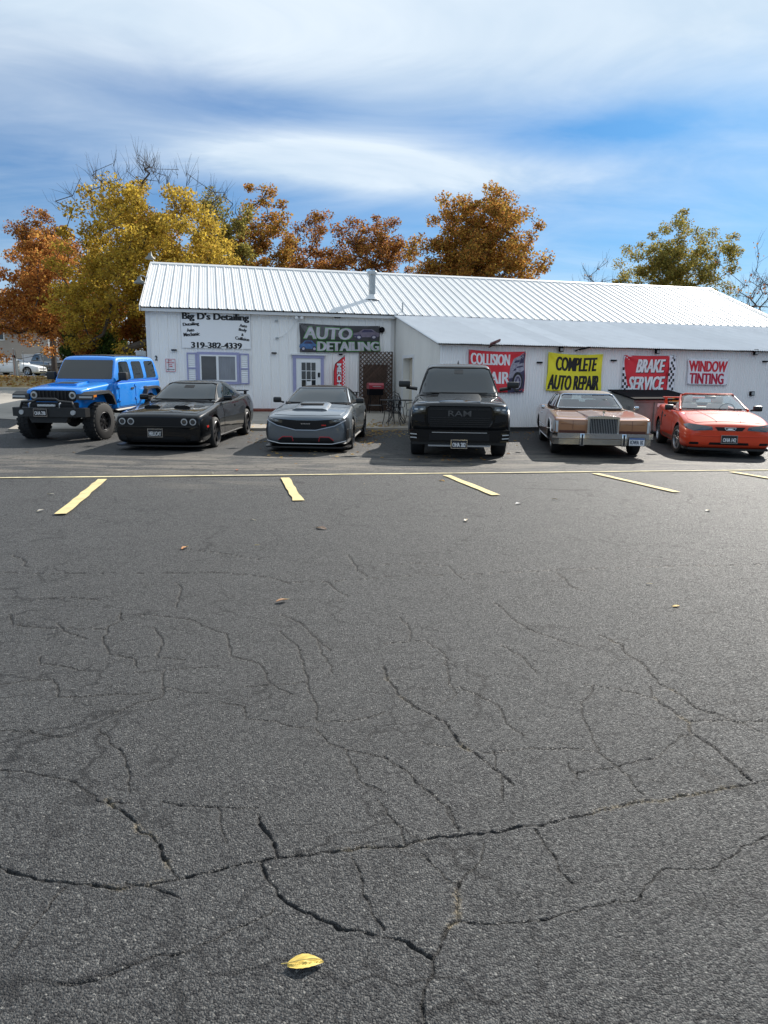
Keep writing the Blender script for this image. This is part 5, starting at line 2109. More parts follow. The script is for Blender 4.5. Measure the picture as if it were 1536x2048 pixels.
# ---------------------------------------------------------------- silver convertible, top up
def silver_convertible():
    c = Car('silver_convertible', 'silver-grey sports convertible with raised black soft top and red bumper accents', 'car', (-1.64, 16.25), 3.5)
    paint = pmat('satin_silver_paint', (.12, .138, .16), .30, metal=.7, spec=.5, coat=1.0, coatr=.03)
    st = [(-.955, .27, .70, .735, .76, .71), (-.94, .20, .735, .765, .83, .78), (-.85, .15, .77, .80, .895, .84), (-.55, .14, .82, .865, .935, .875), (0, .15, .88, .93, .95, .87), (.5, .16, .93, .985, .92, .85), (.85, .16, .95, 1.0, .915, .85), (1.6, .16, .97, .985, .92, .86),
          (2.3, .16, .99, 1.0, .935, .87), (2.8, .17, 1.02, 1.03, .955, .88), (3.3, .2, 1.02, 1.05, .94, .85), (3.70, .28, 1.0, 1.04, .88, .78), (3.82, .4, .94, .98, .80, .7)]
    b, tb = c.body(st, paint, [(0, .385, .345, .60), (2.81, .39, .35, .62)])
    soft = pmat('black_soft_top', (.016, .016, .018), .95, spec=.1, var=.2, vscale=12, bump=.15, bscale=120)
    cab, tc = c.body([(.55, .97, .78, .975, .60), (.63, .97, .80, .995, .62), (1.10, .97, .82, 1.21, .615), (1.42, .975, .83, 1.315, .585), (1.75, .98, .84, 1.35, .58), (2.3, .99, .84, 1.345, .56), (2.75, 1.0, .82, 1.24, .54), (3.15, 1.02, .78, 1.06, .54), (3.25, 1.02, .76, 1.03, .54)],
                     [soft, soft][0], section=csec, name='soft_top')
    c.patch('windshield', [(-.72, 1.0), (.72, 1.0), (.69, 1.05), (.578, 1.272), (.5, 1.288), (-.5, 1.288), (-.578, 1.272), (-.69, 1.05)], 'front', car_glass, .005, .01, tree=tc)
    c.trim('windshield_frame', [(-.755, .985), (-.60, 1.285), (-.5, 1.303), (.5, 1.303), (.60, 1.285), (.755, .985)], 'front', .024, paint, .0, tree=tc)
    for ax in ('left', 'right'):
        c.patch('side_window', [(1.0, 1.03), (1.36, 1.24), (1.6, 1.285), (2.15, 1.275), (2.35, 1.20), (2.4, 1.03)], ax, car_glass, .004, .01, tree=tc)
        d = c.patch('door', [(.78, .25), (.72, .5), (.74, .91), (2.0, .945), (2.12, .80), (2.12, .36), (1.95, .26)], ax, paint, .004, .01)
        c.patch('door_handle', rrect(1.75, 1.95, .83, .87, .015), ax, paint, .02, .02, parent=d)
        c.patch('sill', [(.46, .16), (2.36, .16), (2.36, .23), (.46, .23)], ax, trim_black, .03, .04)
    c.patch('grille', [(-.83, .715), (-.62, .60), (-.22, .50), (.22, .50), (.62, .60), (.83, .715), (.80, .74), (.5, .715), (.2, .695), (-.2, .695), (-.5, .715), (-.80, .74)], 'front', mesh_black, .006, .02)
    for sg in (-1, 1):
        ol = [(.52, .632), (.82, .70), (.86, .745), (.84, .758), (.60, .708), (.50, .69)]
        h = c.patch('headlight', ol if sg > 0 else mir(ol), 'front', lamp_dark, .012, .02)
        for ox in (.61, .71):
            o2 = [(ox, .680 + (ox - .6) * .25), (ox + .05, .692 + (ox - .6) * .25), (ox + .052, .704 + (ox - .6) * .25), (ox + .004, .692 + (ox - .6) * .25)]
            c.patch('lamp_core', o2 if sg > 0 else mir(o2), 'front', lamp_clear, .018, .012, parent=h)
        o3 = [(.86, .30), (.90, .32), (.90, .52), (.87, .50)]
        c.patch('air_curtain', o3 if sg > 0 else mir(o3), 'front', mesh_black, .006, .02)
        o4 = [(.30, .285), (.52, .285), (.50, .335), (.29, .345)]
        m = None
        c.trim('red_accent', [(sg * .28, .255), (sg * .30, .345), (sg * .50, .345), (sg * .60, .275)], 'front', .012, pmat('red_accent', (.32, .01, .02), .4), .012)
    c.patch('lower_intake', [(-.62, .215), (.62, .215), (.56, .325), (-.56, .325)], 'front', mesh_black, .005, .02)
    c.trim('grille_lip', [(-.84, .695), (-.62, .582), (-.22, .488), (.22, .488), (.62, .582), (.84, .695)], 'front', .013, sat_metal, .006)
    c.trim('chin_lip', [(-.85, .26), (-.55, .195), (.55, .195), (.85, .26)], 'front', .012, sat_metal, .006)
    m = MB()
    m.prism([(-.93, -.74), (-.89, -.88), (-.66, -.985), (.66, -.985), (.89, -.88), (.93, -.74), (.93, -.45), (-.93, -.45)], .105, .135, 'xy')
    m.build('splitter', trim_black, c.root)
    h = c.patch('hood', [(-.72, -.74), (-.3, -.86), (.3, -.86), (.72, -.74), (.78, -.3), (.74, .46), (-.74, .46), (-.78, -.3)], 'top', paint, .006, .02)
    m = MB()
    vs, fs = loft([[(q[0], -.42, .89 + q[1]) for q in ((-.42, -.03), (-.36, .01), (-.28, .03), (.28, .03), (.36, .01), (.42, -.03))], [(q[0], -.02, .93 + q[1]) for q in ((-.42, -.03), (-.35, .04), (-.27, .065), (.27, .065), (.35, .04), (.42, -.03))],
                   [(q[0], .40, .975 + q[1]) for q in ((-.40, -.03), (-.34, .03), (-.26, .05), (.26, .05), (.34, .03), (.40, -.03))]])
    m.add(vs, fs, True)
    sc = m.build('hood_bulge', paint, c.root)
    m = MB()
    m.add([(-.25, -.10, .995), (.25, -.10, .995), (.27, -.03, 1.018), (-.27, -.03, 1.018), (-.25, -.10, .975), (.25, -.10, .975), (.27, -.03, .99), (-.27, -.03, .99)], [(0, 1, 2, 3), (4, 5, 1, 0), (1, 5, 6, 2), (3, 2, 6, 7), (0, 3, 7, 4)])
    m.build('scoop_mouth', mesh_black, sc)
    # unreadable maker's script and small red badge on the grille
    m = MB()
    for k in range(6):
        m.box(-.10 + k * .034, -.10 + k * .034 + .024, -.002, .004, -.012, .012)
    q = c.hit(0, .625, 'front')
    m.build('badge', chrome, c.root, (0, q[0].y - .014, .625))
    c.patch('badge', rrect(.34, .44, .585, .61, .006), 'front', lamp_red, .014, .01)
    c.wheels([(-.80, 0, 1), (.80, 0, 1), (-.81, 2.81, 0), (.81, 2.81, 0)], .34, .27, .25, 'split', dark_metal)
    c.mirror(.99, .86, 1.04, .19, .13, .12, trim_black, (.83, .98))
    m = MB()
    m.box(-.72, .72, 3.62, 3.80, 1.12, 1.145, ch=.01)
    for sg in (-.62, .62):
        m.box(sg - .02, sg + .02, 3.66, 3.76, 1.03, 1.12)
    m.build('spoiler', trim_black, c.root)
    m = MB()
    m.box(-.70, .70, -.5, 3.4, .13, .19)
    m.build('underbody', under_m, c.root)
silver_convertible()

# ---------------------------------------------------------------- black pickup
def black_pickup():
    c = Car('black_pickup', 'black full-size pickup with a wide mesh grille, parked in front of the red banner', 'truck', (1.57, 15.3), 4.5)
    paint = pmat('black_truck_paint', (.003, .0034, .0042), .35, spec=.04, coat=.8, coatr=.01)
    st = [(-.90, .62, 1.06, 1.10, .90, .86), (-.86, .55, 1.085, 1.13, .97, .93), (-.66, .50, 1.12, 1.165, 1.01, .96), (0, .48, 1.165, 1.22, 1.025, .965), (.55, .46, 1.20, 1.25, 1.015, .95), (.85, .44, 1.22, 1.255, 1.01, .945), (2.0, .43, 1.24, 1.25, 1.01, .95), (2.8, .43, 1.25, 1.26, 1.01, .95), (3.0, .46, 1.25, 1.26, 1.015, .96), (3.66, .5, 1.26, 1.27, 1.02, .97), (4.25, .52, 1.26, 1.27, 1.01, .96), (4.32, .55, 1.25, 1.26, 1.0, .95)]
    b, tb = c.body(st, paint, [(0, .50, .44, .66), (3.45, .49, .44, .70)])
    cab, tc = c.body([(.55, 1.23, .88, 1.24, .76), (.64, 1.23, .90, 1.27, .78), (1.05, 1.23, .92, 1.60, .76), (1.38, 1.24, .925, 1.865, .72), (1.75, 1.24, .93, 1.925, .71), (2.4, 1.245, .93, 1.925, .70), (2.78, 1.25, .89, 1.88, .68), (2.88, 1.25, .88, 1.60, .72), (2.92, 1.25, .87, 1.27, .78)],
                     paint, section=csec, name='cabin')
    c.patch('windshield', [(-.86, 1.285), (.86, 1.285), (.84, 1.36), (.69, 1.80), (.60, 1.835), (-.60, 1.835), (-.69, 1.80), (-.84, 1.36)], 'front', car_glass, .004, .01, tree=tc)
    c.trim('windshield_seal', [(-.86, 1.285), (.86, 1.285), (.84, 1.36), (.69, 1.80), (.60, 1.835), (-.60, 1.835), (-.69, 1.80), (-.84, 1.36)], 'front', .020, mesh_black, .004, tree=tc, closed=True)
    c.patch('sensor_pod', rrect(-.10, .10, 1.70, 1.80, .02), 'front', trim_black, .007, .01, tree=tc)
    for ax in ('left', 'right'):
        for a, bb in ((1.12, 1.86), (1.96, 2.66)):
            sl = .26 if a < 1.5 else 0
            c.patch('side_window', [(a, 1.31), (a + sl, 1.72 if sl else 1.79), (a + sl + .1, 1.80), (bb, 1.80), (bb, 1.31)], ax, car_glass, .004, .01, tree=tc)
            d = c.patch('door', [(a - .12, .62), (a - .14, 1.22), (bb + .03, 1.23), (bb + .03, .62)], ax, paint, .005, .01)
            c.patch('door_handle', rrect(bb - .24, bb - .04, 1.10, 1.15, .02), ax, paint, .025, .02, parent=d)
        c.patch('side_step', [(.6, .40), (2.85, .40), (2.85, .46), (.6, .46)], ax, trim_black, .06, .08)
        for (yy, rr_) in ((0, .50), (3.45, .49)):
            m = MB()
            s_ = 1 if ax == 'right' else -1
            m.tube([(s_ * 1.02, yy + (rr_ + .02) * math.cos(t), .44 + (rr_ + .02) * math.sin(t)) for t in [math.pi * (k / 14) for k in range(15)]], .035, 6)
            m.build('wheel_arch', trim_black, c.root)
    # grille: stepped black panels
    ol = [(-.66, 1.03), (-.60, 1.07), (.60, 1.07), (.66, 1.03), (.66, .74), (.58, .62), (-.58, .62), (-.66, .74)]
    g = c.patch('grille', ol, 'front', mesh_black, .015, .03)
    m = MB()
    y = c.hit(0, .85, 'front')[0].y - .02
    for k in range(9):
        z = .66 + k * .042
        if .87 < z < .98:
            continue
        m.box(-.60, .60, y - .008, y - .001, z, z + .012)
    m.build('grille_bar', trim_black, g)
    lettering('lettering', 'RAM', 0, .925, .46, .115, y - .012, pmat('gunmetal_letters', (.10, .10, .105), .3, metal=.7), g, bold=.008)
    c.trim('grille_surround', ol, 'front', .022, paint, .012, closed=True)
    for sg in (-1, 1):
        o1 = [(.69, .95), (.93, .93), (.97, 1.0), (.95, 1.065), (.69, 1.055)]
        h = c.patch('headlight', o1 if sg > 0 else mir(o1), 'front', lamp_dark, .014, .03)
        for ox in (.73, .84):
            o2 = rrect(ox, ox + .065, .985, 1.02, .012)
            c.patch('lamp_core', o2 if sg > 0 else mir(o2), 'front', lamp_clear, .02, .012, parent=h)
        o3 = [(.70, .74), (.95, .78), (.96, .90), (.72, .90)]
        c.patch('lower_lamp_bezel', o3 if sg > 0 else mir(o3), 'front', mesh_black, .008, .02)
    # bumper
    m = MB()
    vs, fs = loft([[(q[0] * 1.0, -.80, q[1]) for q in ((-1.01, .40), (-1.02, .60), (1.02, .60), (1.01, .40))], [(q[0], -.98, q[1]) for q in ((-.98, .37), (-1.0, .605), (1.0, .605), (.98, .37))], [(q[0], -1.05, q[1]) for q in ((-.80, .36), (-.84, .60), (.84, .60), (.80, .36))]])
    m.add(vs, fs, False)
    bp = m.build('bumper', paint, c.root)
    m = MB()
    m.box(-.60, .60, -1.057, -1.04, .40, .53)
    m.build('bumper_intake', mesh_black, bp)
    m = MB()
    m.box(-.55, .55, -1.062, -1.045, .545, .56)
    m.box(-.62, .62, -1.04, -.9, .27, .30)
    m.build('bumper_trim', sat_metal, bp)
    for sg in (-1, 1):
        for k in range(2):
            m = MB()
            m.add([(sg * .85, -1.058, .43 + k * .07), (sg * .985, -1.0, .435 + k * .07), (sg * .985, -1.0, .455 + k * .07), (sg * .85, -1.058, .452 + k * .07)], [(0, 1, 2, 3) if sg > 0 else (3, 2, 1, 0)])
            m.build('fog_lamp', lamp_clear, bp)
    m = MB()
    m.prism([(-.95, .30), (.95, .30), (.95, .40), (-.95, .40)], -.95, -.75, 'xz')
    m.build('air_dam', trim_black, c.root)
    h = c.patch('hood', [(-.62, -.84), (.62, -.84), (.86, -.7), (.88, .46), (-.88, .46), (-.86, -.7)], 'top', paint, .006, .02)
    m = MB()
    vs, fs = loft([[(q[0], -.78, 1.13 + q[1]) for q in ((-.5, -.02), (-.4, .02), (.4, .02), (.5, -.02))], [(q[0], -.3, 1.185 + q[1]) for q in ((-.5, -.03), (-.4, .055), (.4, .055), (.5, -.03))], [(q[0], .42, 1.23 + q[1]) for q in ((-.52, -.03), (-.42, .05), (.42, .05), (.52, -.03))]])
    m.add(vs, fs, True)
    m.build('hood_bulge', paint, h)
    c.wheels([(-.86, 0, 1), (.86, 0, 1), (-.86, 3.45, 0), (.86, 3.45, 0)], .415, .29, .26, 'six', dark_metal, turn=R(0))
    for sg in (-1, 1):
        m = MB()
        m.box(sg * 1.22 - .13, sg * 1.22 + .13, .98, 1.10, 1.40, 1.54, ch=.03)
        m.tube([(sg * 1.18, 1.05, 1.40), (sg * .93, 1.08, 1.36)], .04, 8)
        m.build('mirror', trim_black, c.root)
    c.plate(0, .325, 'OHA 282', plate_black, plate_white, y=-1.085)
    m = MB()
    m.tube([(-.1, .60, 1.29), (.62, .58, 1.285)], .012, 5)
    m.tube([(-.72, .60, 1.285), (-.12, .62, 1.29)], .012, 5)
    m.build('wiper', trim_black, c.root)
    m = MB()
    m.add([(-.025, 2.0, 1.94), (.025, 2.0, 1.94), (.01, 2.15, 1.94), (-.01, 2.15, 1.94), (0, 2.12, 2.03)], [(0, 1, 4), (1, 2, 4), (2, 3, 4), (3, 0, 4)])
    m.build('antenna_fin', trim_black, c.root)
    m = MB()
    m.box(-.72, .72, -.6, 4.1, .36, .46)
    m.tube([(-.7, 0, .4), (.7, 0, .4)], .06, 8)
    m.tube([(-.7, 3.45, .4), (.7, 3.45, .4)], .07, 8)
    m.lathe([(.0, -.12), (.13, -.05), (.13, .05), (0, .12)], 'y', (.25, -.1, .36), 12)
    m.build('underbody', under_m, c.root)
black_pickup()

# ---------------------------------------------------------------- vintage brown coupe
def brown_coupe():
    c = Car('vintage_coupe', 'long vintage bronze-brown coupe with chrome grille, chrome bumper and dark vinyl roof', 'car', (4.66, 15.85), 7.5)
    paint = pmat('bronze_paint', (.34, .165, .085), .30, metal=.6, spec=.5, coat=.9, coatr=.04)
    def lsec(zb, zs, zt, w, ws):
        return [(0, zb), (w * .75, zb), (w * .95, zb + .01), (w * .99, zb + .08), (w, zb + (zs - zb) * .42), (w * .995, zb + (zs - zb) * .72), (ws + .012, zs - .018), (ws - .012, zs + .004), (ws - .10, zs - .005), (ws * .45, zt), (0, zt + .004)]
    st = [(-.96, .45, .79, .78, .93, .90), (-.94, .43, .815, .80, .97, .945), (-.85, .32, .835, .815, .985, .955), (-.5, .28, .865, .845, .995, .955), (0, .26, .885, .87, 1.0, .95), (.7, .25, .91, .905, 1.0, .94), (1.0, .25, .92, .915, 1.0, .935), (2.0, .25, .925, .92, 1.0, .93), (2.8, .26, .935, .93, 1.0, .92), (3.3, .28, .95, .95, 1.0, .92), (4.2, .32, .93, .94, .985, .90), (4.68, .4, .88, .90, .95, .86), (4.74, .48, .84, .86, .92, .83)]
    cock = MB()
    cock.box(-.74, .74, 1.0, 2.75, .42, 1.4)
    b, tb = c.body(st, paint, [(0, .40, .36, .66), (3.05, .385, .33, .70)], [cock], section=lsec)
    vinyl_top = pmat('dark_vinyl_roof', (.034, .022, .018), .7, spec=.2, var=.25, vscale=40, bump=.2, bscale=200)
    rings = [(.86, .925, .82, .93, .68), (.93, .925, .83, .95, .69), (1.30, .93, .835, 1.16, .665), (1.58, .93, .84, 1.285, .63), (1.85, .935, .84, 1.325, .62), (2.5, .94, .83, 1.335, .61), (2.95, .95, .82, 1.30, .60), (3.28, .955, .80, 1.10, .60), (3.48, .955, .78, .975, .60)]
    vs, fs = loft([ring(csec(*q[1:]), q[0]) for q in rings])
    solid = sub_mesh(vs, fs, 2)
    tc = bvh_of(solid)
    inn = loft([ring([(x * .945, (z - .93) * .93 + (.93 if z > .93 else .90)) for x, z in csec(*q[1:])], .02 + q[0] * .99) for q in rings])
    inner = sub_mesh(inn[0], inn[1], 2)
    ws_ol = [(-.735, .965), (.735, .965), (.71, 1.02), (.60, 1.245), (.54, 1.268), (-.54, 1.268), (-.60, 1.245), (-.71, 1.02)]
    cw = MB()
    cw.prism(ws_ol, -.5, 2.0, 'xz')
    rw = MB()
    rw.prism([(-.50, 1.03), (.50, 1.03), (.46, 1.22), (-.46, 1.22)], 2.6, 5.0, 'xz')
    sw_ol = [(1.22, .985), (1.62, 1.225), (1.80, 1.255), (2.30, 1.255), (2.32, .985)]
    sw = MB()
    sw.prism(sw_ol, -1.5, 1.5, 'yz')
    sw2_ol = [(2.55, 1.05), (2.58, 1.18), (2.84, 1.18), (2.95, 1.05)]
    cab = sub_mesh(vs, fs, 2, [inner, cw, rw, sw])
    cab.materials.clear()
    cab.materials.append(vinyl_top)
    shade(cab)
    add('cabin', cab, None, c.root)
    c.trees.append(tc)
    c.patch('windshield', ws_ol, 'front', see_glass, -.012, 0, tree=tc)
    c.patch('rear_window', [(-.50, 1.03), (.50, 1.03), (.46, 1.22), (-.46, 1.22)], 'rear', see_glass, -.012, 0, tree=tc)
    c.trim('windshield_trim', ws_ol, 'front', .015, chrome, .002, tree=tc, closed=True)
    for ax in ('left', 'right'):
        c.patch('side_window', sw_ol, ax, see_glass, -.012, 0, tree=tc)
        c.trim('window_trim', sw_ol, ax, .010, chrome, .002, tree=tc, closed=True)
        c.patch('opera_window', [(2.62, 1.07), (2.64, 1.16), (2.80, 1.16), (2.84, 1.07)], ax, car_glass, .004, .01, tree=tc)
        d = c.patch('door', [(.98, .36), (.95, .86), (2.40, .875), (2.46, .36)], ax, paint, .004, .01)
        c.patch('door_handle', rrect(2.15, 2.32, .78, .81, .01), ax, chrome, .018, .02, parent=d)
        c.trim('side_moulding', [(-.75, .53), (2.6, .53)], ax, .011, chrome, .004)
        c.trim('rocker_trim', [(.42, .30), (2.64, .30)], ax, .018, chrome, .006)
        s_ = 1 if ax == 'right' else -1
        m = MB()
        m.tube([(s_ * .995, 0 + .415 * math.cos(t), .36 + .415 * math.sin(t)) for t in [R(-8) + R(196) * (k / 16) for k in range(17)]], .013, 6)
        m.build('wheel_arch', chrome, c.root)
        # cornering lamp on the blade of the wing
        c.patch('cornering_lamp', [(-.925, .55), (-.80, .55), (-.80, .775), (-.925, .775)], ax, lamp_clear, .012, .02)
    seat_m = pmat('dark_red_velour', (.20, .012, .016), .8, var=.2, vscale=8)
    c.seats(1.95, .45, (-.38, .38), seat_m, .62, .58)
    m = MB()
    m.box(-.68, .68, 2.58, 2.76, .5, 1.03, ch=.05)
    m.build('rear_seat', seat_m, c.root)
    m = MB()
    m.box(-.70, .70, 1.02, 1.26, .72, .945, ch=.03)
    m.build('dashboard', pmat('tan_trim', (.16, .10, .075), .7), c.root)
    c.steering(.38, 1.36, .98)
    m = MB()
    m.box(-.13, .13, 1.50, 1.53, 1.17, 1.235, ch=.01)
    m.build('rear_view_mirror', trim_black, c.root)
    # grille with upright bars under a chrome cap
    y0 = -.97
    m = MB()
    w = .30
    m.box(-w, w, y0 - .10, y0 + .05, .455, .485)
    m.box(-w - .02, -w + .02, y0 - .105, y0 + .05, .455, .845)
    m.box(w - .02, w + .02, y0 - .105, y0 + .05, .455, .845)
    m.prism([(-w - .025, .83), (w + .025, .83), (w + .02, .862), (0, .885), (-w - .02, .862)], y0 - .12, y0 + .12, 'xz')
    g = m.build('grille_shell', chrome, c.root)
    m = MB()
    m.box(-w + .021, w - .021, y0 - .07, y0 + .03, .486, .829)
    m.build('grille_back', mesh_black, g)
    for k in range(17):
        x = -w + .035 + k * (2 * w - .07) / 16
        m = MB()
        m.box(x - .0035, x + .0035, y0 - .080, y0 - .071, .486, .829)
        m.build('grille_bar', sat_metal, g)
    m = MB()
    vs2, fs2 = loft([[(q[0], -.97, .80 + q[1]) for q in ((-.30, -.02), (-.27, .06), (0, .078), (.27, .06), (.30, -.02))], [(q[0], -.3, .84 + q[1]) for q in ((-.33, -.02), (-.30, .045), (0, .066), (.30, .045), (.33, -.02))], [(q[0], .82, .90 + q[1]) for q in ((-.40, -.03), (-.36, .018), (0, .035), (.36, .018), (.40, -.03))]])
    m.add(vs2, fs2, False)
    m.build('hood_ridge', paint, c.root)
    m = MB()
    m.tube([(0, -1.02, .885), (0, -1.02, .95)], .008, 6)
    m.box(-.025, .025, -1.026, -1.014, .94, .99)
    m.build('hood_ornament', chrome, g)
    dk = pmat('bronze_paint_dark', (.10, .035, .024), .4, metal=.4)
    for sg in (-1, 1):
        h = c.patch('headlamp_door', [(sg * a, q) for a, q in ((.36, .585), (.86, .585), (.86, .785), (.36, .785))][::sg], 'front', paint, .012, .02)
        c.trim('door_line', [(sg * .60, .59), (sg * .60, .78)], 'front', .004, dk, .014, parent=h)
        c.trim('door_line', [(sg * .37, .71), (sg * .85, .71)], 'front', .004, dk, .014, parent=h)
        c.patch('valance', [(sg * a, q) for a, q in ((.34, .50), (.88, .50), (.88, .575), (.34, .575))][::sg], 'front', dk, .006, .02)
        o1 = [(sg * a, q) for a, q in ((.90, .54), (.945, .54), (.945, .77), (.90, .77))][::sg]
        c.patch('parking_lamp', o1, 'front', lamp_clear, .014, .02)
    # bumper: two stepped chrome blades with guards
    m = MB()
    vs3, fs3 = loft([[(q[0], q[1], z) for q in ((-1.03, -.62), (-1.02, -1.02), (-.92, -1.10), (.92, -1.10), (1.02, -1.02), (1.03, -.62), (.98, -.62), (.96, -.98), (.90, -1.05), (-.90, -1.05), (-.96, -.98), (-.98, -.62))] for z in (.42, .44, .515, .53)])
    m.add(vs3, fs3, False)
    bp = m.build('bumper', chrome, c.root)
    m = MB()
    vs3, fs3 = loft([[(q[0], q[1], z) for q in ((-1.0, -.62), (-.98, -1.0), (-.88, -1.065), (.88, -1.065), (.98, -1.0), (1.0, -.62), (.95, -.62), (.93, -.96), (.86, -1.02), (-.86, -1.02), (-.93, -.96), (-.95, -.62))] for z in (.29, .31, .40, .41)])
    m.add(vs3, fs3, False)
    m.build('lower_blade', pmat('aged_chrome', (.45, .44, .42), .16, metal=1.0, var=.15, vscale=6), bp)
    for sg in (-.42, .42):
        m = MB()
        m.box(sg - .045, sg + .045, -1.15, -1.06, .27, .53, ch=.015)
        m.build('bumper_guard', chrome, bp)
        m = MB()
        m.box(sg - .018, sg + .018, -1.158, -1.148, .29, .51)
        m.build('guard_rubber', trim_black, bp)
    c.wheels([(-.84, 0, 1), (.84, 0, 1), (-.84, 3.05, 0), (.84, 3.05, 0)], .355, .21, .20, 'disc', sat_metal)
    e = c.plate(.68, .375, 'IOWA 1K', plate_white, pmat('plate_ink', (.03, .05, .09), .5), y=-1.12)
    m = MB()
    m.box(-.15, .15, -.0115, -.0095, .045, .075)
    m.build('plate_band', pmat('plate_blue', (.03, .10, .30), .5), e)
    m = MB()
    m.box(-1.10, -1.02, .98, 1.12, .93, 1.02, ch=.02)
    m.box(1.02, 1.12, .98, 1.12, .93, 1.02, ch=.02)
    m.box(-1.05, 1.05, 1.03, 1.07, .915, .925)
    m.build('mirror', chrome, c.root)
    m = MB()
    m.box(-.7, .7, -.7, 4.2, .24, .32)
    m.tube([(-.8, 0, .33), (.8, 0, .33)], .05, 8)
    m.tube([(-.8, 3.05, .33), (.8, 3.05, .33)], .06, 8)
    m.build('underbody', under_m, c.root)
    m = MB()
    m.tube([(-.45, .90, .945), (.1, .84, .935)], .008, 5)
    m.tube([(.05, .90, .945), (.6, .86, .935)], .008, 5)
    m.build('wiper', trim_black, c.root)
brown_coupe()

# ---------------------------------------------------------------- orange convertible, top down
def orange_convertible():
    c = Car('orange_convertible', 'orange convertible with its top down and black mirrors, in front of the dumpster', 'car', (7.52, 16.05), 12)
    paint = pmat('orange_paint', (.60, .055, .020), .55, spec=.1, coat=.8, coatr=.03)
    st = [(-.91, .34, .62, .66, .66, .60), (-.885, .25, .655, .70, .76, .70), (-.80, .19, .70, .75, .85, .79), (-.5, .17, .77, .83, .91, .85), (0, .17, .85, .90, .925, .86), (.5, .18, .90, .96, .91, .84), (.8, .18, .92, .975, .905, .84), (1.6, .18, .94, .96, .905, .845), (2.3, .19, .96, .97, .915, .86), (2.6, .20, .99, 1.0, .925, .86), (3.1, .22, .99, 1.03, .91, .83), (3.6, .30, .97, 1.02, .86, .76), (3.72, .42, .91, .96, .78, .70)]
    cock = MB()
    cock.box(-.70, .70, .78, 2.55, .38, 1.4, ch=.06)
    b, tb = c.body(st, paint, [(0, .375, .33, .60), (2.57, .375, .335, .62)], [cock])
    # windshield sits on an unseen guide surface
    rings = [(.50, .93, .78, .94, .62), (.58, .93, .79, .96, .63), (1.0, .93, .79, 1.17, .605), (1.30, .93, .78, 1.305, .575), (1.6, .93, .78, 1.35, .56), (2.2, .93, .78, 1.35, .55)]
    vs, fs = loft([ring(csec(*q[1:]), q[0]) for q in rings])
    tc = bvh_of(sub_mesh(vs, fs, 2))
    ws_ol = [(-.70, .985), (.70, .985), (.675, 1.03), (.565, 1.262), (.50, 1.285), (-.50, 1.285), (-.565, 1.262), (-.675, 1.03)]
    c.patch('windshield', ws_ol, 'front', see_glass, 0, 0, tree=tc)
    c.trim('windshield_frame', [(-.735, .955), (-.60, 1.27), (-.52, 1.302), (.52, 1.302), (.60, 1.27), (.735, .955)], 'front', .030, paint, .0, tree=tc, n=8)
    c.trim('windshield_seal', ws_ol, 'front', .010, trim_black, .004, tree=tc, closed=True)
    for ax in ('left', 'right'):
        d = c.patch('door', [(.72, .27), (.66, .5), (.70, .89), (1.95, .915), (2.05, .78), (2.02, .34), (1.9, .27)], ax, paint, .004, .01)
        c.patch('door_handle', rrect(1.66, 1.84, .74, .78, .012), ax, trim_black, .014, .02, parent=d)
        c.patch('side_scoop', [(2.06, .50), (2.10, .82), (2.22, .86), (2.16, .50)], ax, trim_black, .008, .02)
        c.patch('rocker_stripe', [(.45, .27), (2.0, .27), (2.0, .36), (.45, .36)], ax, pmat('maroon_stripe', (.12, .03, .02), .5), .005, .005)
    for sg in (-1, 1):
        o1 = [(.34, .60), (.72, .575), (.84, .62), (.86, .69), (.78, .715), (.36, .665)]
        h = c.patch('headlight', o1 if sg > 0 else mir(o1), 'front', lamp_dark, .010, .02)
        o2 = [(.42, .615), (.58, .605), (.58, .645), (.42, .65)]
        c.patch('lamp_core', o2 if sg > 0 else mir(o2), 'front', pmat('smoke_lens', (.10, .105, .115), .1, spec=.8), .014, .01, parent=h)
        o3 = rrect(.60, .78, .285, .335, .02)
        c.patch('fog_recess', o3 if sg > 0 else mir(o3), 'front', mesh_black, .005, .01)
    g = c.patch('grille', [(-.30, .66), (-.24, .585), (.24, .585), (.30, .66)], 'front', mesh_black, .008, .02)
    e = c.trim('emblem', [(-.115, .645), (-.085, .60), (.085, .60), (.115, .645)], 'front', .007, chrome, .02, parent=g, closed=True)
    c.patch('emblem_figure', [(-.065, .617), (-.02, .610), (.03, .614), (.07, .626), (.035, .632), (-.02, .634), (-.05, .628)], 'front', chrome, .022, .006, res=.03, parent=g)
    c.patch('lower_intake', [(-.40, .285), (.40, .285), (.38, .335), (-.38, .335)], 'front', mesh_black, .005, .01)
    c.trim('bumper_crease', [(-.82, .50), (-.5, .47), (.5, .47), (.82, .50)], 'front', .006, paint, .003)
    m = MB()
    m.prism([(-.86, -.70), (-.80, -.82), (-.6, -.885), (.6, -.885), (.80, -.82), (.86, -.70), (.86, -.4), (-.86, -.4)], .165, .21, 'xy')
    m.build('air_dam', trim_black, c.root)
    h = c.patch('hood', [(-.66, -.72), (.66, -.72), (.76, -.4), (.72, .44), (-.72, .44), (-.76, -.4)], 'top', paint, .006, .02)
    for sg in (-1, 1):
        m = MB()
        m.tube([p for p in c.path([(sg * .24, -.72), (sg * .44, .42)], 'top', .004)], .010, 6)
        m.build('hood_crease', paint, h)
    white_i = pmat('pale_interior', (.42, .40, .36), .7, var=.1, vscale=6)
    dark_i = pmat('charcoal_interior', (.03, .03, .033), .8)
    c.seats(1.65, .38, (-.36, .36), white_i, .5, .60)
    m = MB()
    m.box(-.62, .62, 2.32, 2.46, .45, .98, ch=.05)
    m.build('rear_seat', white_i, c.root)
    m = MB()
    m.box(-.68, .68, .76, 1.0, .62, .93, ch=.03)
    m.build('dashboard', dark_i, c.root)
    m = MB()
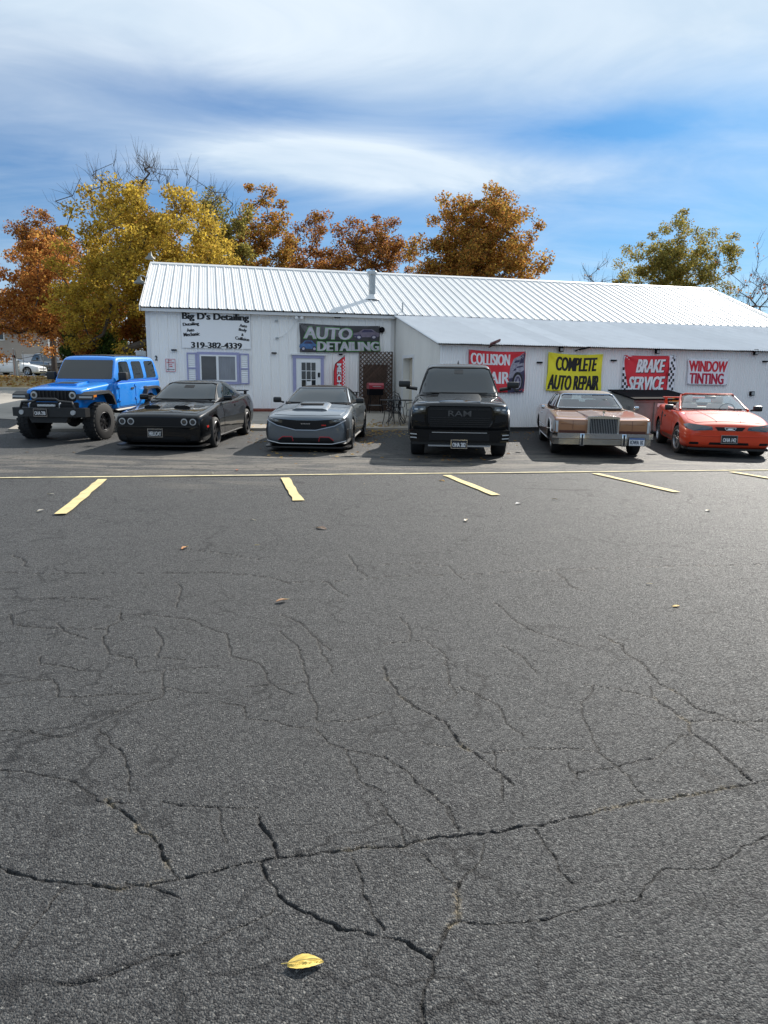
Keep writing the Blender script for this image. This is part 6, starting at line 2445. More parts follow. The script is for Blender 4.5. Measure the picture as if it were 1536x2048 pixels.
    m.box(-.66, .66, 2.56, 2.95, .98, 1.07, ch=.04)
    m.build('folded_top', pmat('black_soft_top', (.02, .02, .022), .85), c.root)
    c.steering(.36, 1.06, .93)
    m = MB()
    m.box(-.12, .12, 1.16, 1.19, 1.20, 1.265, ch=.012)
    m.build('rear_view_mirror', trim_black, c.root)
    m = MB()
    m.box(-.68, .68, 3.50, 3.70, 1.15, 1.185, ch=.015)
    for sg in (-.6, .6):
        m.box(sg - .03, sg + .03, 3.52, 3.66, 1.0, 1.15)
    m.build('spoiler', paint, c.root)
    c.wheels([(-.79, 0, 1), (.79, 0, 1), (-.79, 2.57, 0), (.79, 2.57, 0)], .325, .235, .215, 'five', sat_metal, turn=R(10))
    c.mirror(.97, .82, 1.0, .19, .13, .13, trim_black, (.82, .95))
    c.plate(.0, .405, 'OHA 142', plate_black, plate_white)
    m = MB()
    m.tube([(-.62, .60, .985), (-.02, .50, .98)], .010, 5)
    m.tube([(.0, .56, .985), (.55, .50, .98)], .010, 5)
    m.build('wiper', trim_black, c.root)
    m = MB()
    m.box(-.68, .68, -.5, 3.3, .17, .23)
    m.build('underbody', under_m, c.root)
orange_convertible()

# ---------------------------------------------------------------- blue off-roader
def blue_offroader():
    c = Car('blue_offroader', 'lifted bright blue four-door off-roader with mud tyres, black bumper and bull bar', 'suv', (-7.72, 17.35), 5.0)
    paint = pmat('bright_blue_paint', (.004, .225, .74), .45, spec=.15, coat=1.0, coatr=.03)
    blk = pmat('black_texture_coat', (.014, .014, .015), .55, var=.2, vscale=40)
    def bsec(zb, zt, w, wt):
        return [(0, zb), (w * .7, zb), (w * .97, zb + .005), (w, zb + .04), (w, zb + (zt - zb) * .5), (w, zt - .07), (w - .012, zt - .03), (wt, zt - .004), (wt * .7, zt + .010), (wt * .35, zt + .014), (0, zt + .016)]
    # bonnet
    b, tb = c.body([(-.50, .78, 1.16, .64, .58), (-.485, .76, 1.20, .67, .61), (-.40, .74, 1.235, .69, .63), (.2, .74, 1.285, .745, .67), (.98, .74, 1.335, .80, .73), (1.02, .76, 1.33, .795, .73)], paint, section=bsec, name='hood')
    t_, tt = c.body([(.93, .66, 1.28, .825, .80), (.96, .64, 1.30, .84, .815), (1.2, .64, 1.31, .85, .83), (2.4, .64, 1.31, .855, .83), (3.78, .66, 1.30, .85, .825), (3.82, .68, 1.28, .84, .81)], paint, [(3.0, .50, .46, .60)], section=bsec, name='tub')
    cab, tc = c.body([(.93, 1.30, .785, 1.32, .75), (.99, 1.30, .79, 1.42, .745), (1.30, 1.31, .82, 1.90, .70), (1.42, 1.31, .83, 1.955, .70), (1.7, 1.31, .835, 1.965, .70), (3.5, 1.31, .835, 1.955, .70), (3.74, 1.31, .83, 1.92, .69), (3.80, 1.31, .81, 1.6, .71), (3.82, 1.31, .80, 1.34, .74)], paint, section=csec, name='hardtop')
    c.patch('windshield', [(-.715, 1.40), (.715, 1.40), (.72, 1.46), (.655, 1.84), (.625, 1.865), (-.625, 1.865), (-.655, 1.84), (-.72, 1.46)], 'front', car_glass, .006, .012, tree=tc)
    c.patch('roof_panel', [(-.58, 1.5), (.58, 1.5), (.58, 3.55), (-.58, 3.55)], 'top', blk, .018, .03, tree=tc)
    for ax in ('left', 'right'):
        for a, bb in ((1.25, 1.92), (2.10, 2.72), (2.92, 3.56)):
            sl = .17 if a < 1.5 else .03
            c.patch('side_window', [(a, 1.38), (a + sl * .9, 1.80), (a + sl + .05, 1.83), (bb - .04, 1.83), (bb, 1.79), (bb, 1.41), (bb - .04, 1.38)], ax, car_glass, .006, .012, tree=tc)
        for a, bb in ((1.10, 2.0), (2.06, 2.80)):
            lo = .72 if a < 2 else .72
            ol = [(a, lo), (a, 1.27), (bb, 1.27), (bb, 1.05 if a > 2 else lo), (bb - .28 if a > 2 else bb, lo)]
            d = c.patch('door', ol, ax, paint, .010, .015)
            c.patch('door_handle', rrect(bb - .24, bb - .08, 1.12, 1.165, .02), ax, blk, .03, .02, parent=d)
            for z in (.85, 1.18):
                c.patch('hinge', rrect(a - .07, a + .06, z, z + .06, .01), ax, paint, .028, .03, parent=d)
        c.patch('rock_rail', [(.85, .58), (2.5, .58), (2.5, .66), (.85, .66)], ax, blk, .05, .06)
    # seven-slot face
    g = c.patch('grille', rrect(-.55, .55, .93, 1.185, .07), 'front', mesh_black, .010, .02)
    y = c.hit(0, 1.06, 'front')[0].y
    c.patch('lower_face', rrect(-.60, .60, .77, .915, .03), 'front', blk, .010, .02)
    for k in range(8):
        x = -.315 + k * .09
        m = MB()
        m.box(x - .012, x + .012, y - .030, y - .011, .95, 1.17)
        m.build('grille_bar', trim_black, g)
    for sg in (-1, 1):
        h = c.patch('headlight', circ(sg * .47, 1.075, .093), 'front', trim_black, .016, .02)
        c.patch('lamp_ring', circ(sg * .47, 1.075, .082), 'front', lamp_clear, .022, .012, parent=h)
        c.patch('lamp_core', circ(sg * .47, 1.075, .045), 'front', lamp_dark, .030, .012, parent=h)
        # wing: high flat flare in black
        m = MB()
        a, bb = (.58, .985) if sg > 0 else (-.985, -.58)
        prof = [(-.56, .98), (-.54, 1.09), (-.38, 1.155), (.30, 1.165), (.52, 1.04), (.64, .80), (.58, .80), (.44, 1.02), (.26, 1.095), (-.34, 1.09), (-.46, 1.03), (-.48, .98)]
        m.prism(prof, a, bb, 'yz')
        fl = m.build('front_flare', blk, c.root)
        m = MB()
        aa = (.66, .97) if sg > 0 else (-.97, -.66)
        m.box(aa[0], aa[1], -.572, -.556, 1.02, 1.065)
        m.build('turn_lamp', lamp_clear, fl)
        m = MB()
        m.box(sg * .986 - .006, sg * .986 + .006, -.52, -.38, 1.04, 1.09)
        m.build('side_marker', lamp_amber, fl)
        m = MB()
        prof = [(3.0 - .58, .86), (3.0 - .44, 1.08), (3.0 - .3, 1.15), (3.3, 1.15), (3.46, 1.08), (3.58, .86), (3.52, .86), (3.40, 1.04), (3.26, 1.09), (2.74, 1.09), (2.60, 1.04), (2.48, .86)]
        a, bb = (.80, .975) if sg > 0 else (-.975, -.80)
        m.prism(prof, a, bb, 'yz')
        m.build('rear_flare', blk, c.root)
    # steel bumper, bull bar, winch, lamps
    m = MB()
    vs, fs = loft([[(q[0], q[1], z) for q in ((-.92, -.62), (-.88, -.76), (-.45, -.86), (.45, -.86), (.88, -.76), (.92, -.62), (.8, -.56), (-.8, -.56))] for z in (.60, .80)])
    m.add(vs, fs, False)
    m.prism([(-.42, .46), (.42, .46), (.48, .60), (-.48, .60)], -.80, -.62, 'xz')
    bp = m.build('bumper', blk, c.root)
    m = MB()
    m.tube([(-.66, -.80, .78), (-.60, -.80, .93), (-.30, -.80, .95), (-.22, -.80, 1.0), (.22, -.80, 1.0), (.30, -.80, .95), (.60, -.80, .93), (.66, -.80, .78)], .032, 8)
    m.build('bull_bar', blk, bp)
    m = MB()
    m.box(-.21, .21, -.86, -.80, .835, .885, ch=.01)
    m.build('light_bar', lamp_clear, bp)
    for sg in (-1, 1):
        m = MB()
        m.lathe([(.0, -.02), (.055, -.02), (.06, .03)], 'y', (sg * .62, -.83, .70), 16)
        m.build('fog_lamp', lamp_clear, bp)
        m = MB()
        m.tube([(sg * .36, -.86, .80), (sg * .36, -.92, .82), (sg * .36, -.92, .90), (sg * .36, -.86, .92)], .016, 6)
        m.build('tow_hook', sat_metal, bp)
    c.plate(-.13, .70, 'OHA 298', plate_black, plate_white, y=-.895)
    # bonnet vent
    h0 = c.patch('hood_scoop', [(-.33, -.05), (.33, -.05), (.28, .72), (-.28, .72)], 'top', paint, .038, .05, tree=tb)
    c.patch('scoop_mouth', [(-.24, .02), (.24, .02), (.22, .30), (-.22, .30)], 'top', mesh_black, .044, .01, tree=tb, parent=h0)
    for sg in (-1, 1):
        m = MB()
        m.box(sg * .95 - .11, sg * .95 + .11, 1.10, 1.24, 1.37, 1.57, ch=.03)
        m.tube([(sg * .9, 1.18, 1.40), (sg * .77, 1.16, 1.33)], .03, 6)
        m.build('mirror', blk, c.root)
    c.wheels([(-.815, 0, 1), (.815, 0, 1), (-.815, 3.0, 0), (.815, 3.0, 0)], .447, .33, .22, 'mud', dark_metal, turn=R(-6))
    m = MB()
    m.box(-.45, .45, -.45, 3.6, .52, .66)
    m.tube([(-.7, 0, .44), (.7, 0, .44)], .055, 8)
    m.tube([(-.7, 3.0, .44), (.7, 3.0, .44)], .06, 8)
    m.lathe([(.0, -.16), (.12, -.12), (.15, 0), (.12, .12), (0, .16)], 'y', (.18, 0, .44), 14)
    m.tube([(-.5, -.3, .62), (.5, -.3, .62)], .04, 6)
    m.box(-.5, .5, .3, .9, .56, .78)
    m.box(-.58, .58, -.35, .9, .66, .9)
    m.build('chassis', under_m, c.root)
    m = MB()
    m.tube([(-.55, 1.02, 1.43), (-.1, .98, 1.40)], .010, 5)
    m.tube([(.05, 1.02, 1.43), (.5, .98, 1.40)], .010, 5)
    m.build('wiper', trim_black, c.root)
    m = MB()
    m.lathe([(.0, 0), (.42, 0), (.44, .05), (.44, .2), (.40, .26), (0, .26)], 'y', (0, 3.86, 1.05), 24)
    m.build('spare_wheel', tyre_m, c.root)
blue_offroader()
# ------------------------------------------------------------------ trees
def leaf_mat(name, trans=.52):
    if name in MATS:
        return MATS[name]
    mt = bpy.data.materials.new(name)
    MATS[name] = mt
    mt.use_nodes = True
    nt = mt.node_tree
    nt.nodes.clear()
    N, L = nt.nodes.new, nt.links.new
    out = N('ShaderNodeOutputMaterial')
    at = N('ShaderNodeAttribute')
    at.attribute_name = 'leafcol'
    d = N('ShaderNodeBsdfDiffuse')
    t = N('ShaderNodeBsdfTranslucent')
    hs = N('ShaderNodeHueSaturation')
    hs.inputs['Saturation'].default_value = 1.0
    hs.inputs['Value'].default_value = 1.1
    L(at.outputs['Color'], d.inputs[0])
    L(at.outputs['Color'], hs.inputs['Color'])
    L(hs.outputs[0], t.inputs[0])
    mx = N('ShaderNodeMixShader')
    mx.inputs[0].default_value = trans
    L(d.outputs[0], mx.inputs[1])
    L(t.outputs[0], mx.inputs[2])
    L(mx.outputs[0], out.inputs[0])
    return mt

bark = pmat('bark', (.060, .048, .040), .9, var=.3, vscale=6, bump=.4, bscale=15, stretch=(3, 3, .6))

def leaf_mesh(name, pts, size, cols, rng, droop=.3):
    """one folded four-corner leaf per point"""
    n = len(pts)
    a = rng.normal(size=(n, 3))
    a[:, 2] = a[:, 2] * .6 - droop
    a /= np.linalg.norm(a, axis=1)[:, None]
    b = np.cross(a, rng.normal(size=(n, 3)))
    b /= np.linalg.norm(b, axis=1)[:, None] + 1e-9
    s = size * rng.uniform(.6, 1.35, n)[:, None]
    w = s * rng.uniform(.35, .55, n)[:, None]
    v = np.stack([pts - a * s * .5, pts + b * w, pts + a * s * .5, pts - b * w], 1).reshape(-1, 3)
    me = bpy.data.meshes.new(name)
    me.vertices.add(n * 4)
    me.vertices.foreach_set('co', v.astype(np.float32).ravel())
    me.loops.add(n * 4)
    me.loops.foreach_set('vertex_index', np.arange(n * 4, dtype=np.int32))
    me.polygons.add(n)
    me.polygons.foreach_set('loop_start', (np.arange(n) * 4).astype(np.int32))
    me.polygons.foreach_set('loop_total', np.full(n, 4, np.int32))
    me.update(calc_edges=True)
    ca = me.attributes.new('leafcol', 'FLOAT_COLOR', 'FACE')
    c4 = np.ones((n, 4), np.float32)
    c4[:, :3] = cols
    ca.data.foreach_set('color', c4.ravel())
    return me

def palette(pal, n, rng, mixw=None, jit=.22):
    pal = np.array(pal)
    i = rng.choice(len(pal), n, p=mixw)
    c = pal[i] * rng.uniform(1 - jit, 1 + jit, n)[:, None]
    return np.clip(c, 0.003, .9)

def tree(name, label, base, ctr_z, rx, ry, rz, pal, nclump, nleaf, seed, leaf=.15, clump=.55, fork=.32, gaps=.0, trunk_r=.22, bare=0, bare_top=0.0, group=None, wts=None, shell=.45, lean=(0, 0), stems=1, jit=.22, clump_pal=False, flat=.75):
    """base: (x,y) ground; crown is an uneven ellipsoid at height ctr_z above the base"""
    rng = np.random.default_rng(seed)
    x, y = base
    z0 = float(ground_z(x, y)) - .05
    t = thing(name, label, 'tree', (x, y, z0), 0.0, group)
    # clump centres through the crown, more of them toward the outside, outline broken by lobes
    lob = rng.normal(size=(9, 3))
    lob /= np.linalg.norm(lob, axis=1)[:, None]
    la = rng.uniform(-.2, .2, 9)
    P = []
    while len(P) < nclump:
        d = rng.normal(size=3)
        d /= np.linalg.norm(d)
        if d[2] < -.75:
            continue
        r = (rng.uniform() ** shell)
        k = 1 + (la * np.clip(lob @ d - .35, 0, 1) * 1.5).sum()
        p = d * r * k
        if gaps and (math.sin(p[0] * 5 + seed) + math.sin(p[1] * 6 + seed * 2) + math.sin(p[2] * 5.5 + seed * 3)) < -2.2 + gaps * 2:
            continue
        P.append(p * np.array([rx, ry, rz]) + np.array([lean[0], lean[1], ctr_z]))
    P = np.array(P)
    nb = 0
    if bare:
        B = []
        for _ in range(bare):
            a = rng.uniform(0, 2 * math.pi)
            q = rng.uniform(.0, .9)
            B.append([lean[0] + math.cos(a) * rx * q, lean[1] + math.sin(a) * ry * q, ctr_z + rz * (math.sqrt(max(0, 1 - q * q)) * rng.uniform(.85, 1.0) + bare_top * rng.uniform(.2, 1.0))])
        nb = bare
        P = np.concatenate([P, B])
    # skeleton: trunk nodes, then every clump is joined to the nearest useful node
    fz = max(.4, ctr_z - rz * (1 - fork))
    nodes = [np.array([0, 0, 0.0])]
    par = [-1]
    for st in range(stems):
        off = np.array([rng.normal() * .25, rng.normal() * .25, 0]) if stems > 1 else np.zeros(3)
        prev = 0
        for k in range(1, 6):
            f = k / 5
            nodes.append(np.array([lean[0] * f * .5, lean[1] * f * .5, fz * f]) + off * f * 3 + rng.normal(size=3) * .05)
            par.append(prev)
            prev = len(nodes) - 1
    order = np.argsort(np.linalg.norm(P - np.array([0, 0, fz]), axis=1))
    clump_parent = {}
    for ci in order:
        p = P[ci]
        A = np.array(nodes)
        d = p - A
        dist = np.linalg.norm(d, axis=1)
        pen = dist + np.maximum(0, -(d[:, 2])) * 1.2 + np.where(A[:, 2] < fz * .75, 2.5, 0)
        j = int(np.argmin(pen))
        L_ = dist[j]
        n = max(1, int(L_ / .8))
        prev = j
        a = A[j]
        for k in range(1, n + 1):
            f = k / n
            q = a + (p - a) * f + np.array([0, 0, -.10 * L_ * math.sin(math.pi * f)]) + (rng.normal(size=3) * .05 * min(L_, 2) if k < n else 0)
            nodes.append(q)
            par.append(prev)
            prev = len(nodes) - 1
    cnt = np.zeros(len(nodes))
    kids = [0] * len(nodes)
    for i in range(1, len(nodes)):
        kids[par[i]] += 1
    for i in range(len(nodes) - 1, 0, -1):
        if kids[i] == 0:
            cnt[i] += 1
        cnt[par[i]] += cnt[i]
    tot = max(cnt[0], 1)
    rad = np.maximum(trunk_r * np.sqrt(cnt / tot) ** 1.3, .008)
    rad[0] = trunk_r * 1.25
    m = MB()
    for i in range(1, len(nodes)):
        a, b = nodes[par[i]], nodes[i]
        m.tube([a, b], [rad[par[i]] if par[i] == 0 else min(rad[par[i]], rad[i] * 1.35), rad[i]], 5 if rad[i] < .06 else 8, caps=False)
    # fine twigs
    if bare or nleaf < 40:
        for q in P[-nb:] if nb else P:
            for _ in range(4):
                out = (q - np.array([lean[0], lean[1], fz]))
                out = out / (np.linalg.norm(out) + 1e-6)
                d = out * .7 + rng.normal(size=3) * .32
                d = d / np.linalg.norm(d) * rng.uniform(.5, 1.1)
                s0 = q - out * rng.uniform(0, .5)
                m.tube([s0, s0 + d * .5 + rng.normal(size=3) * .06, s0 + d + np.array([0, 0, .08])], [.010, .007, .003], 3, caps=False)
    m.build('trunk', bark, t)
    if nleaf:
        C = P[:len(P) - nb]
        per = rng.poisson(nleaf, len(C))
        idx = np.repeat(np.arange(len(C)), per)
        sc = clump * rng.uniform(.7, 1.3, len(C))
        off = rng.normal(size=(len(idx), 3))
        off /= np.linalg.norm(off, axis=1)[:, None]
        off *= (rng.uniform(size=len(idx)) ** .5)[:, None]
        pts = C[idx] + off * sc[idx][:, None] * np.array([1, 1, flat])
        if clump_pal:
            cc = palette(pal, len(C), rng, wts, .1)
            cols = cc[idx] * rng.uniform(1 - jit, 1 + jit, len(idx))[:, None]
        else:
            cols = palette(pal, len(idx), rng, wts, jit)
        me = leaf_mesh('crown', pts, leaf, np.clip(cols, .003, .9), rng)
        add('crown', me, leaf_mat('autumn_leaf'), t)
    return t

def base_at(px, Y):
    P = at_depth(px, 760, Y)
    return (float(P[0]), float(P[1]))

def crown(px0, px1, py0, py1, Y):
    """crown ellipse in the picture at depth Y -> base x, centre height above ground, rx, rz"""
    a, b = at_depth(px0, (py0 + py1) / 2, Y), at_depth(px1, (py0 + py1) / 2, Y)
    top, bot = at_depth((px0 + px1) / 2, py0, Y)[2], at_depth((px0 + px1) / 2, py1, Y)[2]
    bx = (a[0] + b[0]) / 2
    g = float(ground_z(bx, Y))
    return (bx, Y), (top + bot) / 2 - g, (b[0] - a[0]) / 2, (top - bot) / 2

YEL = [(0.55, 0.396, 0.061), (0.463, 0.324, 0.055), (0.375, 0.276, 0.055), (0.312, 0.192, 0.044), (0.25, 0.192, 0.05)]
ORG = [(0.55, 0.25, 0.066), (0.463, 0.2, 0.055), (0.35, 0.144, 0.05), (0.45, 0.263, 0.072), (0.237, 0.106, 0.044)]
RUST = [(0.345, 0.145, 0.048), (0.24, 0.102, 0.042), (0.405, 0.204, 0.048), (0.18, 0.076, 0.042), (0.285, 0.17, 0.048)]
MIX = [(0.42, 0.21, 0.052), (0.35, 0.16, 0.046), (0.448, 0.275, 0.057), (0.252, 0.116, 0.04), (0.238, 0.174, 0.046)]
OLV = [(0.299, 0.26, 0.066), (0.221, 0.208, 0.06), (0.364, 0.286, 0.072), (0.169, 0.163, 0.048), (0.286, 0.195, 0.06)]
DKG = [(.05, .09, .025), (.08, .12, .03), (.04, .06, .02)]

def build_trees():
    g = 'autumn trees behind the shop'
    # golden tree at the shop's left end
    b, cz, rx, rz = crown(66, 490, 345, 765, 39)
    tree('golden_tree', 'wide golden-yellow tree with bare twigs on top, beside the left gable of the shop', b, cz, rx, rx * .8, rz, YEL, 330, 195, 11, leaf=0.125, clump=.62, fork=.12, trunk_r=.30, bare=75, bare_top=.20, group=g, wts=[.25, .28, .22, .15, .10], lean=(.6, 0))
    b, cz, rx, rz = crown(-70, 235, 470, 740, 46)
    b = (b[0] + 4.6, b[1])
    tree('orange_tree', 'orange-brown tree spreading in front of the beige house', b, cz, rx, rx * .8, rz, ORG, 210, 204, 12, leaf=0.133, clump=.68, trunk_r=.26, group=g, lean=(-4.6, 0))
    b, cz, rx, rz = crown(24, 160, 420, 580, 55)
    tree('rust_tree', 'rust-red tree rising between the orange tree and the golden tree', b, cz, rx, rx, rz, RUST, 75, 178, 13, leaf=0.14, clump=.62, trunk_r=.2, group=g, gaps=.15)
    b, cz, rx, rz = crown(105, 300, 560, 745, 43.5)
    tree('russet_tree', 'low dense russet tree under the golden tree', b, cz, rx, rx * .7, rz, ORG, 80, 187, 14, leaf=0.125, clump=.62, trunk_r=.2, group=g, wts=[.15, .25, .3, .1, .2])
    b, cz, rx, rz = crown(225, 370, 395, 560, 47)
    tree('amber_tree', 'amber-red crown showing through the top of the golden tree', b, cz, rx, rx, rz, MIX, 60, 170, 15, leaf=0.133, clump=.6, trunk_r=.2, group=g, gaps=.2)
    b, cz, rx, rz = crown(385, 500, 395, 590, 48)
    tree('olive_tree', 'olive and brown tree close to the right of the golden tree', b, cz, rx, rx, rz, OLV, 75, 170, 16, leaf=0.133, clump=.58, trunk_r=.2, group=g, bare=8, bare_top=.15, gaps=.1)
    b, cz, rx, rz = crown(470, 588, 378, 620, 52)
    tree('slender_oak', 'slender tall orange oak behind the shop roof, next to the olive tree', b, cz, rx, rx, rz, MIX, 80, 153, 17, leaf=0.148, clump=.62, fork=.5, trunk_r=.22, group=g, gaps=.35, shell=.35)
    b, cz, rx, rz = crown(566, 695, 424, 620, 57)
    tree('dark_oak', 'dark russet oak with open branches above the roof', b, cz, rx, rx, rz, RUST, 78, 144, 18, leaf=0.148, clump=.62, fork=.4, trunk_r=.22, group=g, gaps=.35, shell=.35)
    b, cz, rx, rz = crown(672, 822, 418, 610, 56)
    tree('open_oak', 'open-branched rust-brown oak above the roof behind the vent stack', b, cz, rx, rx, rz, RUST, 95, 136, 19, leaf=0.14, clump=.60, fork=.35, trunk_r=.24, group=g, gaps=.38, shell=.33)
    b, cz, rx, rz = crown(806, 1100, 366, 680, 50)
    tree('orange_oak', 'big round orange oak rising behind the middle of the roof', b, cz, rx, rx * .8, rz, MIX, 300, 195, 20, leaf=0.14, clump=.66, fork=.2, trunk_r=.3, group=g, gaps=.03)
    b, cz, rx, rz = crown(1225, 1470, 425, 680, 55)
    tree('green_tree', 'round yellow-green tree with many upright stems behind the right roof', b, cz, rx, rx * .8, rz, OLV, 210, 161, 21, leaf=0.125, clump=.6, fork=.15, trunk_r=.13, group=g, gaps=.12, stems=5)
    b, cz, rx, rz = crown(1425, 1560, 495, 690, 47)
    tree('bare_tree', 'nearly leafless tree at the right end of the shop roof', b, cz, rx, rx, rz, RUST, 70, 3, 22, leaf=.14, clump=.4, fork=.15, trunk_r=.12, group=g, stems=3)
    b, cz, rx, rz = crown(1140, 1225, 505, 640, 58)
    tree('bare_sapling', 'bare upright sapling between the orange oak and the yellow-green tree', b, cz, rx, rx, rz, RUST, 34, 2, 23, leaf=.12, clump=.3, fork=.1, trunk_r=.09, group=g, stems=4)
    # undergrowth
    for i, (a, c, d, e, Y, pal, lab) in enumerate(((118, 185, 640, 745, 41.5, DKG, 'dark green bush under the orange tree'), (205, 262, 668, 750, 38.5, DKG, 'green bush beside the utility cabinet'), (150, 232, 655, 750, 40, ORG, 'rusty bush between the two green bushes'), (240, 320, 560, 750, 42.5, MIX, 'brown thicket against the left end of the shop'))):
        b, cz, rx, rz = crown(a, c, d, e, Y)
        tree('bush', lab, b, cz, rx, rx, rz, pal, 34, 120, 40 + i, leaf=.13, clump=.45, fork=.1, trunk_r=.07, stems=3)['category'] = 'bush'
build_trees()

def build_far_woods():
    # distant woods that read as one mass round the horizon
    r = np.random.default_rng(9)
    pts = []
    for a in np.arange(-100, 100, .55):
        d = r.uniform(170, 230)
        if -24 < a < -16 and d < 200:
            d = 220
        x, y = d * math.sin(R(a)), d * math.cos(R(a))
        h = r.uniform(6, 11) * (1 + .3 * math.sin(a * .4))
        w = r.uniform(2.5, 4.5)
        n = 90
        q = r.normal(size=(n, 3))
        q /= np.linalg.norm(q, axis=1)[:, None]
        q *= (r.uniform(size=n) ** .4)[:, None]
        pts.append(np.array([x, y, 1.2 + h * .5]) + q * np.array([w, w, h * .55]))
    pts = np.concatenate(pts)
    me = leaf_mesh('far_woods', pts, 1.3, palette(MIX + OLV + RUST, len(pts), r), r)
    o = kind(add('far_woods', me, leaf_mat('autumn_leaf')), 'stuff')
    tag(o, 'distant band of brown and olive autumn woods along the horizon', 'woods')
build_far_woods()

# ------------------------------------------------------------------ house, cars and posts at the far left
def build_far_left():
    # house
    Y = 74.0
    P0 = at_depth(-170, 660, Y)
    P1 = at_depth(98, 660, Y)
    ez = at_depth(50, 655, Y)[2]
    x0, x1 = P0[0], P1[0]
    g = float(ground_z(x1, Y))
    t = thing('beige_house', 'beige clapboard house with dark roof and white-trimmed window behind the orange tree', 'house', (x1, Y, g), 0)
    W, H, D = x1 - x0, ez - g, 9.0
    sid = pmat('beige_siding', (.40, .345, .30), .75, var=.06, vscale=1)
    m = MB()
    n = int(H / .22)
    for i in range(n):
        z = i * H / n
        h = H / n
        m.add([(-W, -.028, z), (0, -.028, z), (0, 0, z + h), (-W, 0, z + h)], [(0, 1, 2, 3)])
        m.add([(0, -.028, z), (.028, 0, z), (.0, 0, z + h)], [(0, 1, 2)])
        m.add([(.03, 0, z), (.03, D, z), (0.004, D, z + h), (.004, 0, z + h)], [(0, 1, 2, 3)])
    m.box(-W, -.002, .004, D, 0, H - .01)
    m.build('wall', sid, t)
    dk = pmat('dark_shingle', (.045, .045, .05), .9, var=.2, vscale=4, bump=.4, bscale=12)
    m = MB()
    m.add([(-W - .4, -.6, H - .05), (.5, -.6, H - .05), (.5, D / 2, H + 2.2), (-W - .4, D / 2, H + 2.2), (.5, D + .6, H - .05), (-W - .4, D + .6, H - .05),
           (-W - .4, -.6, H - .2), (.5, -.6, H - .2), (.5, D + .6, H - .2), (-W - .4, D + .6, H - .2)],
          [(0, 1, 2, 3), (3, 2, 4, 5), (6, 7, 1, 0), (7, 8, 4, 2, 1), (6, 0, 3, 5, 9), (9, 8, 7, 6), (5, 4, 8, 9)])
    rf = m.build('roof', dk, t)
    m = MB()
    m.box(-W - .4, .5, -.72, -.61, H - .2, H - .05)
    m.build('gutter', trim_white, rf)
    m = MB()
    m.box(-.16, -.04, -.13, -.03, .1, H - .2)
    m.build('downspout', vinyl, t)
    wx0, wz1 = at_depth(-24, 657, Y)[0] - x1, at_depth(0, 657, Y)[2] - g
    wx1, wz0 = at_depth(10, 681, Y)[0] - x1, at_depth(0, 681, Y)[2] - g
    m = MB()
    f = .09
    m.box(wx0, wx1, -.09, -.03, wz1 - f, wz1)
    m.box(wx0, wx1, -.09, -.03, wz0, wz0 + f)
    m.box(wx0, wx0 + f, -.088, -.03, wz0 + f, wz1 - f)
    m.box(wx1 - f, wx1, -.088, -.03, wz0 + f, wz1 - f)
    w = m.build('window', vinyl, t)
    box_part('pane', dark_glass, w, wx0 + f, wx1 - f, -.06, -.04, wz0 + f, wz1 - f)
    # second shed and board fence further right
    Y2 = 70.0
    a, b = at_depth(100, 700, Y2), at_depth(152, 700, Y2)
    g2 = float(ground_z(a[0], Y2))
    zt = at_depth(120, 676, Y2)[2]
    fence_m = pmat('weathered_fence', (.42, .40, .36), .85, var=.25, vscale=3, rnd=.2)
    t = thing('board_fence', 'pale upright board fence behind the bushes, right of the house', 'fence', (a[0], Y2, g2), 0)
    k = 11
    bw = (b[0] - a[0]) / k
    for i in range(k):
        m = MB()
        m.box(i * bw + .02, (i + 1) * bw - .03, -.02, .02, 0, zt - g2 - .05 * ((i * 7) % 3))
        m.build('board', fence_m, t)
    m = MB()
    for z in (.5, zt - g2 - .4):
        m.box(0, b[0] - a[0], .022, .07, z, z + .09)
    m.build('rail', fence_m, t)
    # low white wall
    Y3 = 66.5
    a, b = at_depth(44, 712, Y3), at_depth(130, 716, Y3)
    g3 = float(ground_z(a[0], Y3))
    zt = at_depth(70, 711, Y3)[2]
    t = thing('low_wall', 'long low white wall behind the parked dark pickup', 'wall', (a[0], Y3, g3), 0)
    m = MB()
    m.box(0, b[0] - a[0], 0, .2, -.2, zt - g3)
    m.build('wall', pmat('white_masonry', (.66, .66, .69), .8, var=.06, vscale=1), t)
    m = MB()
    m.box(-.03, b[0] - a[0] + .03, -.04, .24, zt - g3 + .002, zt - g3 + .08)
    m.build('coping', trim_white, t)

    # white sedan, nose to the right
    def far_car(name, label, cat, nose_px, ground_py, Y, rz, stations, cab, paint, wheels, rad, lights, glass_front, sides, extra=None):
        P = at_depth(nose_px, ground_py, Y)
        z = float(ground_z(P[0], Y)) + .04
        c = Car.__new__(Car)
        c.root = thing(name, label, cat, (P[0], Y, z), rz)
        c.rz = rz
        c.trees = []
        _, tb = c.body(stations, paint, [(wheels[0], rad + .06, rad, .58), (wheels[1], rad + .06, rad, .58)])
        _, tc = c.body(cab, paint, section=csec, name='cabin')
        c.patch('windshield', glass_front, 'front', car_glass, .005, .01, tree=tc, res=.15)
        for ax in ('left', 'right'):
            for s_ in sides:
                c.patch('side_window', s_, ax, car_glass, .005, .01, tree=tc, res=.2)
        for sg in (-1, 1):
            c.patch('headlight', lights if sg > 0 else mir(lights), 'front', lamp_clear, .012, .02, res=.12)
        c.wheels([(-.76, wheels[0], 1), (.76, wheels[0], 1), (-.76, wheels[1], 0), (.76, wheels[1], 0)], rad, .22, rad * .68, 'five', sat_metal)
        if extra:
            extra(c)
        return c
    wp = pmat('white_car_paint', (.74, .74, .73), .3, coat=.8)
    dp = pmat('dark_truck_paint', (.014, .018, .030), .28, coat=1.0)
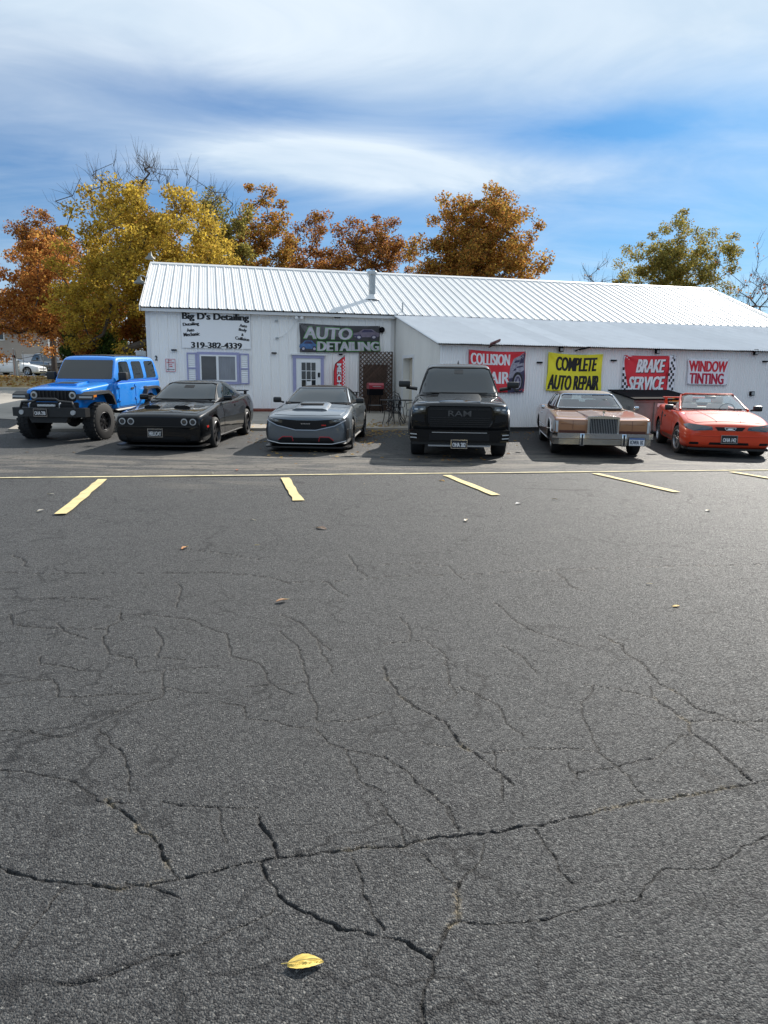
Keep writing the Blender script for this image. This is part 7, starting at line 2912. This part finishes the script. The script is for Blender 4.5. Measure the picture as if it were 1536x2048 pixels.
    st = [(-.90, .32, .60, .64, .62, .56), (-.87, .24, .64, .70, .74, .68), (-.75, .18, .70, .77, .84, .78), (-.3, .17, .80, .88, .89, .82), (.5, .18, .92, .98, .90, .82), (1.6, .18, .96, .99, .90, .83), (2.6, .19, .99, 1.01, .90, .83), (3.3, .24, 1.0, 1.06, .87, .78), (3.62, .34, .95, 1.02, .8, .7), (3.68, .45, .9, .96, .74, .66)]
    cab = [(.45, .97, .76, .98, .6), (.55, .97, .77, 1.0, .62), (1.05, .98, .79, 1.27, .60), (1.45, .98, .80, 1.42, .57), (2.0, .99, .80, 1.455, .56), (2.6, 1.0, .79, 1.41, .55), (3.1, 1.01, .77, 1.2, .55), (3.35, 1.02, .75, 1.06, .55)]

    def sedan_bits(c):
        c.patch('grille', [(-.5, .50), (.5, .50), (.55, .58), (-.55, .58)], 'front', mesh_black, .006, .01)
        c.patch('lower_intake', [(-.6, .27), (.6, .27), (.55, .38), (-.55, .38)], 'front', mesh_black, .006, .01)
        for ax in ('left', 'right'):
            for a, b_ in ((.85, 1.9), (1.95, 2.75)):
                d = c.patch('door', [(a, .32), (a - .05, .92), (b_, .95), (b_, .34)], ax, wp, .005, .01, res=.3)
                c.patch('door_handle', rrect(b_ - .2, b_ - .05, .80, .84, .015), ax, wp, .02, .02, parent=d)
        c.mirror(.96, .80, 1.02, .18, .12, .12, wp, (.82, .97))
    far_car('white_sedan', 'white sedan parked on the street in front of the dark pickup', 'car', 66, 752, 60.5, R(88), st, cab, wp, (0, 2.7), .33, [(.45, .60), (.74, .61), (.78, .69), (.5, .67)], [(-.68, 1.02), (.68, 1.02), (.55, 1.37), (-.55, 1.37)],
            [[(.95, 1.03), (1.4, 1.34), (1.85, 1.39), (1.88, 1.03)], [(1.96, 1.03), (1.96, 1.39), (2.55, 1.36), (2.85, 1.06)]], sedan_bits)
    st = [(-.90, .58, 1.06, 1.10, .90, .86), (-.86, .52, 1.09, 1.13, .97, .93), (-.6, .48, 1.12, 1.165, 1.0, .95), (.5, .46, 1.18, 1.22, 1.0, .94), (.9, .45, 1.2, 1.23, 1.0, .94), (3.0, .46, 1.22, 1.23, 1.0, .95), (4.6, .52, 1.22, 1.23, 1.0, .95), (4.66, .55, 1.2, 1.22, .99, .94)]
    cab = [(.6, 1.2, .84, 1.21, .70), (.7, 1.2, .86, 1.25, .72), (1.1, 1.2, .88, 1.58, .71), (1.45, 1.2, .88, 1.86, .68), (1.8, 1.21, .88, 1.92, .67), (2.8, 1.22, .88, 1.91, .66), (3.1, 1.22, .87, 1.6, .7), (3.15, 1.22, .86, 1.25, .76)]

    def truck_bits(c):
        g = c.patch('grille', [(-.66, .68), (.66, .68), (.68, 1.04), (-.68, 1.04)], 'front', mesh_black, .012, .02, res=.2)
        y = c.hit(0, .85, 'front')[0].y - .02
        for k in range(3):
            m_ = MB()
            m_.box(-.64, .64, y - .02, y, .74 + k * .1, .765 + k * .1)
            m_.build('grille_bar', sat_metal, g)
        m_ = MB()
        m_.box(-.98, .98, -1.02, -.82, .42, .62, ch=.03)
        m_.build('bumper', dp, c.root)
        m_ = MB()
        m_.box(-.8, .8, -1.025, -1.02, .50, .54)
        m_.build('bumper_trim', chrome, c.root)
        c.mirror(1.1, 1.0, 1.42, .18, .2, .12, trim_black, (.9, 1.32))
        for ax in ('left', 'right'):
            for a, b_ in ((1.0, 1.95), (2.0, 2.9)):
                c.patch('door', [(a, .55), (a - .05, 1.18), (b_, 1.19), (b_, .55)], ax, dp, .005, .01, res=.3)
    far_car('dark_pickup', 'dark pickup with silver wheels parked at an angle behind the white sedan', 'truck', 112, 748, 63.0, R(47), st, cab, dp, (0, 3.6), .40, [(.70, .84), (.95, .86), (.97, 1.04), (.72, 1.02)], [(-.78, 1.26), (.78, 1.26), (.62, 1.8), (-.62, 1.8)],
            [[(1.2, 1.3), (1.5, 1.75), (2.0, 1.82), (2.0, 1.3)], [(2.1, 1.3), (2.1, 1.82), (2.8, 1.8), (2.85, 1.3)]], truck_bits)

    # utility pedestal and marker posts on the leafy lawn
    Y = 45.0
    for i, (px, py, hpx, kind_, lab) in enumerate(((34, 752, 50, 'ped', 'pale grey utility pedestal with meter on the lawn edge'), (30.5, 757, 53, 'rod', 'thin rusty marker rod beside the utility pedestal'), (27, 735, 31, 'rod', 'thin white marker rod behind the utility pedestal'), (49, 750, 48, 'rod', 'thin grey marker rod between the pedestal and the white sedan'), (88, 748, 40, 'rod', 'thin grey stake on the lawn near the dark pickup'))):
        P = at_depth(px, py, Y - (1 if i == 1 else 0))
        z = float(ground_z(P[0], P[1])) + .1
        h = hpx / (FPX / Y)
        if kind_ == 'ped':
            t = thing('utility_pedestal', lab, 'pedestal', (P[0], P[1], z), 0)
            pm = pmat('pedestal_grey', (.50, .52, .50), .6, var=.1, vscale=3)
            m = MB()
            m.box(-.16, .0, -.1, .1, 0, h * .7, ch=.02)
            m.box(.02, .16, -.09, .09, 0, h * .62, ch=.02)
            m.build('post', pm, t)
            m = MB()
            m.lathe([(.0, h * 1.0), (.05, h * .98), (.07, h * .9), (.07, h * .7)], 'z', (-.02, 0, 0), 12)
            m.build('riser', pm, t)
            m = MB()
            m.box(-.12, .04, -.16, -.11, h * .72, h * .82, ch=.015)
            m.build('meter', black_pl, t)
        else:
            t = thing('marker_rod', lab, 'post', (P[0], P[1], z), 0)
            m = MB()
            m.tube([(0, 0, -.1), (0, 0, h * .5), (.01, 0, h)], [.02, .018, .014], 6)
            m.build('rod', pmat(('rust_rod', 'rust_rod', 'white_rod', 'grey_rod', 'grey_rod')[i], ((.2, .06, .03), (.2, .06, .03), (.7, .7, .7), (.3, .3, .3), (.3, .3, .3))[i], .6), t)
            m = MB()
            m.lathe([(.0, h + .03), (.022, h + .02), (.022, h - .05)], 'z', (.01, 0, 0), 8)
            m.build('cap', vinyl, t)
build_far_left()

# ------------------------------------------------------------------ fallen leaves
def build_leaves():
    rng = random.Random(5)

    def leaf_obj(P, L, rz, col, label, group=None, curl=.25, name='fallen_leaf'):
        t = thing(name, label, 'leaf', (P[0], P[1], float(ground_z(P[0], P[1])) + .006), rz, group)
        n, k = 13, 6
        vs, fs = [], []
        for i in range(n):
            s = i / (n - 1)
            w = L * .235 * (math.sin(math.pi * min(1, s * .93 + .05)) ** .8) * (1.15 - .35 * s)
            for j in range(-k, k + 1):
                q = j / k
                ser = 1 + (.05 if (i % 2 and abs(j) == k) else 0)
                z = .004 + curl * w * abs(q) ** 1.5 * (.7 if q > 0 else .35) + L * .12 * math.sin(math.pi * s) * .5 + .004 * math.cos(s * 60 + abs(q) * 9) * (1 - abs(q)) * (L / .1)
                vs.append(((s - .5) * L, q * w * ser, z))
        m_ = 2 * k + 1
        fs = [(i * m_ + j, (i + 1) * m_ + j, (i + 1) * m_ + j + 1, i * m_ + j + 1) for i in range(n - 1) for j in range(m_ - 1)]
        mt = pmat('leaf_%02d%02d%02d' % tuple(int(c * 99) for c in col), col, .6, var=.25, vscale=45)
        me = bpy.data.meshes.new('blade')
        me.from_pydata(vs, [], fs)
        me.polygons.foreach_set('use_smooth', [True] * len(fs))
        me.update()
        bl = add('blade', me, mt, t)
        m2 = MB()
        m2.tube([(-.5 * L - .016, .002, .008), (-.5 * L, 0, .010), (-.2 * L, 0, .012 + L * .035), (.2 * L, 0, .012 + L * .06), (.45 * L, 0, .010 + L * .02)], [.0015, .0014, .0012, .001, .0006], 5)
        m2.build('midrib', pmat('leaf_rib', (.42, .33, .10), .6), t)
        return t
    leaf_obj(on_ground(611, 1933), .098, R(8), (.60, .44, .10), 'single pale yellow serrated leaf lying on the cracked asphalt')
    leaf_obj(on_ground(1352, 1215), .06, R(20), (.55, .33, .02), 'small bright yellow leaf far from the other leaves on the asphalt')
    spots = [((563, 1204), .09, (.34, .17, .09), 'pale brown curled leaf in the middle of the cracked asphalt'), ((369, 1098), .10, (.40, .16, .05), 'orange-brown leaf lying beyond the cracked area'), ((475, 941), .14, (.25, .06, .03), 'dark red leaf between the stall line and the parked cars'),
             ((643, 1059), .14, (.26, .18, .14), 'faded brown twig-like leaf lying in the empty stall'), ((932, 1042), .10, (.55, .48, .36), 'pale cream leaf on the asphalt beyond the stall marks'), ((884, 963), .11, (.45, .25, .05), 'yellow-brown leaf just below the stall line'),
             ((184, 899), .10, (.42, .40, .36), None), ((147, 906), .10, (.2, .1, .05), None), ((54, 906), .16, (.12, .07, .05), None), ((1415, 1023), .14, (.42, .40, .30), None), ((1110, 1000), .12, (.18, .16, .14), None), ((1036, 1009), .14, (.40, .42, .45), None),
             ((505, 1042), .08, (.45, .45, .45), None), ((729, 969), .10, (.05, .05, .05), None), ((1296, 1171), .05, (.03, .03, .03), None), ((512, 1093), .05, (.30, .26, .12), None), ((103, 990), .12, (.40, .40, .38), None), ((82, 1023), .14, (.3, .3, .3), None), ((660, 912), .11, (.5, .45, .35), None), ((425, 948), .12, (.5, .48, .42), None)]
    for (p, L, col, lab) in spots:
        P = on_ground(*p)
        leaf_obj(P, L * (1 if lab else .7), rng.uniform(0, 6), col if lab else tuple(c * .75 for c in col), lab or 'small dry leaf scrap scattered on the lot around the stall lines', None if lab else 'dry leaf scraps on the lot', curl=.6)
    # drift of leaves by the patio set and scraps between the cars: too many to count
    r = np.random.default_rng(3)
    pts = []
    for (px, py, sx, sy, n) in ((755, 858, 26, 6, 260), (790, 866, 45, 5, 130), (735, 872, 14, 14, 120), (500, 868, 30, 12, 50), (1010, 880, 30, 14, 40), (1050, 860, 25, 5, 50), (620, 905, 60, 8, 40), (890, 918, 60, 6, 30)):
        for _ in range(n):
            P = on_ground(px + r.normal() * sx, min(py + r.normal() * sy, 930))
            v = P @ VV
            dz = .085 if v > 20.46 and (P @ UU) < UC else .012
            if v > VL - .1 and (P @ UU) > UC - .05:
                continue
            pts.append((P[0], P[1], float(ground_z(P[0], P[1])) + dz + r.uniform(0, .02)))
    pts = np.array(pts)
    cols = palette([(.50, .33, .10), (.42, .24, .07), (.30, .15, .06), (.48, .38, .2)], len(pts), r)
    me = leaf_mesh('leaf_litter', pts, .085, cols, r, 0)
    v = np.array([q.co[:] for q in me.vertices])
    c = np.repeat(pts, 4, 0)
    v[:, 2] = c[:, 2] + (v[:, 2] - c[:, 2]) * .3
    v[:, 2] = np.maximum(v[:, 2], c[:, 2] - .005)
    me.vertices.foreach_set('co', v.astype(np.float32).ravel())
    o = kind(add('leaf_litter', me, leaf_mat('autumn_leaf')), 'stuff')
    tag(o, 'drift of yellow-brown fallen leaves by the patio table and between the cars', 'leaves')
    # leaves over the lawn
    pts = []
    for _ in range(5200):
        u, v_ = r.uniform(UL - 40, UL - 3.6), r.uniform(30.9, 49)
        if v_ < 33 and u > UL - 14:
            continue
        x, y = UV(u, v_)
        pts.append((x, y, float(ground_z(x, y)) + .13))
    pts = np.array(pts)
    cols = palette([(.42, .26, .09), (.34, .20, .07), (.26, .13, .05), (.40, .30, .12)], len(pts), r)
    me = leaf_mesh('lawn_leaves', pts, .15, cols, r, 0)
    o = kind(add('lawn_leaves', me, leaf_mat('autumn_leaf')), 'stuff')
    tag(o, 'tan fallen leaves covering the lawn by the street', 'leaves')
build_leaves()
bpy.context.view_layer.update()
